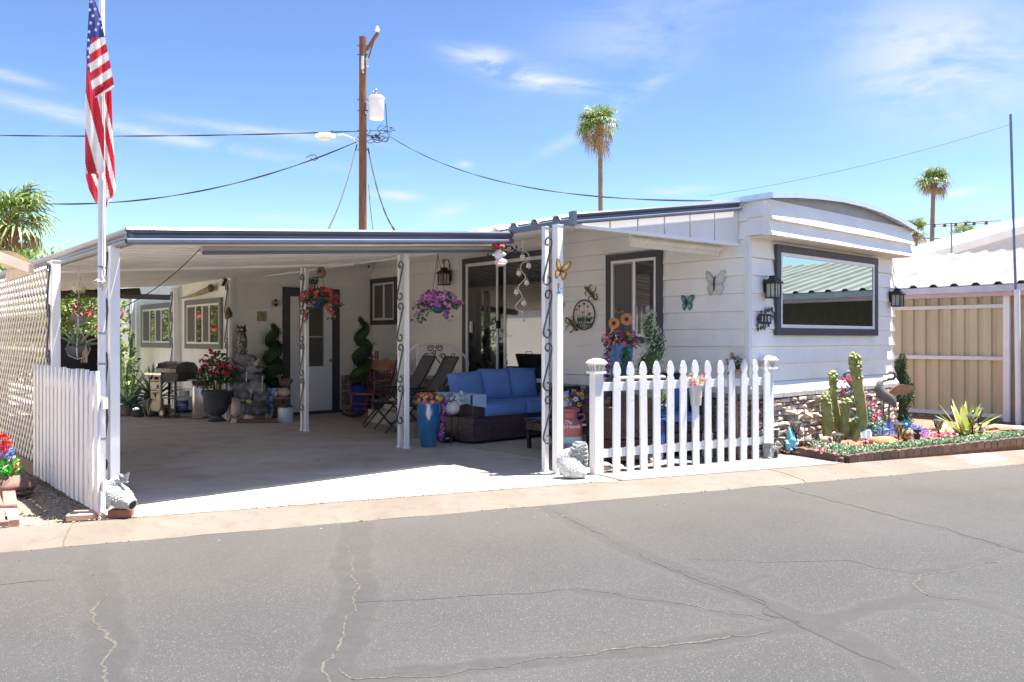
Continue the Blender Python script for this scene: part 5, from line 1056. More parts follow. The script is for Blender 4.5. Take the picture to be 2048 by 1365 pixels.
one(MB().blob((0, 0, .035), (.05, .04, .04), 2, .1), 'yellow_stone', M('yellow_stone', (.55, .45, .22), .7), 'round yellow stone on a low fountain ledge', 'stone', tuple(atY(498, 808, 12.95)))
# spiral topiary and its blue patterned pot, stump stool, cat, duck, crock
tp = atY(547, 835, 13.55); PATB = M('blue_white_glaze', (.08, .16, .42), .25, rgb2=(.38, .48, .70), scale=26, thr=(.45, .55))
topiary('dark green spiral topiary in a blue patterned pot beside the back door', tp, 1.62, .14, .165, 3.4, DKG, 'topiary_dark', [(.13, 0), (.16, .05), (.21, .35), (.235, .50), (.22, .52)], PATB, dens=1.3, leafl=.02)
sp_ = G(563, 838); st_ = thing('stump_stool', 'short brown tree stump stool behind the white crock', 'stool', tuple(sp_)); OFF[st_] = tuple(sp_)
BARK = M('stump_bark', (.16, .085, .05), .8, var=.6, scale=8, stretch=(3, 3, .6), bump=.6)
mb = MB(); mb.lathe([(.14, 0), (.12, .08), (.115, .26), (.135, .34)], 14, tuple(sp_), wob=.35); mb.build('trunk', BARK, st_, True); mb = MB(); mb.lathe([(.145, .34), (.15, .35), (.148, .37)], 18, tuple(sp_)); mb.build('seat', M('stump_top', (.30, .19, .12), .6, var=.2), st_, True)
ct = thing('cat_figure', 'curled orange and white cat figure lying on the stump', 'cat figure', (sp_.x, sp_.y, .372)); GING = M('cat_ginger', (.58, .36, .18), .8, rgb2=(.66, .58, .48), scale=9); CWH = M('cat_white', (.68, .66, .63), .8)
mb = MB(); mb.blob((.03, 0, .07), (.115, .085, .08), 2, .06, flat=-.07); mb.build('body', GING, ct, True); mb = MB(); mb.blob((-.085, -.03, .085), (.048, .045, .045), 1, .03)
for q in (-1, 1): mb.tube([(-.085 + q * .025, -.03, .12), (-.085 + q * .034, -.03, .152)], [.018, .003], 6)
mb.build('head', GING, ct, True); mb = MB(); mb.blob((-.085, -.058, .05), (.035, .025, .045), 1, 0); mb.blob((-.10, -.075, .078), (.02, .015, .015), 1, 0); mb.build('chest', CWH, ct, True)
dk = thing('duck_decoy', 'brown wooden duck decoy resting above the cat figure', 'duck decoy', tuple(atY(570, 773, 13.3))); DUK = M('duck_brown', (.15, .09, .06), .6, var=.25)
mb = MB(); mb.tube([(-.09, 0, .05), (-.05, 0, .06), (.04, 0, .065), (.10, 0, .09), (.13, 0, .11)], [.03, .065, .07, .04, .012], 10); mb.build('body', DUK, dk, True); mb = MB(); mb.tube([(-.075, 0, .09), (-.085, 0, .14), (-.08, 0, .165)], [.03, .026, .02], 8); mb.blob((-.095, 0, .165), (.042, .03, .03), 1, 0); mb.tube([(-.125, 0, .16), (-.165, 0, .15)], [.014, .008], 6); mb.build('head', DUK, dk, True)
cp = G(571.5, 844); cr_ = thing('stoneware_crock', 'white stoneware crock with dark lid beside the back door', 'crock', tuple(cp)); mb = MB(); mb.lathe([(.115, 0), (.125, .02), (.125, .21), (.118, .235)], 24); mb.build('body', M('crock_white', (.55, .60, .66), .25, var=.04), cr_, True)
mb = MB(); mb.lathe([(.118, .236), (.10, .26), (.06, .285), (.015, .30)], 20); mb.build('lid', M('crock_lid', (.07, .06, .055), .6, var=.3), cr_, True); mb = MB(); 
for k in range(14): mb.leaf((.05, -.03, .28), (rnd.gauss(.3, .5), rnd.gauss(0, .5), 1), .05, .02)
mb.build('succulent', ramp_mat('teal_leaf', [(.02, .18, .13), (.03, .24, .16)]), cr_)
# urn with red geraniums
ug = G(434, 843); ur = thing('urn_planter', 'large dark grey urn planter filled with crimson geraniums', 'planter', tuple(ug)); DG = M('dark_grey_resin', (.055, .065, .07), .6, var=.15)
mb = MB(); mb.lathe([(.13, 0), (.14, .02), (.07, .06), (.065, .09), (.13, .13), (.17, .22), (.20, .40), (.245, .455), (.25, .49), (.235, .50), (.21, .46)], 26); mb.build('urn', DG, ur, True)
mb = MB(); 
for k in range(5): a = k * 1.25; mb.tube([(.04 * math.cos(a), .04 * math.sin(a), .44), (.07 * math.cos(a), .06 * math.sin(a), .62), (.16 * math.cos(a), .1 * math.sin(a), .80)], [.014, .012, .006], 5)
mb.build('stem', M('stem_brown', (.13, .09, .06), .9), ur)
mb = MB()
for c, r_, n in (((-.06, 0, .82), (.20, .16, .17), 330), ((.16, 0, .74), (.18, .15, .12), 230), ((-.19, 0, .70), (.12, .12, .16), 160), ((.02, 0, 1.0), (.13, .1, .12), 140)): mb.leaves(c, r_, n, .055, .045)
mb.build('foliage', ramp_mat('geranium_leaf', [(.05, .11, .04), (.07, .16, .05), (.03, .08, .03), (.10, .19, .08)]), ur)
CRIM = ramp_mat('crimson_petals', [(.50, .01, .06), (.62, .02, .10), (.40, .01, .05), (.70, .05, .16)], .6, .1); mb = MB()
for x, y in ((412, 714), (420, 702), (428, 706), (403, 722), (408, 735), (432, 722), (441, 730), (452, 733), (458, 728), (461, 740), (448, 745), (424, 745), (402, 745), (436, 738), (395, 770), (455, 748), (416, 728), (430, 750)):
    p = atY(x, y, ug.y - .12) - ug
    for _ in range(11): d = Vector((rnd.gauss(0, 1), rnd.gauss(-.4, 1), rnd.gauss(0, 1))).normalized(); mb.blossom(p + d * .036, d, .021, 5)
mb.build('blossoms', CRIM, ur)
# trash bin
tb = G(397, 838); bn = thing('pedal_bin', 'stainless steel pedal bin with dark lid behind the urn', 'bin', (tb.x, tb.y + .1, 0), R(20)); STL = M('stainless', (.55, .53, .47), .25, metal=.85, var=.1)
MB().rbox((0, 0, .30), (.26, .30, .56), .04, 3).build('body', STL, bn, True); MB().rbox((0, 0, .61), (.28, .32, .06), .02).build('lid', M('bin_lid', (.04, .04, .045), .35), bn, True); MB().rbox((-.02, -.17, .03), (.14, .04, .02), .008).build('pedal', STL, bn, True)
MB().rbox((-.06, -.02, .645), (.30, .12, .02), .006).build('folded_cloth', M('cream_cloth', (.5, .45, .38), .9), bn, True)
# propane tank
tk = G(369, 832); tt = thing('propane_tank', 'white propane tank with blue label under the barbecue', 'gas tank', tuple(tk)); OFF[tt] = (0, 0, 0)
mb = MB(); mb.lathe([(.10, .0), (.105, .03), (.10, .035), (.13, .06), (.152, .10), (.155, .2), (.152, .27), (.125, .33), (.06, .36)], 24); mb.build('tank', M('tank_white', (.62, .62, .68), .35), tt, True)
mb = MB(); mb.lathe([(.085, .35), (.09, .40), (.088, .44), (.08, .44), (.082, .36)], 16); mb.tube([(0, 0, .36), (0, 0, .42)], .02); mb.build('collar', M('tank_white', (.62, .62, .68)), tt, True)
mb = MB(); pts = [(.1575 * math.cos(R(a)), .1575 * math.sin(R(a))) for a in range(225, 316, 10)]
for i in range(len(pts) - 1): mb.add([(*pts[i], .12), (*pts[i + 1], .12), (*pts[i + 1], .28), (*pts[i], .28)], [(0, 1, 2, 3)])
lb = mb.build('label', M('label_blue', (.008, .03, .16), .4, rgb2=(.05, .25, .5), scale=7, thr=(.4, .8)), tt, True)
mb = MB(); MB_ = [(.1590 * math.cos(R(a)), .1590 * math.sin(R(a))) for a in range(240, 301, 6)]
for i in range(len(MB_) - 1): mb.add([(*MB_[i], .185 + .008 * (i % 2)), (*MB_[i + 1], .185), (*MB_[i + 1], .212), (*MB_[i], .205 + .008 * (i % 2))], [(0, 1, 2, 3)])
mb.build('label_mark', M('label_red', (.6, .25, .25), .5), lb)
# barbecue
gp_ = G(352, 834); gr = thing('barbecue_grill', 'gas barbecue grill on a wheeled cart with beige side door', 'grill', (gp_.x - .05, gp_.y, 0), R(-28)); BEIG = M('beige_steel', (.36, .32, .21), .35, metal=.3, var=.08)
mb = MB(); mb.hexa([(-.30, -.20, .12), (-.02, -.24, .10), (-.02, -.20, .10), (-.30, -.16, .12), (-.34, -.20, .72), (-.02, -.24, .72), (-.02, -.20, .72), (-.34, -.16, .72)]); dd_ = mb.build('cart_door', BEIG, gr)
mb = MB(); mb.box(-.28, -.245, .455, -.04, -.235, .462); mb.tube([(-.27, -.26, .615), (-.05, -.27, .615)], .008); mb.build('door_handle', BLACK, dd_)
for x in (-.24, -.12): mb = MB(); mb.tube([(x, -.24, .67), (x, -.28, .67)], .028, 12); mb.build('knob', BLACK, gr, True)
mb = MB(); mb.box(-.40, -.26, .725, .02, .12, .76); mb.build('side_shelf', STL, gr)
mb = MB(); mb.hexa([(-.02, -.2, .60), (.34, -.2, .62), (.34, .2, .62), (-.02, .2, .60), (-.10, -.24, .76), (.42, -.24, .76), (.42, .24, .76), (-.10, .24, .76)]); mb.build('firebox', M('firebox', (.05, .055, .06), .4), gr)
mb = MB(); prof = [(-.23, 0), (-.24, .07), (-.17, .16), (-.02, .19), (.14, .17), (.22, .08), (.22, 0)]
mb.prism([(a, b) for a, b in prof], .50, Matrix.Translation((-.14, 0, .765)) @ Matrix.Rotation(R(90), 4, 'Z') @ Matrix.Rotation(R(90), 4, 'X')); ld = mb.build('lid', M('lid_black', (.012, .012, .014), .12, spec=.8), gr)
mb = MB(); mb.tube([(-.1, -.28, .83), (.3, -.28, .83)], .012, 8); mb.build('lid_handle', STL, ld, True); mb = MB(); mb.box(-.165, -.2, .77, -.142, .18, .92); mb.build('lid_end', STL, ld)
for x, y in ((-.3, .16), (.3, -.2), (.3, .18)): mb = MB(); mb.box(x - .015, y - .015, .06, x + .015, y + .015, .72); mb.build('leg', BLACK, gr)
mb = MB(); mb.box(-.3, -.2, .09, .32, .18, .12); mb.build('base_shelf', BLACK, gr)
mb = MB(); mb.tube([(.02, -.25, .085), (.02, -.20, .085)], .085, 18); w_ = mb.build('wheel', BLACK, gr, True); mb = MB(); mb.tube([(.02, -.255, .085), (.02, -.25, .085)], .045, 12); mb.build('rim', STL, w_, True)
mb = MB(); mb.tube([(.0, -.1, .62), (.06, -.12, .5), (.12, -.05, .42), (.1, .0, .38)], .008, 5); mb.build('gas_hose', BLACK, gr, True)
mb = MB(); mb.box(-.2, -.255, .5, -.1, -.246, .56); mb.build('paper_tag', M('paper', (.7, .7, .66), .8), gr)
# agaves in pots, cactus
def agave(label, x, y, z, r_, h, n, cols, cname, potp=None, potm=None, w=.06, edge=None, tilt=(12, 80), curl=.5):
    t = thing('agave_plant', label, 'agave', (x, y, z))
    if potp: pot(t, potp, potm); zz0 = potp[-1][1] - .02
    else: zz0 = 0
    mb = MB(); e_ = MB()
    for k in range(n):
        a = k * 2.4 + rnd.uniform(-.2, .2); f = k / n; el = R(tilt[1] - (tilt[1] - tilt[0]) * (1 - f) ** .8 if False else tilt[0] + (tilt[1] - tilt[0]) * f); L_ = r_ * rnd.uniform(.85, 1.1); P = []
        d = Vector((math.cos(a), math.sin(a), 0)); s = Vector((-math.sin(a), math.cos(a), 0)); cu = curl * (1 - f) * rnd.uniform(.5, 1.3)
        p = Vector((0, 0, zz0)) + d * .03; ang_ = el; q = []
        for i in range(7):
            u_ = i / 6; ww = w * (.7 + .5 * math.sin(u_ * 2.6)) * (1 - u_ ** 3) + .002; nn = Vector((-math.sin(ang_) * d.x, -math.sin(ang_) * d.y, math.cos(ang_))); q.append((p.copy(), ww, nn)); st2 = L_ / 6
            p = p + (d * math.cos(ang_) + Vector((0, 0, math.sin(ang_)))) * st2; ang_ -= cu * .35
        vs_ = []
        for c, ww, nn in q: vs_ += [c - s * ww + nn * ww * .35, c, c + s * ww + nn * ww * .35]
        fs = []
        for i in range(6): fs += [(3 * i, 3 * i + 1, 3 * i + 4, 3 * i + 3), (3 * i + 1, 3 * i + 2, 3 * i + 5, 3 * i + 4)]
        mb.add(vs_, fs)
        if edge:
            for sg in (-1, 1):
                ev = []
                for c, ww, nn in q: ev += [c + s * sg * ww + nn * (ww * .35 + .003), c + s * sg * ww * .62 + nn * (ww * .22 + .004)]
                e_.add(ev, [(2 * i, 2 * i + 1, 2 * i + 3, 2 * i + 2) for i in range(6)])
    mb.build('leaves', ramp_mat(cname, cols, .5, .2), t)
    if edge: e_.build('leaf_margins', M('agave_margin', edge, .6, trans=.2), t)
    return t
AG = [(.07, .14, .07), (.09, .18, .09), (.05, .11, .06)]; bp_ = G(307, 832)
agave('big striped agave in a dark ribbed pot left of the barbecue', bp_.x, bp_.y, 0, .62, .5, 30, AG, 'agave_green', [(.11, 0), (.14, .03), (.165, .2), (.17, .26), (.16, .29)], DG, w=.042, edge=(.55, .55, .22), tilt=(15, 86), curl=.9)
a_ = G(262, 826); agave('drooping blue green agave on the ground by the cacti', a_.x, a_.y, .1, .48, .4, 20, [(.05, .10, .08), (.07, .13, .10)], 'agave_blue', w=.05, tilt=(8, 60), curl=1.5)
a_ = G(262, 808); agave('sunlit yellow agave behind the striped one', a_.x, a_.y, .25, .75, .5, 22, [(.30, .34, .10), (.40, .42, .15)], 'agave_yellow', w=.035, tilt=(20, 80), curl=1.0)
one(MB().lathe([(.07, 0), (.09, .16), (.10, .2), (.085, .2)], 16), 'terracotta_pot', TERRA, 'small terracotta pot wedged behind the barbecue cart', 'pot', tuple(G(330, 834)))
one(MB().rock((0, 0, .08), (.12, .1, .10), 3), 'rock', M('grey_brown_rock', (.20, .17, .15), .9, var=.3, bump=.4), 'round brown rock at the foot of the left post', 'rock', tuple(G(250, 832)))
one(MB().rock((0, 0, .05), (.10, .1, .07), 5), 'rock', M('dark_rock', (.06, .06, .065), .9, var=.3, bump=.4), 'small black rock next to the drooping agave', 'rock', tuple(G(275, 834)))
def cactus_col(mb, pts, rad, ribs=6, bumpy=.0, n=22):
    pts = [Vector(p) for p in pts]; P = []
    m_ = len(pts) - 1
    for i in range(n + 1):
        f = i / n * m_; k = min(int(f), m_ - 1); P.append(pts[k].lerp(pts[k + 1], f - k))
    rs = [rad * (min(1, .75 + .25 * i / 3) if i < 3 else 1) * (1 + .26 * noise.noise(Vector((i * .75, rad * 50, 0)))) * (1 if i < n - 1 else .6) for i in range(n + 1)]
    up = None; nn = ribs * 2; vs_ = []
    for i, p in enumerate(P):
        d = (P[min(i + 1, n)] - P[max(i - 1, 0)]).normalized()
        if up is None: up = d.orthogonal().normalized()
        else: up = (up - d * up.dot(d)).normalized()
        q = d.cross(up)
        for j in range(nn): a = 6.283 * j / nn; vs_.append(p + (up * math.cos(a) + q * math.sin(a)) * rs[i] * (1.0 if j % 2 else .72))
    fs = []
    for i in range(n):
        for j in range(nn): fs.append((i * nn + j, i * nn + (j + 1) % nn, (i + 1) * nn + (j + 1) % nn, (i + 1) * nn + j))
    fs.append(tuple(n * nn + j for j in range(nn))); mb.add(vs_, fs)
    return P, rs
CAC = M('cactus_dark_green', (.09, .14, .06), .6, var=.5, scale=9, bump=.4)
ca = G(240, 815); cg = thing('tall_cactus', 'tall knobbly cactus stems against the back wall beside the left post', 'cactus', (ca.x, ca.y, 0)); OFF[cg] = (ca.x, ca.y, 0)
for (x0, x1, x2, yt, dy) in ((249, 244, 240, 672, 0), (262, 264, 266, 668, .2), (256, 258, 262, 720, .1)):
    Y_ = ca.y + .3 + dy; b, m_, t_ = atY(x0, 810, Y_), atY(x1, 740, Y_), atY(x2, yt, Y_); mb = MB(); P, rs = cactus_col(mb, [b, m_, t_], .055, 5)
    for k in range(60): i = rnd.randrange(3, len(P)); d = Vector((rnd.gauss(0, 1), rnd.gauss(0, 1), rnd.gauss(0, .5))).normalized(); mb.blob(P[i] + d * rs[i] * .85, (.022, .022, .022), seg=(5, 4), amp=0)
    mb.build('stem', CAC, cg, True)
# things on the back walls
u_, z_ = onV(522.5, 633, 13.18); one(MB().wbox(W_DOOR, u_ - .085, u_ + .085, .024, .036, z_ - .085, z_ + .085), 'wall_plaque', M('plaque_tan', (.36, .31, .20), .6, rgb2=(.20, .17, .11), scale=16, thr=(.5, .62)), 'small square tan plaque on the wall beside the back door', 'plaque', rz=TH, smooth=False)
bx_ = onV(549, 608, 13.18); bee = thingH('bee_ornament', 'small yellow and black bee ornament on the wall beside the back door', 'ornament', bx_[0], 13.12, z=bx_[1]); bz = bx_[1]
mb = MB(); mb.blob((bx_[0], 13.12, bz), (.035, .02, .055), amp=0); mb.build('body', M('bee_yellow', (.55, .38, .06), .6, rgb2=(.03, .02, .01), scale=18, stretch=(.1, .1, 1), thr=(.48, .52)), bee, True)
mb = MB(); mb.blob((bx_[0], 13.12, bz + .06), (.022, .02, .022), amp=0)
for q in (-1, 1):
    for z in (-.03, 0, .04): mb.tube([(bx_[0], 13.12, bz + z), (bx_[0] + q * .06, 13.11, bz + z + .02), (bx_[0] + q * .075, 13.11, bz + z - .015)], .004, 4)
mb.build('legs_and_head', BLACK, bee, True); mb = MB()
for q in (-1, 1): mb.leaf((bx_[0], 13.10, bz + .02), (q, 0, .3), .08, .035)
mb.build('wing', M('wing_pale', (.5, .45, .35), .5), bee)
hn = thingH('horn_ornament', 'long curved animal horn mounted above the back window', 'horn', 5.2, 14.3); v0, z0 = onU(362, 599, 5.2); v1, z1 = onU(425, 577, 5.2)
P = [(5.17, v0 + (v1 - v0) * f, z0 + (z1 - z0) * f ** .7 - .03 * math.sin(f * 3.14)) for f in [i / 14 for i in range(15)]]; mb = MB(); mb.tube(P, [.004 + .052 * (i / 14) ** .8 for i in range(15)], 10); mb.build('horn', M('horn_tan', (.40, .30, .14), .4, rgb2=(.14, .10, .06), scale=4, stretch=(1, 1, 1)), hn, True)
mb = MB(); mb.blob((5.16, v1 - .03, z1), (.05, .09, .07), 1, .1); mb.build('knot', M('horn_dark', (.08, .055, .035), .6), hn, True)
v_, z_ = onU(455.5, 565, 5.17); fl2 = thingH('flood_light', 'small white flood lamp high on the corner near the horn', 'flood light', 5.1, v_, z=z_); mb = MB(); mb.cbox((5.1, v_, z_), (.05, .10, .13), (0, R(25), 0)); mb.build('housing', BLACK, fl2); mb = MB(); mb.cbox((5.072, v_, z_ - .012), (.01, .085, .115), (0, R(25), 0)); mb.build('lens', M('led_white', (.75, .75, .75), .2), fl2)
def gourd(label, px, py, Y, h, w, mat, chain_to):
    p = atY(px, py, Y); t = thing('gourd_birdhouse', label, 'birdhouse', tuple(p)); mb = MB(); mb.lathe([(w * .2, 0), (w * .9, h * .12), (w, h * .4), (w * .6, h * .72), (w * .2, h * .95), (.004, h)], 14); mb.build('gourd', mat, t, True)
    mb = MB(); mb.tube([(0, -w * .96, h * .42), (0, -w * 1.02, h * .42)], w * .28, 10); mb.build('hole', BLACK, t); mb = MB(); mb.tube([(0, 0, h), (0, 0, chain_to - p.z)], .004, 4); mb.build('hanging_cord', WIRE, t)
GB = M('gourd_brown', (.24, .15, .09), .5, var=.35, scale=5)
gourd('brown gourd birdhouse hanging above the pink flower basket', 642, 557, 11.3, .22, .072, GB, 2.42)
gourd('dark gourd birdhouse hanging at the corner by the back window', 457, 637, 13.0, .19, .065, M('gourd_dark', (.13, .065, .04), .4), 2.30)
v_, z_ = onU(741, 536, 7.9); sc_ = thingH('security_camera', 'small white security camera in the corner above the small window', 'camera', 7.85, v_ - .1, z=z_)
mb = MB(); mb.cbox((7.88, v_ - .05, z_), (.08, .10, .12)); mb.build('base', WHITE_METAL, sc_); mb = MB(); mb.blob((7.80, v_ - .12, z_ + .01), (.045, .045, .045), amp=0); mb.build('eyeball', WHITE, sc_, True); mb = MB(); mb.blob((7.77, v_ - .15, z_ + .005), (.02, .02, .02), amp=0); mb.build('lens', BLACK, sc_, True)
def number_sign(label, w, a, z, wd, hd_, d0):
    x, y, _ = w.p(a, d0, z); t = thing('house_number_sign', label, 'house number', (*xy(x, y), z), TH)
    mb = MB(); mb.rbox((0, 0, 0), (wd, .014, hd_), .004, 1); mb.build('plate', BLACK, t)
    IV = M('number_ivory', (.80, .76, .70), .5)
    for k, ch in enumerate('110'): text('digit', ch, hd_ * .82, IV, t, Matrix.Translation(((k - 1) * wd * .27, -.0095, -hd_ * .02)) @ Matrix.Rotation(R(90), 4, 'X'), .002)
    for sx_, sz_, rot in ((1, 1, 0), (1, 1, 1), (1, 1, 2), (-1, -1, 0), (-1, -1, 1), (-1, -1, 2)):
        cx, cz = (sx_ * wd * (.02 + .26 * rot) , sz_ * hd_ * (.78 + .12 * rot)); r_ = hd_ * (.34, .26, .2)[rot]; mb = MB(); P = spiral(cx, cz, r_ * .2, r_, R(-90 * sz_), R(-90 * sz_ + 560), 22); mb.tube([(x_, .0, z2) for x_, _, z2 in P], hd_ * .045, 5); mb.build('scroll', BLACK, t, True)
    for s in (-1, 1): 
        mb = MB(); P = spiral(s * wd * .56, s * hd_ * .15, hd_ * .1, hd_ * .3, 0, R(500), 18); mb.tube(P, hd_ * .045, 5); P = spiral(s * wd * .60, s * hd_ * .68, hd_ * .06, hd_ * .2, 0, R(500), 18); mb.tube(P, hd_ * .04, 5); P = spiral(-s * wd * .30, s * hd_ * .66, hd_ * .06, hd_ * .16, 0, R(500), 18); mb.tube(P, hd_ * .04, 5); mb.build('scroll', BLACK, t, True)
    return t
a_, z_ = onV(1523, 638.5, 5.066); number_sign('black scrollwork number plate reading 110 left of the picture window', W_FRONT, a_, z_, .26, .115, .045)
a_, z_ = onV(623, 564, 13.18); number_sign('small black number plate reading 110 above the back door', W_DOOR, a_, z_, .17, .08, .045)

# ---------------------------------------------------------------- wall lanterns
def lantern(label, w, a, z, s, hook=False):
    x, y, _ = w.p(a, 0, z); t = thing('wall_lantern', label, 'lantern', (*xy(x, y), z), TH + (R(-90) if w is W_SIDE else 0), 'black wall lanterns on the home')
    D = -.13 * s / .12; mb = MB()         # local: -y is away from the wall
    mb.rbox((0, -.012 - .02, .06 * s / .12), (.09 * s / .12, .024, .16 * s / .12), .004, 1); mb.box(-.012, D, .10 * s / .12, .012, -.03, .125 * s / .12); mb.build('bracket', BLACK, t)
    k = s / .12; mb = MB(); T_ = Matrix.Translation((0, D, 0)) @ Matrix.Rotation(R(45), 4, 'Z'); mb.lathe([(.125 * k, .085 * k), (.130 * k, .09 * k), (.05 * k, .155 * k), (.05 * k, .175 * k), (.045 * k, .18 * k)], 4, T=T_); mb.build('cap', BLACK, t)
    mb = MB(); mb.lathe([(.095 * k, -.09 * k), (.095 * k, -.075 * k)], 4, T=T_)
    for i in (-1, 1):
        for j in (-1, 1): mb.box(i * .062 * k - .006, D + j * .062 * k - .006, -.08 * k, i * .062 * k + .006, D + j * .062 * k + .006, .09 * k)
    for i in (-1, 1): mb.box(-.003, D + i * .062 * k - .003, -.08 * k, .003, D + i * .062 * k + .003, .085 * k); mb.box(i * .062 * k - .003, D - .003, -.08 * k, i * .062 * k + .003, D + .003, .085 * k)
    mb.build('cage', BLACK, t)
    mb = MB(); mb.box(-.056 * k, D - .056 * k, -.075 * k, .056 * k, D + .056 * k, .083 * k); mb.build('glass', M('lantern_glass', (.42, .42, .36), .15, var=.3, scale=14, stretch=(6, 6, .5), spec=.8), t)
    if hook:
        mb = MB(); P = [(0, D, .17 * k), (0, D, .25 * k), (0, D + .03 * k, .30 * k), (0, D + .08 * k, .30 * k), (0, -.03, .22 * k), (0, -.03, .10 * k)]; mb.tube(P, .008, 6); P = spiral(D - .02 * k, .27 * k, .008 * k, .04 * k, R(0), R(450), 16); mb.tube([(0, a, b) for a, _, b in P], .007, 6); mb.build('hook', BLACK, t, True)
    return t
a_, z_ = onV(1530, 583, 5.066); lantern('black wall lantern left of the picture window', W_FRONT, a_ - .03, z_, .115)
a_, z_ = onV(1774, 602, 5.066); lantern('black wall lantern at the far right corner of the home', W_FRONT, 11.53, z_, .115)
a_, z_ = onU(902, 560, 7.96); lantern('black wall lantern with curled hook left of the sliding door', W_SIDE, a_, z_, .13, True)

# ---------------------------------------------------------------- hanging baskets and pots
def basket(label, px, py, Y, spread, cols, cname, ztop, potm, leafm, trails, nb_=90, flr=.035, white=False):
    p = atY(px, py, Y); t = thing('hanging_basket', label, 'hanging basket', tuple(p)); mb = MB(); mb.lathe([(.03, -.10), (.09, -.06), (.125, .02), (.13, .04), (.12, .04)], 16); mb.build('bowl', potm, t, True)
    mb = MB(); h = ztop - p.z
    for k in range(3): a = k * 2.09 + .5; mb.tube([(.12 * math.cos(a), .12 * math.sin(a), .03), (0, 0, h)], .0035, 4)
    mb.build('chain', WIRE, t)
    mb = MB(); mb.leaves((0, 0, .07), (spread, spread, .12), 260, .05, .03, shell=.3)
    for (dx, dy, dz) in trails:
        for _ in range(45): f = rnd.random(); mb.leaf((dx * (f ** .5) + rnd.gauss(0, .025), dy * (f ** .5) + rnd.gauss(0, .02), .03 + dz * f ** 1.4), (rnd.gauss(0, 1), rnd.gauss(-.3, 1), rnd.gauss(-.3, 1)), .05, .032)
        mb.tube([(0, 0, .05), (dx * .7, dy * .7, .03 + dz * .25), (dx, dy, .03 + dz)], .003, 4)
    mb.build('foliage', leafm, t); mb = MB()
    for _ in range(nb_):
        if rnd.random() < .35: dx, dy, dz = trails[rnd.randrange(len(trails))]; f = rnd.random(); q = Vector((dx * f ** .5, dy * f ** .5 - .02, .04 + dz * f ** 1.4)) + Vector((rnd.gauss(0, .02), rnd.gauss(0, .02), 0))
        else: d = Vector((rnd.gauss(0, 1), rnd.gauss(-.3, 1), rnd.gauss(.2, .7))).normalized(); q = Vector((d.x * spread, d.y * spread, .07 + d.z * .13))
        mb.blossom(q, (q.x, q.y - .15, rnd.uniform(-.05, .25)), flr * rnd.uniform(.75, 1.25), 5)
    mb.build('blossoms', ramp_mat(cname, cols, .6, .15), t); return t
PINK = [(.70, .06, .12), (.78, .14, .20), (.60, .03, .09), (.82, .22, .28)]; PURP = [(.52, .10, .52), (.62, .18, .60), (.72, .30, .66), (.42, .06, .42)]
GRIV = ramp_mat('ivy_leaf', [(.05, .22, .06), (.08, .30, .10), (.10, .16, .08), (.30, .42, .28)], .5, .25)
basket('hanging basket of bright pink roses in front of the back door', 638, 604, 11.5, .25, PINK, 'rose_pink', 2.43, M('dark_blue_bowl', (.03, .06, .14), .4), LEAF_MD, [(-.19, -.05, -.34), (.20, 0, -.28), (.30, 0, -.08), (-.28, 0, .0)], 100, .032)
basket('hanging basket of purple petunias with a teal bowl near the sliding door', 876, 612, 10.6, .24, PURP, 'petunia_purple', 2.48, M('teal_bowl', (.03, .12, .17), .3, var=.2), GRIV, [(-.30, 0, -.24), (-.22, -.05, -.26), (.26, 0, -.05), (.14, -.05, -.22), (.33, 0, .0), (-.32, 0, -.05)], 120, .036)
MACR = M('cotton_cord', (.66, .62, .58), .9)
def hang_pot(label, px, py, Y, r_, mat, topy, plant=None):
    p = atY(px, py, Y); zt = CAMH + (HY - topy) / F * Y - p.z; t = thing('hanging_pot', label, 'hanging pot', tuple(p))
    mb = MB(); mb.lathe([(r_ * .35, -r_ * .75), (r_ * .8, -r_ * .5), (r_, 0), (r_ * 1.0, r_ * .35), (r_ * .9, r_ * .35)], 18); mb.build('pot', mat, t, True); mb = MB()
    for k in range(4): a = k * 1.57 + .4; mb.tube([(0, 0, -r_ * .9), (r_ * .8 * math.cos(a), r_ * .8 * math.sin(a), -r_ * .55), (r_ * 1.03 * math.cos(a), r_ * 1.03 * math.sin(a), r_ * .1), (0, 0, r_ * 2.3), (0, 0, zt)], .005, 4)
    mb.build('cord', MACR, t); return t
hang_pot('small cream pot in a knotted cord hanger, highest of the left group', 158, 578, 8.3, .062, M('cream_pot', (.62, .56, .44), .6), 522)
t = hang_pot('grey pot with a bushy green trailing plant in the left opening', 158, 638, 8.0, .07, M('grey_pot', (.26, .23, .21), .6), 588)
mb = MB()
for c in ((-.05, 0, .02), (.06, 0, .1), (-.16, 0, -.03), (-.22, 0, -.08), (-.02, 0, .18)): mb.leaves(c, (.10, .08, .09), 130, .035, .02)
mb.build('foliage', ramp_mat('jade_leaf', [(.16, .22, .04), (.22, .28, .06), (.10, .15, .03), (.34, .28, .10)], .5, .25), t)
t = hang_pot('dark grey basket pot with a spiky aloe, lowest of the left group', 156, 700, 7.6, .10, M('charcoal_pot', (.075, .075, .08), .6, var=.2), 640)
mb = MB()
for k in range(13): a = k * 2.4; e = R(12 + 5 * k); d = Vector((math.cos(a) * math.cos(e), math.sin(a) * math.cos(e), math.sin(e))); P = [Vector((0, 0, .03)), Vector((0, 0, .03)) + d * .13, Vector((0, 0, .01)) + d * .27]; mb.tube(P, [.016, .013, .002], 5)
mb.build('aloe_leaves', ramp_mat('aloe_leaf', [(.22, .28, .17), (.15, .20, .12), (.30, .26, .13)], .5, .1), t); mb = MB()
for k in range(9): mb.tube([(.09, -.03, .05), (.10 + rnd.uniform(-.02, .02), -.06, -.02), (.09 + rnd.uniform(-.03, .03), -.06, -.12)], .005, 4)
mb.build('dry_roots', M('dry_fibre', (.36, .25, .17), .9), t)
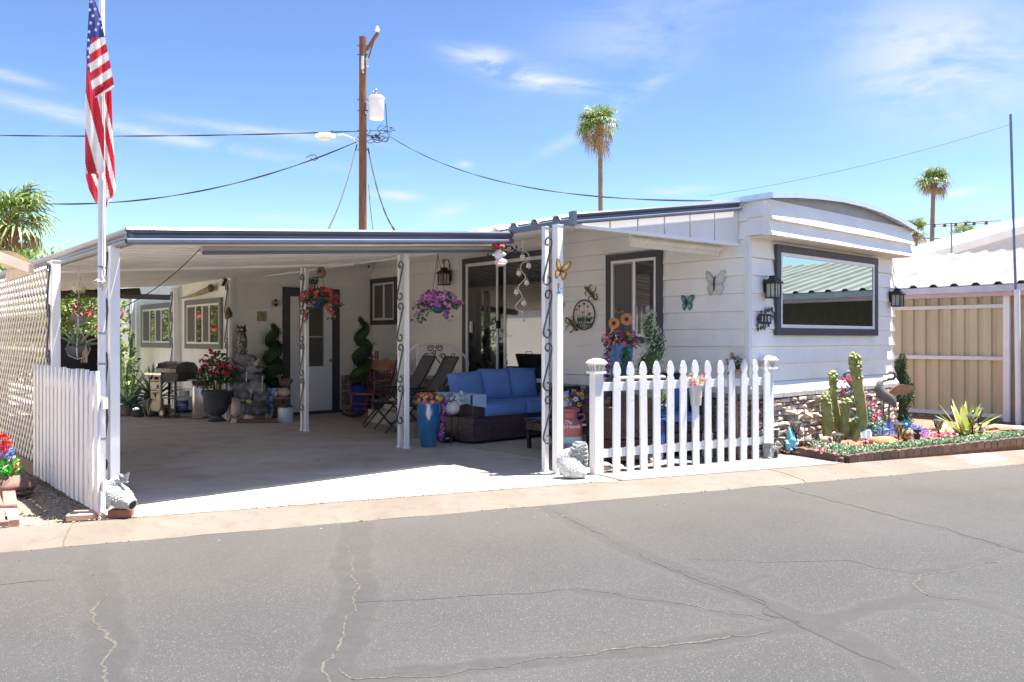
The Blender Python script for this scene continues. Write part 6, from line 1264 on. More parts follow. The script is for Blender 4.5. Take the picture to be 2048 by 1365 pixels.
q = G(156, 800); cv = thing('covered_chair', 'black fabric cover over something bulky behind the left picket fence', 'cover', (atY(152, 700, 9.2).x, 9.2, 0)); MB().rbox((0, 0, .70), (.42, .5, 1.40), .14, 3).build('cover', M('black_cloth', (.010, .010, .012), .8, var=.3), cv, True)

# ---------------------------------------------------------------- corner: rocking chair, second topiary, stand, camp chair
tp = G(718, 833); topiary('dark spiral topiary in a glossy cobalt pot behind the rocking chair', (tp.x, 14.2), 1.75, .15, .17, 3.3, DKG, 'topiary_dark', [(.15, 0), (.19, .05), (.24, .3), (.23, .50), (.24, .53)], COBALT, dens=1.2, flute=12, leafl=.02, ph=1.5)
RD = M('rocker_wood', (.13, .028, .018), .3, var=.5, scale=3, stretch=(4, 4, 1), coat=.4, spec=.6)
rc = thing('rocking_chair', 'red brown wooden rocking chair with carved headrest', 'rocking chair', (G(742, 836).x, 13.5, 0), R(-28))
for s in (-1, 1):
    mb = MB(); mb.tube([(s * .25, -.42 + .9 * i / 14, .03 + .0 + .16 * ((i / 14 - .42) * 1.15) ** 2 * 2.2) for i in range(15)], .022, 8); mb.build('rocker', RD, rc, True)
    for y, zt in ((-.22, .40), (.20, .42)): mb = MB(); mb.tube([(s * .25, y, .06), (s * .23, y * .95, .22), (s * .22, y * .9, zt)], [.016, .026, .018], 8); mb.build('leg', RD, rc, True)
    mb = MB(); mb.tube([(s * .27, -.22, .62), (s * .28, 0, .63), (s * .25, .2, .64)], .024, 8); mb.tube([(s * .25, -.2, .42), (s * .27, -.22, .62)], .017, 7); mb.build('armrest', RD, rc, True)
    mb = MB(); mb.tube([(s * .21, .20, .43), (s * .25, .34, .80), (s * .27, .40, 1.02)], [.022, .018, .012], 8); mb.blob((s * .27, .405, 1.04), (.02, .02, .03), amp=0); mb.build('back_post', RD, rc, True)
MB().rbox((0, 0, .42), (.52, .48, .04), .018, 2).build('seat', RD, rc, True)
for k in range(7): x = -.15 + .05 * k; mb = MB(); mb.tube([(x, .21, .44), (x * 1.05, .29, .62), (x * 1.1, .345, .80)], [.009, .012, .008], 6); mb.build('spindle', RD, rc, True)
mb = MB(); vs_ = []
for i in range(13):
    x = -.27 + .54 * i / 12; c = .05 * (1 - (x / .27) ** 2); tp_ = .985 + .02 * math.cos(x * 22) - (.02 if abs(x) > .2 else 0)
    vs_ += [(x, .335 + c, .80 - .02 * math.cos(x * 9)), (x, .395 + c, tp_), (x, .355 + c, .80 - .02 * math.cos(x * 9)), (x, .415 + c, tp_)]
fs = []
for i in range(12): o = 4 * i; fs += [(o, o + 4, o + 5, o + 1), (o + 2, o + 3, o + 7, o + 6), (o + 1, o + 5, o + 7, o + 3), (o, o + 2, o + 6, o + 4)]
mb.add(vs_, fs); mb.build('headrest', M('headrest_wood', (.16, .04, .022), .3, rgb2=(.34, .17, .10), scale=4, coat=.3), rc, True)
for z in (.18, .26): mb = MB(); mb.tube([(-.24, -.21, z), (.24, -.21, z)], .012, 6); mb.build('stretcher', RD, rc, True)
sh = thing('corner_stand', 'small wooden tiered stand with a fern behind the topiary', 'stand', (G(744, 826).x, 14.35, 0)); WS = M('stand_wood', (.17, .08, .035), .5, var=.2)
for x in (-.11, .11):
    for y in (-.1, .1): mb = MB(); mb.box(x - .012, y - .012, 0, x + .012, y + .012, 1.12); mb.build('leg', WS, sh)
for z in (.35, .72, 1.0): mb = MB(); mb.box(-.13, -.12, z, .13, .12, z + .02); mb.build('shelf', WS, sh)
fe = thing('fern_plant', 'bright green fern in a pot on the corner stand', 'fern', (sh.location.x - .03, 14.3, 1.02)); pot(fe, [(.05, 0), (.07, .1)], M('dark_blue_bowl', (.03, .06, .14))); mb = MB()
for k in range(26):
    a = rnd.uniform(0, 6.28); L_ = rnd.uniform(.12, .24)
    for i in range(9): f = i / 9; q = Vector((math.cos(a) * L_ * f, math.sin(a) * L_ * f, .1 + .14 * math.sin(f * 2.2) * (L_ / .2))); s = Vector((-math.sin(a), math.cos(a), 0)); mb.leaf(q, s + Vector((0, 0, .1)), .035 * (1 - f * .6), .012); mb.leaf(q, -s + Vector((0, 0, .1)), .035 * (1 - f * .6), .012)
mb.build('fronds', ramp_mat('fern_green', [(.10, .26, .04), (.15, .34, .06)], .5, .3), fe)
pn = thing('penguin_figure', 'little black and white figure on the middle shelf of the stand', 'figure', (sh.location.x, 14.27, .74)); mb = MB(); mb.blob((0, 0, .07), (.04, .035, .07), amp=.02); mb.blob((0, -.005, .155), (.028, .028, .028), amp=0); mb.build('body', BLACK, pn, True); mb = MB(); mb.blob((0, -.018, .065), (.028, .022, .055), amp=0); mb.build('belly', WHITE, pn, True)
GF = M('dark_frame', (.03, .03, .033), .4); SLG = M('sling_grey', (.10, .098, .105), .8, var=.12, scale=60)
fc = thing('folding_stool_chair', 'low grey folding camp chair with crossed legs behind the white post', 'camp chair', (G(760, 852).x, 12.15, 0), R(14)); 
for y in (-.2, .2):
    mb = MB(); mb.tube([(-.22, y, .02), (.18, y, .50)], .014, 6); mb.build('leg', GF, fc, True); mb = MB(); mb.tube([(.20, y, .02), (-.16, y, .46)], .014, 6); mb.build('leg', GF, fc, True)
    mb = MB(); mb.tube([(.16, y, .44), (.32, y, .88)], .013, 6); mb.build('back_post', GF, fc, True)
mb = MB(); mb.tube([(-.22, -.2, .05), (-.22, .2, .05)], .011, 6); mb.tube([(.2, -.2, .05), (.2, .2, .05)], .011, 6); mb.build('stretcher', GF, fc, True)
mb = MB(); vs_ = []
for i in range(9):
    f = i / 8; x = -.18 + .38 * f; z = .46 - .045 * math.sin(f * 3.14); vs_ += [(x, -.2, z), (x, .2, z), (x, -.2, z - .006), (x, .2, z - .006)]
fs = []
for i in range(8): o = 4 * i; fs += [(o, o + 1, o + 5, o + 4), (o + 2, o + 6, o + 7, o + 3), (o, o + 4, o + 6, o + 2), (o + 1, o + 3, o + 7, o + 5)]
mb.add(vs_, fs); mb.build('seat', SLG, fc); mb = MB(); mb.hexa([(.23, -.2, .62), (.24, -.2, .62), (.24, .2, .62), (.23, .2, .62), (.315, -.2, .87), (.325, -.2, .87), (.325, .2, .87), (.315, .2, .87)]); mb.build('backrest', SLG, fc)
def recliner(label, x, y, rz):
    t = thing('sling_chair', label, 'reclining chair', (x, y, 0), rz, 'dark reclining sling chairs')
    B = [(-.20, .30), (-.02, .40), (.02, .46), (.42, .50)]
    for s in (-1, 1):
        mb = MB(); mb.tube([(-.42, s * .27, 1.08), (-.30, s * .27, .85), (.0, s * .27, .40), (.46, s * .27, .44)], .016, 7); mb.build('side_frame', GF, t, True)
        mb = MB(); mb.tube([(-.30, s * .30, .0), (.30, s * .30, .60)], .013, 6); mb.tube([(.34, s * .30, .0), (-.20, s * .30, .62)], .013, 6); mb.build('leg', GF, t, True)
        mb = MB(); mb.rbox((.06, s * .31, .62), (.46, .05, .025), .01, 1); mb.build('armrest', GF, t, True)
    mb = MB(); mb.hexa([(-.30, -.26, .85), (.0, -.26, .405), (.0, .26, .405), (-.30, .26, .85), (-.29, -.26, .858), (.01, -.26, .412), (.01, .26, .412), (-.29, .26, .858)]); mb.hexa([(-.42, -.26, 1.07), (-.30, -.26, .85), (-.30, .26, .85), (-.42, .26, 1.07), (-.41, -.26, 1.075), (-.29, -.26, .858), (-.29, .26, .858), (-.41, .26, 1.075)]); mb.build('back_sling', SLG, t)
    mb = MB(); mb.box(.0, -.26, .40, .44, .26, .41, 0, Matrix.Rotation(R(-5), 4, 'Y')); mb.build('seat_sling', SLG, t); mb = MB(); mb.tube([(-.43, -.07, 1.08), (-.45, -.05, 1.13), (-.45, .05, 1.13), (-.43, .07, 1.08)], .006, 5); mb.tube([(-.42, -.27, 1.08), (-.42, .27, 1.08)], .014, 6); mb.build('top_bar', GF, t, True)
    return t
recliner('dark grey sling recliner beside the blue sofa', atY(868, 800, 11.3).x - .15, 11.35, R(205)); recliner('dark grey sling recliner half hidden behind the white post', atY(815, 800, 11.6).x - .1, 11.75, R(205))
# step rail in front of the sliding door
rl = thingH('step_rail', 'white pipe handrail with black scrolls at the sliding door steps', 'handrail', 7.0, 11.2); RY = 12.4
def rp(x, y): p = atY(x, y, RY); a, b = uv(p); return (a, b, p.z)
mb = MB(); mb.tube([rp(812, 712), rp(822, 700), rp(834, 689.5), rp(838, 689), rp(895, 689), rp(903, 690.5), rp(930, 713), rp(936, 725), rp(935, 740), rp(930, 765)], .017, 8); mb.build('top_rail', WHITE_METAL, rl, True)
for x in (835, 901): a = rp(x, 689); mb = MB(); mb.tube([a, (a[0], a[1], .0)], .017, 8); mb.build('post', WHITE_METAL, rl, True)
for cx, cy, r_, a0, a1 in ((861, 697, 7.5, 540, 0), (879, 697, 7.5, 0, 540), (853, 714, 7, 540, 60), (886, 714, 7, 60, 540)):
    mb = MB(); P = [rp(cx + (r_ * (.25 + .75 * i / 20)) * math.cos(R(a0 + (a1 - a0) * i / 20)), cy - (r_ * (.25 + .75 * i / 20)) * math.sin(R(a0 + (a1 - a0) * i / 20))) for i in range(21)]; mb.tube(P, .009, 5); mb.build('scroll', BLACK, rl, True)
for P in ([(868, 700), (866, 706), (870, 713), (880, 727)], [(872, 700), (870, 710), (861, 723), (849, 741), (838, 754), (837, 768)], [(860, 712), (860, 720), (850, 738)]): mb = MB(); mb.tube([rp(*q) for q in P], .009, 5); mb.build('scroll_bar', BLACK, rl, True)
stp = thingH('door_steps', 'concrete steps in front of the sliding door', 'steps', 7.5, 10.8); mb = MB(); mb.box(7.05, 10.1, 0, 7.94, 11.3, .40); mb.box(6.75, 10.1, 0, 7.05, 11.3, .2); mb.build('tread', SLAB, stp)
gp2 = atY(848, 785, 11.9); gs = thing('grass_pot', 'tall grassy plant in a pot between the reclining chairs', 'potted plant', (gp2.x, 11.9, 0)); pot(gs, [(.11, 0), (.15, .3), (.16, .34)], TERRA); mb = MB()
for _ in range(90): a = rnd.uniform(0, 6.28); d = Vector((math.cos(a) * .3, math.sin(a) * .3, 1)); p = Vector((rnd.gauss(0, .06), rnd.gauss(0, .06), .32)); L_ = rnd.uniform(.25, .5); mb.add([p, p + Vector((.012, 0, 0)), p + d * L_ + Vector((rnd.gauss(0, .05), rnd.gauss(0, .05), -.05))], [(0, 1, 2)])
mb.build('blades', ramp_mat('grass_blade', [(.14, .20, .05), (.25, .26, .10), (.08, .14, .04)], .6, .2), gs)
# ================================================================ PORCH FURNITURE
def wicker(name, c1, c2, sc=1.0):
    if name in MATS: return MATS[name]
    m = bpy.data.materials.new(name); m.use_nodes = True; t = m.node_tree; b = t.nodes['Principled BSDF']; L = t.links.new
    tc = t.nodes.new('ShaderNodeTexCoord'); sp = t.nodes.new('ShaderNodeSeparateXYZ'); L(tc.outputs['Object'], sp.inputs[0]); ad = t.nodes.new('ShaderNodeMath'); L(sp.outputs[0], ad.inputs[0]); L(sp.outputs[1], ad.inputs[1])
    cb = t.nodes.new('ShaderNodeCombineXYZ'); L(ad.outputs[0], cb.inputs[0]); L(sp.outputs[2], cb.inputs[1])
    br = t.nodes.new('ShaderNodeTexBrick'); br.inputs['Scale'].default_value = 14 * sc; br.inputs['Brick Width'].default_value = .62; br.inputs['Row Height'].default_value = .26; br.inputs['Mortar Size'].default_value = .035; br.inputs['Mortar Smooth'].default_value = .6
    br.inputs['Color1'].default_value = (*c1, 1); br.inputs['Color2'].default_value = (*c2, 1); br.inputs['Mortar'].default_value = (.006, .005, .005, 1); L(cb.outputs[0], br.inputs['Vector'])
    L(br.outputs['Color'], b.inputs['Base Color']); b.inputs['Roughness'].default_value = .45
    bp = t.nodes.new('ShaderNodeBump'); bp.invert = True; bp.inputs['Strength'].default_value = .9; bp.inputs['Distance'].default_value = .012; L(br.outputs['Fac'], bp.inputs['Height']); L(bp.outputs[0], b.inputs['Normal']); MATS[name] = m; return m
WICK = wicker('dark_wicker', (.13, .085, .085), (.065, .045, .052)); WICK2 = wicker('brown_wicker', (.12, .085, .065), (.07, .05, .042), 1.3)
BLUE = M('blue_canvas', (.13, .25, .56), .85, var=.10, scale=4, bump=.35, bscale=9); BLUE_L = M('blanket_blue', (.40, .54, .74), .9, rgb2=(.28, .43, .68), scale=6, thr=(.45, .6))
SV = 7.95; SU0, SU1 = 6.27, 7.90
sf = thingH('wicker_sofa', 'dark wicker outdoor sofa with bright blue cushions under the sliding door', 'sofa', (SU0 + SU1) / 2, SV + .4)
def H(name, c, sz, r=.02, puff=0.0, mat=WICK, par=sf, rot=(0, 0, 0), seg=2): return MB().rbox(c, sz, r, seg, rot, puff=puff).build(name, mat, par, True, sharp=1.2)
H('base', ((SU0 + SU1) / 2, SV + .42, .19), (SU1 - SU0, .82, .32)); H('armrest', (SU0 + .10, SV + .42, .48), (.20, .84, .28), .03); H('backrest', ((SU0 + SU1) / 2, SV + .78, .50), (SU1 - SU0, .12, .42), .03)
sw = (SU1 - SU0 - .2) / 2
for k in range(2):
    so_ = H('seat_cushion', (SU0 + .2 + sw * (k + .5), SV + .34, .43), (sw - .005, .74, .17), .05, mat=BLUE, seg=4)
    c0_, c1_ = SU0 + .2 + sw * k + .012, SU0 + .2 + sw * (k + 1) - .017
    for z in (.355, .505): mb = MB(); v0_, v1_ = SV - .024, SV + .70; mb.tube([(c0_, v1_, z), (c0_, v0_ + .03, z), (c0_ + .03, v0_, z), (c1_ - .03, v0_, z), (c1_, v0_ + .03, z), (c1_, v1_, z)], .006, 5); mb.build('piping', BLUE, so_, True)
cw = (SU1 - SU0 - .12) / 3
for k in range(3): H('back_cushion', (SU0 + .12 + cw * (k + .5), SV + .60 + .01 * k, .70 - (.03 if k == 0 else 0)), (cw * 1.02, .20, .44), puff=.55, mat=BLUE, rot=(R(-12), R((-3, 1, 2)[k]), 0))
bl = thingH('folded_blanket', 'pale blue blanket draped over the left arm of the sofa', 'blanket', SU0 + .1, SV + .4, z=.62)
mb = MB(); P = [(-.012, .50), (-.012, .62), (.0, .632), (.2, .636), (.212, .62), (.212, .47)]; nv = 12
for j in range(nv + 1):
    v = SV + .03 + .74 * j / nv
    for i, (a, z) in enumerate(P): mb.v.append((SU0 + a + (.006 * math.sin(j * 1.9) if i in (0, 5) else 0), v, z + (.018 * math.sin(j * 1.3 + i) if i in (0, 5) else .004 * math.sin(j * 2.2))))
for j in range(nv):
    for i in range(5): q = j * 6 + i; mb.f.append((q, q + 1, q + 7, q + 6)); mb.m.append(0)
v = SV - .012; mb.add([(SU0 - .01, v, .50), (SU0 + .213, v, .46), (SU0 + .213, v, .632), (SU0 - .01, v, .632), (SU0 - .01, v + .05, .632), (SU0 + .213, v + .05, .634)], [(0, 1, 2, 3), (3, 2, 5, 4)]); mb.build('blanket', BLUE_L, bl, True)
rg = [G(905, 893), G(1078, 880), G(1200, 920), G(1086, 938), G(1070, 931)]
rg = [xy(6.05, 7.9), xy(7.7, 7.9), xy(7.7, 5.95), xy(6.05, 5.95)]; mb = MB(); mb.add([(*p, .010) for p in rg] + [(*p, .001) for p in rg], [(0, 3, 2, 1), (0, 1, 5, 4), (1, 2, 6, 5), (2, 3, 7, 6), (3, 0, 4, 7)])
tag(mb.build('outdoor_rug', M('rug_cream', (.46, .43, .38), .95, rgb2=(.33, .31, .28), scale=22, stretch=(1, 5, 1), bump=.5, bscale=120)), 'pale cream striped rug on the porch in front of the sofa', 'rug')
# coffee table
tb_ = thingH('coffee_table', 'low dark wicker coffee table behind the thick white post', 'table', 6.75, 6.85); MB().rbox((6.82, 6.95, .36), (.62, .62, .03), .01, 1).build('table_top', glass_mat('table_glass', (.03, .035, .04), .05), tb_)
MB().rbox((6.82, 6.95, .29), (.58, .58, .10), .01, 1).build('apron', WICK, tb_)
for a in (-.26, .26):
    for b in (-.26, .26): mb = MB(); mb.box(6.82 + a - .02, 6.95 + b - .02, .01, 6.82 + a + .02, 6.95 + b + .02, .25); mb.build('leg', BLACK, tb_)
# tall blue pot and stand
tp = G(857, 894); bpz = thing('tall_blue_pot', 'tall glossy turquoise blue pot of yellow and pink petunias', 'planter', tuple(tp))
mb = MB(); mb.lathe([(.085, 0), (.092, .01), (.11, .10), (.135, .25), (.148, .42), (.148, .53), (.152, .55), (.148, .565), (.135, .565), (.13, .52)], 32); mb.build('pot', M('turquoise_glaze', (.015, .13, .30), .10, var=.25, scale=7, spec=.8, coat=.8), bpz, True)
mb = MB(); mb.leaves((0, 0, .58), (.17, .15, .06), 160, .05, .03, shell=.2); mb.build('foliage', LEAF_MD, bpz)
blooms(bpz, 'blossoms', ramp_mat('mixed_petunia', [(.70, .08, .20), (.80, .45, .05), (.65, .05, .08), (.45, .12, .5), (.80, .30, .10), (.75, .15, .30)], .6, .15), (0, -.01, .59), (.18, .16, .085), 110, .028, up=.5, sh=.6, minz=.555)
blooms(bpz, 'yellow_blossoms', M('petal_yellow', (.80, .58, .05), .6), (.03, -.06, .61), (.14, .10, .06), 16, .026, up=.3, sh=.8, minz=.56, ctr=M('petal_eye', (.25, .05, .03), .6))
ws = G(903, 889); wsd = thing('wire_plant_stand', 'thin dark wire plant stand holding the white pumpkin pot', 'plant stand', tuple(ws)); zt_ = .36
for k in range(3): a = k * 2.09 + .6; mb = MB(); mb.tube([(.14 * math.cos(a), .14 * math.sin(a), 0), (.09 * math.cos(a), .09 * math.sin(a), .18), (.11 * math.cos(a), .11 * math.sin(a), zt_)], .006, 5); mb.build('leg', BLACK, wsd, True)
mb = MB(); mb.lathe([(.10, zt_), (.125, zt_ + .01), (.125, zt_ + .018), (.10, zt_ + .012)], 24); mb.build('tray', BLACK, wsd, True)
wp = thing('pumpkin_pot', 'white ribbed pumpkin shaped pot with trailing magenta and white flowers', 'planter', (ws.x, ws.y, zt_ + .015)); mb = MB(); mb.lathe([(.04, 0), (.085, .03), (.105, .08), (.10, .13), (.07, .165), (.06, .16)], 36, flute=12, fd=.04); mb.build('pot', M('pumpkin_white', (.66, .66, .65), .5), wp, True)
mb = MB()
for k in range(12): a = k * .5236; mb.tube([(.086 * math.cos(a), .086 * math.sin(a), .03), (.106 * math.cos(a), .106 * math.sin(a), .08), (.101 * math.cos(a), .101 * math.sin(a), .13), (.07 * math.cos(a), .07 * math.sin(a), .168)], .003, 4)
mb.build('wire_cage', WIRE, wp, kind='stuff'); mb = MB(); mb.leaves((-.03, 0, .2), (.13, .08, .06), 110, .04, .02, shell=.2)
for _ in range(90): f = rnd.random(); mb.leaf((-.09 - .05 * f + rnd.gauss(0, .02), -.06 + rnd.gauss(0, .02), .18 - .52 * f), (rnd.gauss(0, 1), rnd.gauss(0, 1), rnd.gauss(0, 1)), .035, .015)
for x in (-.10, -.13): mb.tube([(-.05, -.04, .18), (x, -.06, 0), (x + .02, -.06, -.33)], .003, 4)
mb.build('foliage', LEAF_MD, wp); mb = MB()
for _ in range(80): f = rnd.random() ** 1.2; mb.blossom((-.08 - .05 * f + rnd.gauss(0, .03 * (1.2 - f)), -.075 + rnd.gauss(0, .015), .23 - .56 * f), (rnd.gauss(0, .6), -1, rnd.gauss(0, .6)), .021, 5)
mb.build('magenta_blossoms', ramp_mat('petunia_purple', PURP), wp); mb = MB()
for _ in range(18): mb.blossom((.05 + rnd.gauss(0, .05), -.06 + rnd.gauss(0, .02), .22 + rnd.gauss(0, .04)), (rnd.gauss(0, .5), -1, .3), .024, 5, 0, center=1)
mb.build('white_blossoms', [M('petal_white', (.75, .75, .78), .6), M('petal_dark_eye', (.08, .03, .12), .6)], wp)
cb_ = G(888, 886); cbg = thing('ball_cap', 'navy ball cap lying on the floor behind the wire stand', 'cap', (cb_.x, cb_.y + .1, 0)); mb = MB(); mb.blob((0, 0, .04), (.10, .10, .09), amp=.05, flat=-.04); mb.build('crown', M('cap_navy', (.012, .016, .035), .8), cbg, True); mb = MB(); mb.blob((.05, -.10, .012), (.07, .06, .008), amp=0); mb.build('brim', M('cap_navy', (.012, .016, .035)), cbg, True); mb = MB(); mb.cbox((.045, -.092, .055), (.05, .004, .022), (R(-20), 0, R(25))); mb.build('badge', M('badge_grey', (.4, .42, .45), .7), cbg)
bk = G(824, 880); one(MB().lathe([(.10, 0), (.12, .2), (.125, .22), (.11, .22), (.105, .18)], 22), 'metal_bucket', M('bucket_grey', (.20, .19, .18), .5, metal=.3, var=.2), 'grey metal bucket half hidden behind the white post', 'bucket', (bk.x + .05, bk.y + .25, 0))
# wind chime, iron bracket, bunny planter
wc = thing('wind_chime', 'wavy cream wind chime with seven small square bells', 'wind chime', tuple(atY(1045, 492, 8.6))); OFF[wc] = (0, 0, 0); Y_ = 8.6
def ap(x, y): return atY(x, y, Y_) - wc.location
zp4 = lambda zx, zy: ap(960 + zx / 7.585, 480 + zy / 7.585)
CRM = M('chime_cream', (.55, .47, .36), .5, var=.15, scale=40)
mb = MB(); pts = [(645, 10), (640, 100), (640, 175), (700, 185), (740, 225), (750, 275), (700, 330), (640, 355), (612, 400), (625, 470), (680, 530), (690, 580), (650, 630), (590, 690), (580, 740), (620, 810), (645, 870), (600, 930), (545, 985), (535, 1030), (580, 1075), (645, 1085), (645, 1130)]
mb.tube([zp4(*q) for q in pts], .0042, 5); mb.build('wavy_wire', CRM, wc, True)
for (zx, zy) in ((645, 262), (738, 395), (590, 505), (709, 650), (555, 792), (665, 958), (643, 1218)):
    p = zp4(zx, zy); mb = MB(); T_ = Matrix.Translation(p) @ Matrix.Rotation(R(20), 4, 'Z'); mb.lathe([(.030, -.022), (.026, .020), (.012, .024)], 4, T=T_); o = mb.build('bell', CRM, wc)
    mb = MB(); mb.tube([p + Vector((0, 0, -.02)), p + Vector((0, 0, -.042))], .005, 5); mb.tube([p + Vector((.012 * math.cos(a), 0, .038 + .012 * math.sin(a))) for a in [i * .7 for i in range(10)]], .003, 4); mb.build('clapper', CRM, o)
ib = thing('iron_bracket', 'black wrought iron scroll bracket under the porch roof edge', 'bracket', tuple(atY(1010, 500, 8.75))); OFF[ib] = (0, 0, 0)
def bp4(zx, zy): return atY(960 + zx / 7.585, 480 + zy / 7.585, 8.75) - ib.location
for P in ([(120, 245), (110, 220), (125, 198), (140, 215), (130, 240), (160, 245), (200, 190), (260, 150), (330, 150), (400, 180), (460, 200), (520, 170), (560, 120), (555, 85), (540, 100), (550, 120)], [(340, 150), (390, 110), (460, 90), (520, 150), (580, 185), (640, 180), (640, 140), (625, 130), (620, 155)], [(400, 110), (380, 75), (345, 90), (340, 120), (370, 140), (400, 130), (410, 90), (385, 95)], [(350, 205), (380, 215), (420, 210), (390, 180), (350, 195)], [(470, 120), (500, 140), (470, 160), (500, 100), (520, 150), (480, 130)], [(540, 195), (560, 190), (565, 165), (545, 160), (520, 190), (480, 210)]): mb = MB(); mb.tube([bp4(*q) for q in P], .006, 5); mb.build('scroll', BLACK, ib, True)
bn_ = thing('bunny_planter', 'hanging white and pink rabbit planter with red blossoms', 'planter', tuple(atY(998, 512, 8.6))); BW = M('rabbit_white', (.66, .58, .58), .5); BP_ = M('rabbit_pink', (.68, .42, .36), .5)
mb = MB(); mb.blob((0, 0, .01), (.052, .045, .06), amp=.05); mb.blob((.02, 0, -.07), (.07, .05, .045), amp=.05); mb.build('body', BW, bn_, True)
for s in (-1, 1): mb = MB(); mb.blob((s * .048, -.01, .012), (.03, .02, .02), amp=0); mb.build('paw', BW, bn_, True)
mb = MB(); mb.blob((.02, -.012, -.092), (.06, .045, .022), amp=.1); mb.build('foot', BP_, bn_, True); mb = MB(); mb.leaves((0, 0, .075), (.045, .03, .03), 40, .04, .015); mb.build('foliage', LEAF_BR, bn_)
blooms(bn_, 'blossoms', ramp_mat('red_carnation', [(.65, .01, .06), (.75, .04, .12), (.55, .01, .04)]), (-.015, 0, .105), (.07, .04, .03), 46, .021, sh=.5); mb = MB(); mb.tube([(0, 0, .08), (0, 0, .26)], .002, 4); mb.build('hanging_wire', WIRE, bn_)

# ---------------------------------------------------------------- wall art
def butterfly(label, p, s, rz, tilt, cols, roll=0.0, body=(.05, .03, .02), fold=25, group=None):
    """wings in local xz, facing -y"""
    t = thing('butterfly_ornament', label, 'butterfly ornament', tuple(p), rz); t.rotation_euler = (0, R(roll), rz); edge, inner, spot = [M('wing_%s_%d' % (str(abs(hash(c)) % 9999), i), c, .45, var=.15, scale=20) for i, c in enumerate(cols)]
    U_ = [(.0, .0), (.05, .22), (.22, .48), (.42, .55), (.50, .46), (.46, .25), (.34, .06), (.10, -.02)]; D_ = [(.0, .0), (.10, -.02), (.32, .02), (.40, -.12), (.34, -.34), (.20, -.46), (.10, -.30), (.03, -.10)]
    for sgn in (-1, 1):
        Tm = Matrix.Rotation(R(fold * sgn), 4, 'Z') @ Matrix.Scale(s, 4)
        for nm, W in (('upper_wing', U_), ('lower_wing', D_)):
            mb = MB(); TT = Tm @ Matrix.Rotation(R(90), 4, 'X'); W2 = [(x * sgn, z) for x, z in W]; cx = sum(x for x, z in W2) / len(W2); cz = sum(z for x, z in W2) / len(W2)
            mb.prism(W2, .02, TT); mb.prism([(cx + (x - cx) * .78, cz + (z - cz) * .78) for x, z in W2], .03, TT, 1); mb.prism([(cx + (x - cx) * .36, cz + (z - cz) * .40) for x, z in W2], .036, TT, 2); mb.build(nm, [edge, inner, spot], t)
    mb = MB(); mb.tube([(0, -.03 * s, -.25 * s), (0, -.05 * s, 0), (0, -.03 * s, .2 * s)], [.015 * s, .04 * s, .02 * s], 6)
    for q in (-1, 1): mb.tube([(0, -.03 * s, .18 * s), (q * .1 * s, -.04 * s, .38 * s)], .006 * s, 4)
    mb.build('body', M('butterfly_body', body, .5), t, True); return t
p = atY(1121, 543, 7.9); p.y -= .02; butterfly('big orange and cream butterfly ornament on the thick white post', p, .20, R(8), 0, ((.20, .07, .02), (.62, .33, .08), (.70, .68, .45)), roll=12, fold=-38)
p = atY(1117, 572, 7.9); one(MB().rbox((0, 0, 0), (.022, .012, .05), .004, 1), 'wooden_charm', M('charm_orange', (.55, .25, .09), .6), 'tiny orange wooden charm hanging under the post butterfly', 'charm', tuple(p))
p = atY(1118, 585, 7.9); dg = thing('dragonfly_charm', 'tiny bright blue bug charm on the thick white post', 'charm', tuple(p)); mb = MB(); mb.rbox((0, 0, 0), (.034, .012, .036), .006, 1); mb.build('body', M('charm_blue', (.05, .35, .65), .5), dg); mb = MB()
for q in (-1, 1): mb.tube([(0, 0, .018), (q * .02 + .01, 0, .045)], .003, 4); mb.tube([(0, 0, 0), (q * .04, 0, -.01)], .002, 4); mb.tube([(0, 0, -.01), (q * .03, 0, -.03)], .002, 4)
mb.build('legs_and_feelers', BLACK, dg)
def on_side(px, py, d=.05): v, z = onU(px, py, 7.96 - d); x, y = xy(7.96 - d, v); return Vector((x, y, z))
WR = TH - R(90)
butterfly('pale silver butterfly ornament high on the side wall near the corner', on_side(1429, 569), .30, WR, 0, ((.46, .44, .43), (.56, .54, .53), (.62, .61, .60)), fold=12, body=(.35, .33, .32))
butterfly('small blue and yellow butterfly ornament below the silver one', on_side(1373, 607), .19, WR, 0, ((.02, .03, .05), (.02, .22, .32), (.35, .45, .06)), fold=12)
butterfly('small brown butterfly ornament half hidden by the thick post', on_side(1119, 618), .16, WR, 0, ((.10, .04, .02), (.36, .15, .06), (.5, .3, .1)), fold=12)
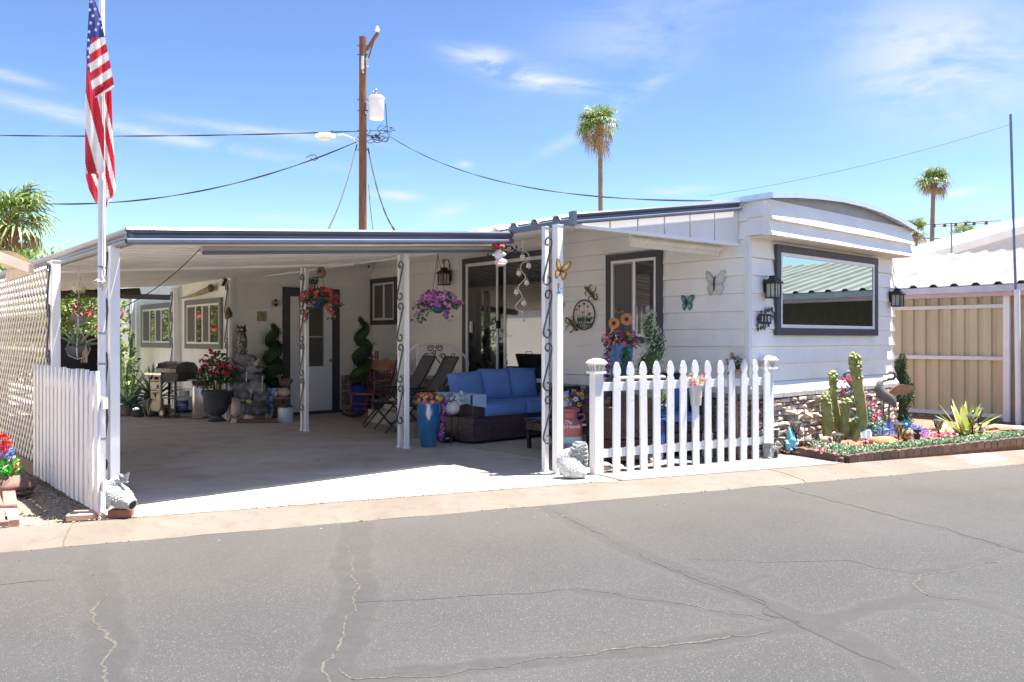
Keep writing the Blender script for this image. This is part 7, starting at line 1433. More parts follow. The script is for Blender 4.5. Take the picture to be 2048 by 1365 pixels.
def gecko(label, p, s, flip):
    t = thing('gecko_ornament', label, 'gecko ornament', tuple(p), WR); t.rotation_euler = (0, R(flip), WR); m = M('gecko_bronze', (.22, .10, .05), .4, rgb2=(.08, .14, .08), scale=14, metal=.4); mb = MB()
    body = [(-.40, 0, .32), (-.30, 0, .30), (-.12, 0, .16), (.04, 0, .0), (.16, 0, -.14), (.30, 0, -.30), (.44, 0, -.36), (.52, 0, -.24), (.48, 0, -.08), (.36, 0, -.04), (.30, 0, -.12)]
    mb.tube([Vector(q) * s for q in body], [s * r_ for r_ in (.03, .085, .07, .10, .08, .05, .04, .035, .03, .02, .01)], 7); mb.build('body', m, t, True)
    for P in ([(-.16, .20), (-.02, .34), (.06, .44), (.14, .40)], [(-.22, .14), (-.32, .02), (-.28, -.10)], [(.16, -.08), (.30, .06), (.42, .12), (.44, .24)], [(.10, -.14), (-.06, -.20), (-.10, -.34), (-.02, -.42)]):
        mb = MB(); mb.tube([(a * s, -.01, b * s) for a, b in P], [.035 * s, .03 * s, .024 * s, .03 * s][:len(P)], 5); ex, ez = P[-1]
        for q in range(3): mb.tube([(ex * s, -.01, ez * s), ((ex + .07 * math.cos(q * 1.2 - .6)) * s, -.01, (ez + .07 * math.sin(q * 1.2 - .6)) * s)], .012 * s, 4)
        mb.build('leg', m, t, True)
gecko('bronze gecko ornament climbing above the round welcome sign', on_side(1180, 587), .26, 0); gecko('bronze gecko ornament below and left of the round welcome sign', on_side(1145, 649), .26, 180)
wl = thing('welcome_sign', 'round black metal welcome sign with tulips on the side wall', 'sign', tuple(on_side(1168, 630)), WR); RS = .20
mb = MB(); mb.tube([(RS * math.cos(a), 0, RS * math.sin(a)) for a in [i * 6.2832 / 40 for i in range(41)]], .009, 6); mb.build('ring', BLACK, wl, True)
mb = MB(); mb.box(-.17, -.004, -.125, .17, .004, -.118); mb.box(-.13, -.004, -.178, .13, .004, -.171); mb.build('text_band', BLACK, wl)
text('lettering', 'WELCOME', .062, BLACK, wl, Matrix.Translation((0, -.004, -.148)) @ Matrix.Rotation(R(90), 4, 'X'), .004, spacing=1.05)
for k, (x, h, c) in enumerate(((-.14, .06, (.5, .18, .03)), (-.09, .11, (.06, .06, .09)), (-.03, .02, (.55, .22, .08)), (.0, .14, (.05, .05, .08)), (.07, .10, (.50, .18, .04)), (.10, .0, (.22, .03, .06)), (.14, -.06, (.10, .10, .13)), (-.04, -.07, (.08, .09, .12)))):
    mb = MB(); mb.tube([(x * .7, 0, -.12), (x, 0, h)], .003, 4); mb.leaf((x * .75, -.003, -.11), (x * .5 - .05, 0, 1), .09, .03, bend=0); mb.leaf((x * .75, -.003, -.11), (x * .5 + .3, 0, 1), .08, .03, bend=0); mb.build('tulip_stem', M('tulip_green', (.03, .10, .04), .5), wl)
    mb = MB(); mb.prism([(-.014, 0), (.014, 0), (.02, .03), (.008, .024), (0, .036), (-.008, .024), (-.02, .03)], .006, Matrix.Translation((x, .003, h - .005)) @ Matrix.Rotation(R(90), 4, 'X')); mb.build('tulip_flower', M('tulip_%d' % k, c, .45), wl)

# ---------------------------------------------------------------- between posts and fence
cn = G(1143, 932); mc = thing('milk_can', 'rose red and pale blue painted milk can with a family name', 'milk can', (cn.x, cn.y + .15, 0)); k_ = (cn.y + .15) / F
RED = M('can_rose', (.42, .12, .12), .45, var=.12); ZC = lambda y: CAMH + (HY - y) * k_
mb = MB(); mb.lathe([(.125, ZC(872)), (.127, ZC(865)), (.13, ZC(858)), (.128, ZC(852)), (.10, ZC(842)), (.07, ZC(836)), (.068, ZC(826)), (.08, ZC(824))], 28); mb.build('shoulder', RED, mc, True)
mb = MB(); mb.lathe([(.085, ZC(824)), (.11, ZC(821)), (.112, ZC(818)), (.06, ZC(815)), (.0, ZC(814.5))], 28); mb.build('lid', M('can_lid', (.34, .09, .10), .4), mc, True)
mb = MB(); mb.lathe([(.126, ZC(884)), (.1265, ZC(872))], 28); mb.build('blue_band', M('can_blue', (.28, .50, .56), .5), mc, True); mb = MB(); mb.lathe([(.124, 0), (.126, .02), (.125, ZC(884))], 28); mb.build('base', M('can_base', (.20, .20, .21), .6, var=.3, scale=20), mc, True)
mb = MB(); mb.tube([(.10, -.02, ZC(842)), (.15, -.03, ZC(838)), (.145, -.03, ZC(828)), (.085, -.02, ZC(829))], .012, 6); mb.build('handle', M('can_handle', (.22, .06, .07), .5), mc, True)
LET = M('lettering_white', (.8, .78, .76), .5)
for s_, y_, x_, sz in (('The', 843, -.035, .055), ('Urbank', 851, .0, .06)): text('lettering', s_, sz, LET, mc, Matrix.Translation((x_, -.129 if s_ != 'The' else -.112, ZC(y_))) @ Matrix.Rotation(R(90), 4, 'X'), .002, shear=.35)
cv_ = thing('cat_vase', 'pale blue cat shaped vase on the milk can lid', 'vase', (cn.x - .06, cn.y + .12, ZC(814.5))); BLG = M('cat_blue', (.24, .33, .42), .3, var=.1)
mb = MB(); mb.blob((0, 0, .05), (.05, .042, .055), amp=.02); mb.build('body', BLG, cv_, True); mb = MB(); mb.blob((0, 0, .125), (.042, .036, .036), amp=.02)
for q in (-1, 1): mb.tube([(q * .026, 0, .15), (q * .034, 0, .185)], [.014, .003], 5)
mb.build('head', BLG, cv_, True); blooms(cv_, 'blossoms', M('petal_amber', (.72, .40, .05), .6), (0, -.04, .085), (.04, .015, .015), 9, .016)
fpn = thing('flower_pot', 'cobalt pot of yellow white and purple daisies behind the cat vase', 'flower pot', (atY(1150, 800, 8.9).x, 8.9, .42)); pot(fpn, [(.06, 0), (.085, .04), (.09, .14), (.085, .16)], COBALT); mb = MB(); mb.leaves((0, 0, .2), (.14, .1, .10), 120, .05, .025, shell=.2); mb.build('foliage', LEAF_MD, fpn)
blooms(fpn, 'blossoms', ramp_mat('daisy_mix', [(.75, .50, .05), (.75, .72, .66), (.35, .08, .40), (.80, .60, .10), (.30, .05, .35)]), (0, -.02, .26), (.19, .10, .10), 46, .032, sh=.6, ctr=M('petal_eye', (.25, .05, .03)))
t = thing('side_table', 'small white topped side table carrying the flower pots', 'side table', (fpn.location.x + .05, 8.92, 0)); MB().rbox((0, 0, .405), (.5, .4, .025), .006, 1).build('table_top', WHITE, t)
for a in (-.2, .2):
    for b in (-.15, .15): mb = MB(); mb.box(a - .015, b - .015, 0, a + .015, b + .015, .39); mb.build('leg', GF, t)
sc2 = thing('succulent_pot', 'grey round pot with a pale green succulent on the side table', 'potted plant', (fpn.location.x + .20, 8.82, .42)); pot(sc2, [(.04, 0), (.07, .04), (.065, .1), (.055, .11)], M('stone_grey_pot', (.22, .24, .25), .6, var=.2)); mb = MB(); mb.leaves((0, 0, .15), (.08, .07, .06), 90, .05, .015, shell=.1); mb.build('leaves', ramp_mat('pale_succulent', [(.30, .38, .18), (.22, .32, .15)]), sc2)
one(MB().rbox((0, 0, .60), (.42, .16, .36), puff=.5), 'throw_pillow', M('pillow_floral', (.02, .022, .026), .9, rgb2=(.22, .08, .08), scale=9, thr=(.60, .68)), 'black floral throw pillow behind the daisies', 'pillow', (atY(1130, 765, 9.4).x - .02, 9.5, 0), R(20))
one(MB().rbox((0, 0, .57), (.32, .14, .26), puff=.5), 'throw_pillow', M('pillow_slate', (.07, .10, .14), .9), 'slate blue throw pillow next to the floral one', 'pillow', (atY(1165, 775, 9.4).x, 9.45, 0), R(20))
def chair_w(label, x, y, rz, cush=None):
    t = thing('wicker_chair', label, 'wicker chair', (x, y, 0), rz); 
    def B(n_, c, sz, r=.02, m=WICK2, puff=0): return MB().rbox(c, sz, r, 2, puff=puff).build(n_, m, t, True)
    B('seat', (0, 0, .34), (.58, .56, .10)); B('skirt', (0, 0, .17), (.54, .52, .22)); 
    for s in (-1, 1): B('armrest', (s * .29, 0, .46), (.06, .56, .34))
    mb = MB(); T_ = Matrix.Translation((0, .27, .38)) @ Matrix.Rotation(R(-10), 4, 'X'); mb.rbox((0, 0, .28), (.60, .045, .56), .02, T=T_); mb.build('backrest', WICK2, t, True); mb = MB(); mb.rbox((0, -.005, .565), (.62, .07, .03), .012, T=T_); mb.build('top_rim', M('rim_tan', (.50, .44, .38), .6), t, True)
    if cush: B('seat_cushion', (0, -.01, .44), (.5, .52, .11), m=BLUE, puff=.3); B('back_cushion', (0, .20, .66), (.48, .14, .40), m=BLUE, puff=.5)
    return t
chair_w('brown wicker chair seen from behind through the first pickets', atY(1242, 840, 8.65).x, 8.72, ang + R(182)); chair_w('brown wicker chair with blue cushions behind the middle pickets', atY(1350, 840, 9.2).x, 9.35, ang + R(-25), True)
# grey basket vase, fish, brick
gvp = G(1160, 943); gv = thing('woven_vase', 'tall grey vase with a woven lattice pattern beside the fence post', 'vase', tuple(gvp)); GV = M('vase_grey', (.13, .15, .17), .6); mb = MB(); mb.lathe([(.055, 0), (.07, .06), (.078, .15), (.073, .24), (.06, .295), (.055, .3), (.045, .29)], 24); mb.build('body', GV, gv, True)
mb = MB(); 
for r_ in range(13):
    for k in range(16):
        a = 6.283 * (k + .5 * (r_ % 2)) / 16; z = .02 + r_ * .021; rr_ = interp([(0, .055), (.06, .07), (.15, .078), (.24, .073), (.295, .06)], z) + .001; d = .30; sg = 1 if r_ % 2 else -1
        mb.tube([(rr_ * math.cos(a - .15), rr_ * math.sin(a - .15), z - .007 * sg), (1.05 * rr_ * math.cos(a), 1.05 * rr_ * math.sin(a), z), (rr_ * math.cos(a + .15), rr_ * math.sin(a + .15), z + .007 * sg)], .005, 4)
mb.build('weave', M('weave_pale', (.46, .48, .46), .6, var=.3, scale=40), gv, kind='stuff')
tin = thing('toy_house', 'small cream birdhouse ornament at the foot of the milk can', 'birdhouse', (atY(1131, 905, 8.3).x, 8.3, .0)); mb = MB(); mb.prism([(-.07, 0), (.07, 0), (.07, .12), (0, .20), (-.07, .12)], .1, Matrix.Rotation(R(90), 4, 'X')); mb.build('wall', M('cream_wood', (.56, .52, .46), .7), tin); mb = MB()
for s in (-1, 1): mb.hexa([(0, -.11, .205), (s * .09, -.11, .105), (s * .09, .01, .105), (0, .01, .205), (0, -.11, .22), (s * .095, -.11, .115), (s * .095, .01, .115), (0, .01, .22)])
mb.build('roof', M('grey_shingle', (.24, .25, .27), .7), tin); mb = MB(); mb.box(-.01, -.105, .04, .015, -.1, .09); mb.build('door', M('red_paint', (.3, .04, .04), .6), tin)
STN = M('statue_white', (.56, .57, .57), .8, rgb2=(.36, .37, .38), scale=10, bump=.8, bscale=70)
def fish(label, p, s, rz):
    t = thing('fish_statue', label, 'fish statue', tuple(p), rz); mb = MB()
    P = [(.125, 0, .045), (.105, 0, .055), (.05, 0, .075), (-.005, 0, .095), (-.045, 0, .135), (-.055, 0, .18), (-.03, 0, .22), (.005, 0, .245)]; rs = [.046, .055, .078, .088, .075, .056, .038, .024]
    Q = []; 
    for i in range(29): f = i / 28 * 7; k = min(int(f), 6); Q.append((Vector(P[k]).lerp(Vector(P[k + 1]), f - k), rs[k] + (rs[k + 1] - rs[k]) * (f - k)))
    mb.tube([q * s for q, _ in Q], [r_ * s for _, r_ in Q], 16)
    for i in range(7, 25):                  # scales in staggered rows
        q, r_ = Q[i]; d = (Q[i + 1][0] - Q[i - 1][0]).normalized(); a_ = Vector((0, 1, 0)); b_ = d.cross(a_)
        for k in range(14): a = 6.283 * (k + .5 * (i % 2)) / 14; o = a_ * math.cos(a) + b_ * math.sin(a); mb.blob((q + o * r_ * .97) * s, (.0085 * s, .0085 * s, .0085 * s), amp=0, seg=(5, 3))
    b_ = mb.build('body', STN, t, True); mb = MB()
    T_ = Matrix.Translation(Vector((.128, 0, .043)) * s) @ Matrix.Rotation(R(112), 4, 'Y'); mb.lathe([(.036 * s, -.006 * s), (.050 * s, .0), (.046 * s, .012 * s), (.034 * s, .010 * s), (.028 * s, -.004 * s)], 18, T=T_); mb.build('lips', STN, t, True)
    mb = MB(); mb.lathe([(.001, .0102 * s), (.035 * s, .0105 * s)], 16, T=T_); mb.build('mouth', M('mouth_dark', (.02, .02, .02), .9), t)
    mb = MB(); mb.prism([(0, 0), (.03, -.012), (.085, .01), (.105, .07), (.06, .05), (.045, .03), (.02, .05), (-.01, .035)], .02, Matrix.Scale(s, 4) @ Matrix.Translation((-.005, .01, .225)) @ Matrix.Rotation(R(90), 4, 'X')); mb.prism([(0, 0), (.04, -.03), (.085, -.02), (.07, .01), (.02, .02)], .018, Matrix.Scale(s, 4) @ Matrix.Translation((0, .008, .235)) @ Matrix.Rotation(R(90), 4, 'X')); mb.build('tail_fin', STN, t)
    for y in (-1, 1):
        mb = MB(); mb.prism([(0, 0), (.05, .012), (.06, -.03), (.02, -.04)], .012, Matrix.Scale(s, 4) @ Matrix.Translation((-.05, y * .085 + .006, .07)) @ Matrix.Rotation(R(90), 4, 'X')); mb.build('side_fin', STN, t)
        mb = MB(); mb.blob(Vector((.075, y * .052, .098)) * s, (.014 * s, .01 * s, .014 * s), amp=0, seg=(8, 6)); mb.build('eye', M('eye_grey', (.16, .17, .18), .5), t, True)
    return t
f1 = G(242, 1034); fish('white open mouthed fish statue on a brick by the front left post', (f1.x - .01, f1.y, .062), .95, R(-22)); one(MB().rbox((0, 0, .03), (.16, .10, .06), .006, 1), 'red_brick', M('brick_red', (.34, .13, .08), .85, var=.2, bump=.3), 'red brick under the left fish statue', 'brick', (f1.x, f1.y, 0), R(5), smooth=False)
f2 = G(1144, 957); fish('white open mouthed fish statue standing before the thick post', (f2.x - .02, f2.y, -.005), 1.12, R(-10))
pv = G(168, 1034); pvs = one(MB().rbox((0, 0, 0), (.21, .17, .05), .008, 1), 'paver_stone', M('paver_pink', (.46, .30, .22), .85, var=.12, bump=.3), 'pinkish paver under the near end of the left picket fence', 'paver', (pv.x, pv.y, .012), R(15), smooth=False)
one(MB().rock((0, 0, 0), (.035, .025, .02), 4), 'pebble', ROCKT, 'small chipped stone between the paver and the red brick', 'stone', tuple(G(210, 1036)))
for x, y, r_, lb in ((1210, 940, (.07, .05, .06), 'tan rock behind the foot of the fence post'), (1242, 938, (.04, .03, .03), 'little tan stone between the first two pickets'), (1300, 925, (.05, .04, .03), 'small rock at the base of the blue ribbed pot')): q = G(x, y); one(MB().rock((0, 0, .02), r_, x), 'rock', ROCKT, lb, 'rock', tuple(q))
# planter basket hooked on a picket
pb2 = atY(1389, 810, 8.62); pk = thing('fence_planter', 'cream pail of pink and yellow flowers hooked on the white pickets', 'planter', (pb2.x, pb2.y - .06, pb2.z), ang); CP = M('pail_cream', (.60, .58, .52), .5, var=.05)
mb = MB(); mb.lathe([(.055, 0), (.075, .21), (.082, .215), (.08, .23), (.07, .23)], 22); mb.build('pail', CP, pk, True); mb = MB(); mb.tube([(.026 * math.cos(a), -.072, .12 + .026 * math.sin(a)) for a in [i * .45 for i in range(15)]], .0025, 4); mb.build('emblem', CP, pk)
mb = MB(); mb.leaves((0, 0, .27), (.10, .07, .08), 150, .035, .012, shell=.2); mb.build('foliage', ramp_mat('pale_leaf', [(.30, .45, .22), (.20, .34, .14), (.5, .6, .42)]), pk); blooms(pk, 'blossoms', ramp_mat('petal_mix_pink', [(.72, .10, .22), (.75, .28, .45), (.78, .50, .08), (.60, .04, .10), (.74, .55, .60)]), (0, -.02, .27), (.12, .09, .07), 75, .017, sh=.6)
# blue high planter with daisies behind the fence, silver topiary in ribbed pot
hp = atY(1242, 755, 9.35); hs = thing('planter_stand', 'slim dark stand lifting the ridged blue planter', 'plant stand', (hp.x, hp.y, 0)); mb = MB(); mb.box(-.12, -.12, hp.z - .03, .12, .12, hp.z - .005); mb.build('shelf', GF, hs)
for a in (-.1, .1):
    for b in (-.1, .1): mb = MB(); mb.box(a - .01, b - .01, 0, a + .01, b + .01, hp.z - .03); mb.build('leg', GF, hs)
hq = thing('blue_planter', 'ridged blue planter overflowing with mixed flowers and orange daisies', 'planter', tuple(hp)); mb = MB(); prof = []
for i in range(15): prof.append((.115 + .028 * i / 14 + (.006 if i % 2 else -.003), .38 * i / 14))
mb.lathe(prof + [(.12, .36)], 28); mb.build('pot', M('blue_ridged', (.05, .12, .40), .3, rgb2=(.16, .28, .60), scale=12), hq, True); mb = MB(); mb.leaves((0, 0, .42), (.20, .14, .10), 320, .055, .025, shell=.2)
for x0, n in ((-.17, 120), (.0, 170), (.05, 90)):
    for _ in range(n): f = rnd.random(); mb.leaf((x0 + rnd.gauss(0, .022), -.15 + rnd.gauss(0, .01), .38 - (.46 if x0 < .04 else .2) * f), (rnd.gauss(0, .7), -.5, -1), .04, .014)
mb.build('foliage', ramp_mat('trail_green', [(.05, .20, .05), (.08, .28, .07), (.03, .12, .03), (.14, .30, .10)], .5, .25), hq)
blooms(hq, 'blossoms', ramp_mat('mixed_small', [(.38, .05, .38), (.72, .36, .05), (.62, .05, .20), (.25, .03, .16), (.75, .10, .30), (.70, .25, .05), (.33, .10, .45)]), (0, -.04, .44), (.23, .14, .12), 150, .026, sh=.6); mb = MB()
for _ in range(46): f = rnd.random(); mb.blossom((-.18 + rnd.gauss(0, .015), -.165, .34 - .52 * f), (rnd.gauss(0, .5), -1, rnd.gauss(0, .4)), .022, 5)
mb.build('trailing_blossoms', ramp_mat('deep_purple', [(.26, .03, .28), (.36, .05, .34), (.16, .02, .18)]), hq)
DP = ramp_mat('daisy_orange', [(.62, .22, .07), (.66, .26, .10)]); DP2 = M('daisy_tip', (.60, .06, .14), .6)
for px, py, r_, nr in ((1228, 682, .075, (-.4, -1, .1)), (1253, 637, .085, (.1, -1, .2)), (1237, 623, .085, (.1, -.25, 1))):
    p = atY(px, py + (12 if nr[2] < 1 else 0), 9.3) - hp; p = atY(px, {682: 647, 637: 639}.get(py, py), 9.3) - hp; nv_ = Vector(nr).normalized(); a = nv_.orthogonal().normalized(); b = nv_.cross(a); mb = MB()
    for k in range(16): an_ = k * .3927; d = a * math.cos(an_) + b * math.sin(an_); e = a * -math.sin(an_) + b * math.cos(an_); c = p + nv_ * .004 * (k % 2); mb.add([c + d * .02, c + d * r_ * .6 + e * .017, c + d * r_, c + d * r_ * .6 - e * .017], [(0, 1, 2, 3)]); 
    o = mb.build('daisy_petals', DP, hq); mb = MB(); mb.blob(p + nv_ * .01, (.022, .018, .022), amp=.1); mb.build('daisy_centre', M('daisy_eye', (.07, .03, .015), .9), o, True); mb = MB(); mb.tube([p, p * .5 + Vector((0, 0, .25)), (0, 0, .42)], .005, 5); mb.build('daisy_stem', M('tulip_green', (.03, .10, .04)), o)
rp_ = G(1309, 925); SIL = [(.40, .44, .32), (.52, .56, .42), (.26, .30, .22), (.62, .65, .50)]; CB2 = M('cobalt_rib', (.03, .07, .36), .25, rgb2=(.07, .13, .48), scale=14, stretch=(4, 4, .5), spec=.7)
topiary('silvery green spiral topiary in a tall blue fluted pot behind the fence', (rp_.x, 8.85), 1.66, .13, .145, 2.3, SIL, 'topiary_silver', [(.10, 0), (.12, .05), (.14, .25), (.135, .44), (.15, .46), (.145, .475)], CB2, dens=1.4, flute=16, leafl=.028, ph=2.6)
tl_ = thing('wire_ornament', 'stacked dark wire ornament at the foot of the fluted pot', 'ornament', (rp_.x - .12, 8.75, 0)); mb = MB()
for i in range(6): mb.lathe([(.03, .02 + .04 * i), (.045, .035 + .04 * i), (.03, .05 + .04 * i)], 10)
mb.build('body', M('iron_weave', (.08, .075, .07), .5, var=.5, scale=60), tl_, True)
# ladder shelf and white lantern behind the pickets
lx = atY(1477, 800, 9.05); ls = thing('ladder_shelf', 'small weathered wooden ladder shelf behind the last pickets', 'shelf', (lx.x, 9.12, 0), ang + R(5)); LW = M('ladder_wood', (.38, .26, .18), .8, var=.2, scale=5, bump=.3)
for s in (-1, 1): mb = MB(); mb.hexa([(s * .085 - .015, -.12, 0), (s * .085 + .015, -.12, 0), (s * .085 + .015, -.09, 0), (s * .085 - .015, -.09, 0), (s * .085 - .015, -.02, 1.19), (s * .085 + .015, -.02, 1.19), (s * .085 + .015, .01, 1.19), (s * .085 - .015, .01, 1.19)]); mb.build('side_rail', LW, ls)
for z in (.28, .62, .98): mb = MB(); mb.box(-.075, -.14 + z * .05, z, .075, .04, z + .02); mb.build('shelf', LW, ls)
for z, lb in ((1.0, 'small leafy trailing plant on the top shelf of the wooden ladder'),):
    t = thing('trailing_plant', lb, 'plant', (lx.x - .02, 9.06, z)); pot(t, [(.035, 0), (.045, .06)], BLACK); mb = MB(); mb.leaves((-.03, -.02, .08), (.09, .05, .06), 130, .03, .018, shell=.2)
    for _ in range(60): f = rnd.random(); mb.leaf((-.10 + rnd.gauss(0, .01), -.04, .08 - .18 * f), (rnd.gauss(0, 1), -1, rnd.gauss(0, 1)), .025, .014)
    mb.build('foliage', LEAF_MD, t)
wlp = G(1420, 917); wl2 = thing('white_lantern', 'small white metal lantern on the ground behind the pickets', 'lantern', (wlp.x, wlp.y + .12, 0)); mb = MB()
for a in (-.045, .045):
    for b in (-.045, .045): mb.box(a - .006, b - .006, 0, a + .006, b + .006, .26)
mb.box(-.055, -.055, 0, .055, .055, .015); mb.box(-.055, -.055, .26, .055, .055, .275); mb.box(-.052, -.052, .15, .052, .052, .162); mb.build('frame', WHITE_METAL, wl2); mb = MB(); mb.lathe([(.07, .275), (.03, .32), (.01, .33)], 4, T=Matrix.Rotation(R(45), 4, 'Z')); mb.build('roof', WHITE_METAL, wl2)
wb = thing('weather_vane', 'dark metal bird ornament on a stick behind the fence post lamp', 'ornament', tuple(atY(1193, 780, 8.9))); mb = MB(); mb.tube([(0, 0, -.6), (0, 0, .25)], .006, 5); mb.tube([(-.07, 0, .24), (-.02, 0, .27), (.04, 0, .265), (.09, 0, .30)], [.004, .015, .015, .004], 6); mb.tube([(-.08, 0, .15), (0, 0, .18), (.09, 0, .15)], [.02, .028, .02], 7); mb.build('bird', M('dark_metal', (.06, .07, .08), .5, metal=.5), wb, True)
bl2 = thing('black_lantern', 'black garden lantern behind the fence post', 'lantern', (atY(1176, 800, 8.8).x, 8.85, .62)); mb = MB(); mb.lathe([(.06, .12), (.025, .18), (.01, .2)], 6); mb.lathe([(.045, -.02), (.045, -.01)], 6)
for k in range(6): a = k * 1.047; mb.tube([(.042 * math.cos(a), .042 * math.sin(a), 0), (.05 * math.cos(a), .05 * math.sin(a), .12)], .004, 4)
mb.tube([(0, 0, -.62), (0, 0, -.02)], .012, 6); mb.build('body', BLACK, bl2, True)
# ================================================================ FRONT GARDEN BED
P3 = G(2048, 888); bd = (P3 - gB).normalized(); P4 = P3 + bd * 3.5
bed = [(gC.x + .05, gC.y), (gB.x, gB.y + .04), (P4.x, P4.y + .04), xy(14.10, 2.4), xy(14.10, 13), xy(11.62, 13), xy(11.62, 5.03), xy(7.93, 5.03)]
sheet('garden_bed', bed, .045, M('mulch_ground', (.20, .105, .07), .95, var=.4, scale=25, bump=.6, bscale=60), thick=.12)
gb = thing('garden_border', 'row of dark brown scalloped edging blocks round the garden bed', 'garden border', (gB.x, gB.y, 0)); OFF[gb] = (gB.x, gB.y, 0); EB = M('edging_brown', (.095, .055, .042), .85, var=.25, scale=10, bump=.4, objr=.3)
def row(a, b, l=.135):
    n = int((b - a).length / l); d = (b - a).normalized(); q = Vector((-d.y, d.x, 0))
    for k in range(n):
        c = a + d * l * (k + .5) + Vector((0, 0, .0)); X = Matrix.Translation((c.x, c.y, 0)) @ Matrix.Rotation(math.atan2(d.y, d.x) + rnd.uniform(-.05, .05), 4, 'Z') @ Matrix.Rotation(R(90), 4, 'X')
        h = .092 + rnd.uniform(-.006, .006); mb = MB(); mb.prism([(-.064, 0), (.064, 0), (.064, h - .012), (.035, h), (-.035, h), (-.064, h - .012)], .075, X @ Matrix.Translation((0, 0, -.04))); mb.build('edging_block', EB, gb)
z0_ = Vector((0, 0, 0)); row(Vector((gC.x, gC.y, 0)), Vector((gB.x, gB.y + .03, 0))); row(Vector((gB.x + .03, gB.y + .03, 0)), Vector((P4.x, P4.y, 0)))
def inbed(f, d): p = gB.lerp(P4, f); return Vector((p.x - bd.y * d, p.y + bd.x * d, 0))
mb = MB()
for _ in range(2600):
    f, d = rnd.random(), rnd.uniform(.05, 1.5); p = inbed(f, d) if rnd.random() < .8 else Vector((rnd.uniform(3.1, 4.2), rnd.uniform(9.0, 9.9), 0))
    u, v = uv(p)
    if v > 5.0 and u < 11.7 or u > 14: continue
    p.z = .05; mb.leaf(p, (rnd.gauss(0, 1), rnd.gauss(0, 1), .15), rnd.uniform(.015, .045), rnd.uniform(.008, .02))
tag(mb.build('mulch', ramp_mat('mulch_chip', [(.28, .11, .06), (.20, .08, .05), (.36, .20, .12), (.14, .07, .05)], .9, 0), kind='stuff'), 'red brown bark chips covering the garden bed', 'mulch')
mb = MB()
for _ in range(12500):
    f = rnd.random(); w = .10 + .10 * (1 + noise.noise(Vector((f * 30, 0, 0)))); d = .03 + abs(rnd.gauss(.12, .11)); p = inbed(f * .98, d)
    if f < .02 and rnd.random() < .5: continue
    clump = noise.noise(Vector((p.x * 7, p.y * 7, 0))); z = .06 + (.085 + .05 * clump) * rnd.random() * max(.2, 1 - d * 1.6)
    for q in range(1): mb.leaf((p.x, p.y, z), (rnd.gauss(0, 1), rnd.gauss(-.3, 1), rnd.uniform(.1, 1.2)), rnd.uniform(.022, .042), rnd.uniform(.014, .024))
for _ in range(900):
    f = rnd.random(); p = gC.lerp(gB, .45 + .55 * f); p = p + Vector((.09 + rnd.random() * .15, .08 + rnd.random() * .2, 0)); mb.leaf((p.x, p.y, .06 + .09 * rnd.random()), (rnd.gauss(0, 1), rnd.gauss(0, 1), .8), .035, .02)
tag(mb.build('ground_cover', ramp_mat('ground_cover_leaf', [(.08, .22, .10), (.16, .32, .18), (.40, .54, .42), (.06, .15, .07), (.26, .40, .22), (.34, .42, .30), (.12, .10, .06)], .5, .2), kind='stuff'), 'low blue green leafy ground cover behind the edging blocks', 'ground cover')
mb = MB()
for cf, cd, n, sp in ((.30, .42, 26, .12), (.335, .36, 20, .08), (.44, .50, 34, .14), (.47, .44, 18, .10), (.0, .24, 8, .05), (.09, .25, 6, .06)):
    for _ in range(n): p = inbed(cf, cd) + Vector((rnd.gauss(0, sp), rnd.gauss(0, .06), 0)); mb.blossom((p.x, p.y, rnd.uniform(.09, .19)), (rnd.gauss(0, .5), -1, rnd.random() + .3), .019, 5)
tag(mb.build('red_flowers', ramp_mat('red_pink', [(.65, .03, .12), (.72, .12, .30), (.58, .02, .06), (.75, .30, .45)], .6, .1), kind='stuff'), 'low clusters of red and pink blossoms among the ground cover', 'flowers')
# white painted patch on the kerb
mb = MB(); q = [G(x, y) for x, y in ((1905, 912), (1972, 906.5), (2016, 915), (1948, 925))]; kz = lambda p: (lambda n: interp([(6.10, -.052), (6.16, -.030), (6.40, -.010), (6.60, -.001), (6.645, .0)], n) + .003)(-SY * p.x + SX * p.y); mb.add([(p.x, p.y, kz(p)) for p in q], [(0, 3, 2, 1)]); o = mb.build('painted_patch', M('kerb_white_paint', (.36, .36, .36), .7, var=.2, scale=15)); o['kind'] = 'structure'
# cacti
YC = 9.75; cc = thing('totem_pole_cactus', 'cluster of pale green knobbly cactus columns in the garden bed', 'cactus', (atY(1700, 870, YC).x, YC, .05)); OFF[cc] = tuple(cc.location); CG = M('cactus_yellow_green', (.17, .19, .05), .6, rgb2=(.32, .32, .13), scale=10, bump=.5, bscale=30)
for P, r_, dy, tb in (([(1654, 874), (1656, 830), (1650, 790)], .075, -.1, 8), ([(1680, 868), (1668, 800), (1666, 742)], .058, .1, 26), ([(1692, 875), (1690, 840), (1694, 800)], .066, .0, 10), ([(1707, 882), (1727, 845), (1720, 790), (1711, 735), (1709, 708)], .073, -.12, 44), ([(1704, 876), (1706, 858), (1703, 845)], .045, -.05, 6), ([(1660, 866), (1662, 845), (1659, 838)], .05, .05, 5)):
    pts = [atY(x, y, YC + dy) for x, y in P]; mb = MB(); PP, rs = cactus_col(mb, pts, r_ * .86, 5, n=26)
    for k in range(tb * 3):
        i = int(26 - abs(rnd.gauss(0, 5.5 if tb > 20 else 2.5))); i = max(4, min(26, i)); d = Vector((rnd.gauss(0, 1), rnd.gauss(0, 1), rnd.gauss(0.1, .5))).normalized(); s = rnd.uniform(.014, .026) * (1 if i > 18 else .8); mb.blob(PP[i] + d * rs[i] * .9, (s, s, s * 1.1), k, .3, 1, (6, 5))
    mb.build('column', CG, cc, True, sharp=1.0)
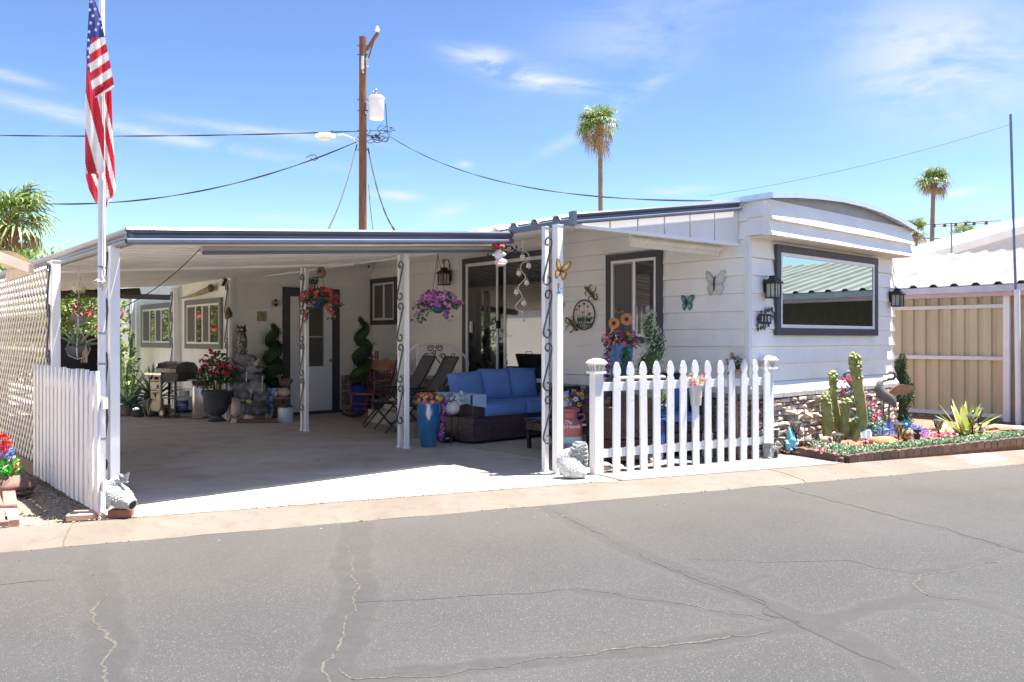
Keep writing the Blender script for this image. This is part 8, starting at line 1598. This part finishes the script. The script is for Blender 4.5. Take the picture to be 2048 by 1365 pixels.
bp5 = atY(1722, 860, 10.35); rb = thing('red_flowering_plant', 'tall green plant with red blossoms behind the cactus columns', 'plant', (bp5.x, bp5.y, .05)); mb = MB()
for c, r_, n in (((-.10, 0, .62), (.10, .08, .18), 130), ((.05, 0, .30), (.16, .08, .24), 200), ((.20, 0, .18), (.12, .08, .15), 110), ((.0, 0, .12), (.2, .1, .12), 90)): mb.leaves(c, r_, n, .05, .028, shell=.3)
mb.build('foliage', ramp_mat('teal_foliage', [(.04, .20, .10), (.08, .30, .18), (.03, .12, .08), (.15, .36, .24)]), rb); mb = MB()
for x, y in ((1687, 760), (1697, 755), (1686, 783), (1704, 763), (1735, 800), (1742, 808), (1749, 812), (1751, 833), (1755, 828), (1747, 836), (1733, 842), (1730, 815), (1683, 823)):
    p = atY(x, y, 10.2) - rb.location
    for _ in range(8): mb.blossom(p + Vector((rnd.gauss(0, .018), rnd.gauss(0, .015), rnd.gauss(0, .018))), (rnd.gauss(0, .6), -1, rnd.gauss(0, .6)), .019, 5)
mb.build('blossoms', ramp_mat('red_pink', [(.65, .03, .12)]), rb)
# crane statues
CRB = M('crane_bronze', (.20, .17, .145), .5, rgb2=(.10, .12, .12), scale=7, metal=.35, bump=.3)
def zq(zx, zy, Y): return atY(1520 + zx / 5.459, 680 + zy / 5.459, Y)
cy = 10.75; cn1 = thing('crane_statue', 'bronze crane statue with one spread wing before the dark topiary', 'crane statue', (zq(1390, 800, cy).x, cy, .05)); OFF[cn1] = tuple(cn1.location)
mb = MB(); mb.tube([zq(*q, cy) for q in ((1430, 352), (1468, 365), (1478, 400), (1455, 430), (1400, 433), (1340, 445), (1305, 480), (1300, 530), (1330, 590), (1390, 630), (1450, 680), (1470, 720), (1460, 745))], [.022, .024, .022, .02, .022, .03, .045, .065, .085, .08, .055, .03, .008], 9)
mb.build('body', CRB, cn1, True); mb = MB(); mb.tube([zq(1450, 352, cy), zq(1420, 358, cy), zq(1400, 372, cy), zq(1335, 392, cy)], [.022, .028, .016, .003], 8); mb.tube([zq(1430, 350, cy), zq(1480, 342, cy)], [.014, .003], 5); mb.build('head', CRB, cn1, True)
W_ = [(1410, 570), (1450, 530), (1515, 490), (1580, 487), (1650, 500), (1692, 518), (1665, 545), (1640, 580), (1600, 588), (1570, 600), (1530, 598), (1490, 607), (1440, 595)]; mb = MB(); n_ = len(W_); vs_ = [zq(x, y, cy - .10 - .0006 * (x - 1410)) for x, y in W_]; mb.add(vs_ + [v + Vector((0, .02, .0)) for v in vs_], [tuple(range(n_)), tuple(range(n_, 2 * n_))[::-1]] + [(i, i + n_, (i + 1) % n_ + n_, (i + 1) % n_) for i in range(n_)])
mb.build('wing', M('crane_copper', (.36, .20, .12), .5, metal=.35, var=.2, scale=10), cn1); 
for P in ([(1355, 640), (1350, 760), (1338, 935)], [(1412, 650), (1408, 780), (1410, 965)]): mb = MB(); mb.tube([zq(*q, cy) for q in P] + [Vector((zq(*P[-1], cy).x, cy, .05))], .011, 6); mb.build('leg', CRB, cn1, True)
c2 = thing('crane_statue', 'bronze crane statue whose curved neck rises between the cactus columns', 'crane statue', (zq(960, 600, 10.3).x, 10.3, .05)); OFF[c2] = tuple(c2.location); mb = MB()
mb.tube([zq(*q, 10.3) for q in ((1010, 350), (950, 352), (920, 380), (925, 430), (980, 470), (1010, 510), (1000, 560), (950, 600), (880, 605))], [.016, .024, .022, .02, .022, .028, .042, .05, .02], 8); mb.build('body', CRB, c2, True); mb = MB(); mb.tube([zq(950, 610, 10.3), Vector((zq(950, 610, 10.3).x, 10.3, .05))], .011, 6); mb.build('leg', CRB, c2, True)
t3 = atY(1803, 840, 11.75); topiary('dark spiral topiary at the right corner of the home behind the crane', (t3.x, 11.75), 1.12, .10, .15, 1.7, [(.035, .065, .03), (.06, .10, .045), (.02, .04, .018), (.12, .16, .08)], 'topiary_garden', z0=.0, dens=1.6, leafl=.032, ph=.5)
# blue spiky flowers
bf = thing('blue_flower_patch', 'patch of spiky violet blue flowers round the crane legs', 'flowers', (atY(1795, 855, 10.6).x, 10.6, .05)); mb = MB()
for _ in range(1300):
    a = rnd.uniform(0, 6.28); r_ = abs(rnd.gauss(0, 1)); x, y = rnd.uniform(-.36, .36), rnd.gauss(0, .12); mb.leaf((x, y, rnd.random() * .14 * (1.3 - abs(x) * 2)), (rnd.gauss(x * 2, .6), rnd.gauss(-.3, .6), 1), rnd.uniform(.03, .07), .010)
mb.build('spikes', ramp_mat('violet_blue', [(.16, .18, .60), (.10, .25, .70), (.25, .25, .70), (.08, .12, .45), (.20, .38, .75)], .6, .2), bf, kind='stuff')
bdz = thing('metal_daisy', 'large turquoise metal daisy standing over the mosaic ball', 'garden ornament', tuple(atY(1812, 849, 10.15))); TQ = M('turquoise_metal', (.02, .32, .48), .35, var=.2)
for k in range(10): a = k * .628; d = Vector((math.cos(a), 0, math.sin(a))); e = Vector((-math.sin(a), 0, math.cos(a))); mb = MB(); mb.add([d * .015, d * .045 + e * .018 + Vector((0, -.012, 0)), d * .078, d * .045 - e * .018 + Vector((0, -.012, 0))], [(0, 1, 2, 3)]); mb.build('petal', TQ, bdz)
mb = MB(); mb.blob((0, -.01, 0), (.018, .012, .018), amp=0); mb.build('centre', WHITE, bdz, True); mb = MB(); mb.tube([(0, 0, 0), (.02, 0, -.21)], .006, 5); mb.leaf((-.02, 0, .08), (-.6, 0, 1), .06, .02); mb.leaf((.06, 0, -.08), (1, 0, -.6), .09, .02); mb.build('stalk', TQ, bdz)
one(MB().blob((0, 0, 0), (.085, .085, .085), amp=0, seg=(20, 14)), 'mosaic_ball', M('mosaic_gold', (.42, .33, .16), .3, rgb2=(.03, .025, .02), scale=42, thr=(.50, .56)), 'gold and black mosaic gazing ball behind the path light', 'gazing ball', tuple(atY(1813, 868, 10.2)))
bkx = atY(1834, 868, 10.35); one(MB().lathe([(.035, 0), (.055, .12), (.045, .12)], 14), 'black_pot', BLACK, 'small tilted black pot next to the mosaic ball', 'pot', (bkx.x, bkx.y, .05))
# solar path lights
def solar(label, px, ytop, Y, s=1.0, z=.05):
    p = atY(px, ytop, Y); t = thing('path_light', label, 'path light', (p.x, Y, z), rnd.random(), 'solar path lights in the garden bed'); h = p.z - z; mb = MB(); mb.tube([(0, 0, 0), (0, 0, h - .13 * s)], .011, 6); mb.build('stake', BLACK, t, True)
    mb = MB(); mb.lathe([(.075 * s, h - .028), (.078 * s, h - .022), (.04 * s, h - .002), (.0, h)], 12); mb.build('cap', M('solar_cap', (.07, .07, .07), .3, metal=.4), t, True); mb = MB(); mb.lathe([(.022 * s, h - .135 * s), (.054 * s, h - .03)], 12, (0, 0, 0)); mb.build('glass', M('solar_glass', (.50, .44, .30), .25, var=.2), t, True)
    mb = MB()
    for k in range(6):
        a = k * 1.047
        for sg in (-1, 1): mb.tube([(.023 * s * math.cos(a), .023 * s * math.sin(a), h - .135 * s), (.045 * s * math.cos(a + sg * .45), .045 * s * math.sin(a + sg * .45), h - .08 * s), (.056 * s * math.cos(a), .056 * s * math.sin(a), h - .03)], .0035, 4)
    mb.build('wire_cage', BLACK, t)
solar('path light beside the blue gnome', 1592, 842, 9.33); solar('low path light hidden in the ground cover before the cactus', 1675, 866, 9.3); solar('path light in front of the mosaic ball', 1797, 845, 9.95); solar('path light between mosaic ball and yellow agave', 1877, 838, 10.1)
solar('path light before the yellow agave, the nearer of two', 1945, 829, 10.25); solar('path light behind the yellow agave, the farther of two', 1957, 815, 10.7)
# gnome, castle, broken pots, panel, rocks
gn = thing('garden_gnome', 'pale blue garden gnome by the stone skirting', 'gnome', (atY(1582, 890, 9.3).x, 9.3, .05), R(10)); GN = M('gnome_blue', (.16, .46, .60), .5, var=.12)
mb = MB(); mb.lathe([(.055, 0), (.065, .02), (.068, .08), (.05, .14), (.04, .17)], 16, wob=.15); mb.build('body', GN, gn, True); mb = MB(); mb.tube([(.0, 0, .165), (-.012, 0, .21), (-.032, 0, .27)], [.05, .034, .004], 12); mb.build('hat', GN, gn, True)
mb = MB(); mb.blob((0, -.02, .155), (.036, .032, .03), amp=.0); mb.blob((0, -.052, .16), (.01, .01, .009), amp=0); mb.blob((0, -.045, .115), (.04, .025, .045), amp=.1); mb.build('face', GN, gn, True)
for s in (-1, 1): mb = MB(); mb.tube([(s * .05, 0, .12), (s * .065, -.03, .08), (s * .03, -.055, .07)], [.018, .016, .013], 7); mb.build('arm', GN, gn, True); mb = MB(); mb.blob((s * .03, -.045, .014), (.026, .035, .016), amp=0); mb.build('boot', GN, gn, True)
cs_ = G(1541, 916); ca2 = thing('stone_castle', 'small grey stone castle ornament at the last fence post', 'ornament', (cs_.x, cs_.y, 0), .4); CS = M('castle_stone', (.34, .34, .33), .9, rgb2=(.20, .20, .20), scale=20, bump=.7, bscale=40)
mb = MB(); mb.rbox((0, 0, .075), (.15, .12, .15), .02, 1); mb.lathe([(.05, 0), (.04, .15), (.05, .16), (.05, .18), (.03, .18)], 8, (-.07, -.03, 0)); mb.build('tower', CS, ca2); mb = MB()
for k in range(4): mb.box(-.06 + .035 * k, -.06, .15, -.042 + .035 * k, -.04, .17)
mb.build('battlement', CS, ca2); mb = MB(); mb.prism([(-.022, 0), (.022, 0), (.022, .05), (0, .07), (-.022, .05)], .004, Matrix.Translation((.02, -.0605, .02)) @ Matrix.Rotation(R(90), 4, 'X')); mb.build('doorway', M('mouth_dark', (.02, .02, .02)), ca2)
mb = MB()
for _ in range(70): r_ = rnd.uniform(.012, .028); mb.rock((cs_.x - .10 + rnd.gauss(0, .07), cs_.y + .02 + rnd.gauss(0, .05), r_ * .5), (r_, r_, r_ * .7), rnd.random() * 9)
tag(mb.build('blue_pebbles', M('pebble_blue_grey', (.26, .33, .36), .8, island=.4), kind='stuff'), 'blue grey pebbles heaped round the little castle', 'pebbles')
for lb, x, y, r_, m_ in (('dark grey round clay pot lying beside the gnome light', 1619, 877, .055, M('clay_grey', (.12, .11, .11), .8, var=.3)), ('brown clay jar on its side left of the cactus', 1650, 870, .065, M('clay_brown', (.34, .24, .18), .8, var=.3))):
    p = atY(x, y, 9.55); t = thing('clay_pot', lb, 'pot', (p.x, 9.55, .05 + r_)); t.rotation_euler = (R(70), 0, R(35)); mb = MB(); mb.lathe([(r_ * .5, -r_), (r_, -r_ * .2), (r_ * .95, r_ * .5), (r_ * .6, r_ * .9), (r_ * .75, r_ * 1.1), (r_ * .55, r_ * 1.1)], 16); mb.build('body', m_, t, True); mb = MB(); mb.lathe([(.001, r_ * 1.105), (r_ * .54, r_ * 1.106)], 12); mb.build('opening', BLACK, t)
sp5 = atY(1732, 869, 9.55); so = thing('solar_panel', 'small white framed solar panel on a spike near the cactus', 'solar panel', tuple(sp5), R(-12)); X = Matrix.Rotation(R(-35), 4, 'X'); mb = MB(); mb.rbox((0, 0, 0), (.12, .012, .115), .003, 1, T=X); mb.build('frame', WHITE, so); 
for s in (-1, 1): mb = MB(); mb.cbox((s * .026, -.0075, 0), (.046, .002, .098), T=X); mb.build('cell', M('solar_cell', (.16, .18, .22), .2), so)
mb = MB(); mb.tube([(0, .01, 0), (0, .02, -.14)], .008, 5); mb.build('spike', BLACK, so)
for lb, x, y, Y, r_, m_ in (('rust orange driftwood log lying behind the solar panel', 1765, 872, 9.9, (.24, .06, .06), M('rust_wood', (.40, .17, .08), .8, var=.35, scale=5, bump=.4)), ('tan boulder between path lights and agave', 1880, 856, 11.0, (.12, .1, .09), ROCKT), ('flat pink sandstone slab at the right end of the bed', 2015, 856, 11.4, (.28, .16, .05), M('sandstone_pink', (.44, .27, .19), .85, var=.2, bump=.3)), ('yellow ochre stone before the log', 1783, 868, 9.85, (.05, .04, .03), M('ochre', (.55, .36, .10), .8))):
    p = atY(x, y, Y); one(MB().rock((0, 0, 0), r_, x * .01), 'rock', m_, lb, 'rock', (p.x, Y, .05 + r_[2] * .4))
a_ = atY(1930, 868, 10.5); agave('upright yellow green agave in the garden bed by the neighbour wall', a_.x, 10.5, .05, .50, .4, 34, [(.36, .42, .10), (.48, .52, .18), (.24, .32, .07)], 'agave_bright', w=.028, tilt=(12, 88), curl=.25)
oo = thing('owl_stake', 'small black and white bird ornament beside the agave lights', 'ornament', (atY(1962, 855, 10.3).x, 10.3, .05)); mb = MB(); mb.blob((0, 0, .12), (.03, .025, .06), amp=.1); mb.blob((-.01, 0, .19), (.022, .02, .022), amp=0); mb.tube([(0, 0, 0), (0, 0, .1)], .005, 4); mb.build('body', M('piebald', (.5, .5, .5), .6, rgb2=(.03, .03, .03), scale=25, thr=(.45, .55)), oo, True)

# ================================================================ LEFT EDGE
lf_ = G(12, 985); af = thing('silk_flowers', 'bunch of artificial red purple blue and orange flowers at the left edge', 'flowers', (lf_.x, lf_.y, -.03)); OFF[af] = tuple(af.location)
for x, y, r_, cols, nm in ((6, 880, .055, [(.75, .02, .02), (.60, .01, .01)], 'silk_red'), (14, 893, .05, [(.75, .02, .02), (.60, .01, .01)], 'silk_red'), (2, 898, .05, [(.70, .25, .55), (.75, .5, .7)], 'silk_pink'), (5, 917, .062, [(.62, .30, .70), (.75, .45, .72), (.5, .2, .6)], 'silk_violet'), (22, 908, .05, [(.10, .25, .75), (.40, .55, .80)], 'silk_blue'), (33, 925, .034, [(.80, .38, .12), (.75, .45, .2)], 'silk_orange'), (31, 938, .032, [(.80, .38, .12)], 'silk_orange')):
    p = atY(x, y, lf_.y); mb = MB()
    for k in range(30): d = Vector((rnd.gauss(0, 1), rnd.gauss(-.5, .8), rnd.gauss(.2, 1))).normalized(); e = d.orthogonal().normalized(); f_ = d.cross(e); c = p + d * r_ * .55; w = r_ * .42; mb.add([c, c + e * w + d * w * .5, c + d * w * 1.2, c - e * w + d * w * .5], [(0, 1, 2, 3)])
    o = mb.build('silk_flower', ramp_mat(nm, cols, .6, .2), af); mb = MB(); mb.tube([p, Vector((lf_.x, lf_.y, .0))], .004, 4); mb.build('wire_stem', M('tulip_green', (.03, .10, .04)), o)
mb = MB()
for _ in range(70): x, y = rnd.uniform(-12, 30), rnd.uniform(925, 960); p = atY(x, y, lf_.y + rnd.gauss(0, .04)); mb.leaf(p, (rnd.gauss(0, 1), rnd.gauss(0, .6), rnd.uniform(-.3, 1)), .09, .03)
mb.build('foliage', ramp_mat('silk_leaf', [(.04, .35, .03), (.06, .48, .05), (.02, .20, .02)], .4, .2), af)
q = G(30, 985); one(MB().blob((0, 0, .08), (.155, .13, .11), 4, .22, 1.2, (18, 12)), 'boulder', M('boulder_brown', (.20, .12, .10), .85, var=.2, scale=8, bump=.4), 'smooth purple brown boulder beside the silk flowers', 'boulder', (q.x, q.y, -.03))
PB = M('brick_maroon', (.26, .14, .12), .85, var=.2, bump=.3, objr=.15); be = thing('brick_edging', 'maroon brick edging running along the left edge of the gravel', 'edging', (G(20, 1020).x, G(20, 1020).y, -.03)); OFF[be] = tuple(be.location)
for r_, (a, b) in enumerate((((14, 962), (24, 1058)), ((-14, 1004), (3, 1062)))):
    A, B = G(*a, -.03), G(*b, -.03); d = (B - A); n = max(1, int(d.length / .205)); d.normalize()
    for k in range(n): c = B - d * (.1 + .205 * k); mb = MB(); mb.rbox((c.x, c.y, .0), (.195, .095, .075), .006, 1, rot=(0, 0, math.atan2(d.y, d.x))); mb.build('brick', PB, be)
sp6 = atY(5, 990, 6.6); one(MB().lathe([(.06, 0), (.065, .01), (.02, .03), (.0, .032)], 14), 'spot_base', BLACK, 'small black disc base standing on the brick edging', 'lamp base', (sp6.x, 6.9, .01))
# unseen pale house added across the street to bounce light into the porch
ac = thing('added_street_house', 'unseen pale home added behind the viewer to bounce light into the porch', 'house', (*st(-4, -15), 0), SA); mb = MB(); mb.box(-9, -4, 0, 9, 0, 2.9); mb.build('wall', SIDING, ac); mb = MB(); mb.box(-9.4, -4.4, 2.9, 9.4, .4, 3.1); mb.build('roof', ROOFW, ac)
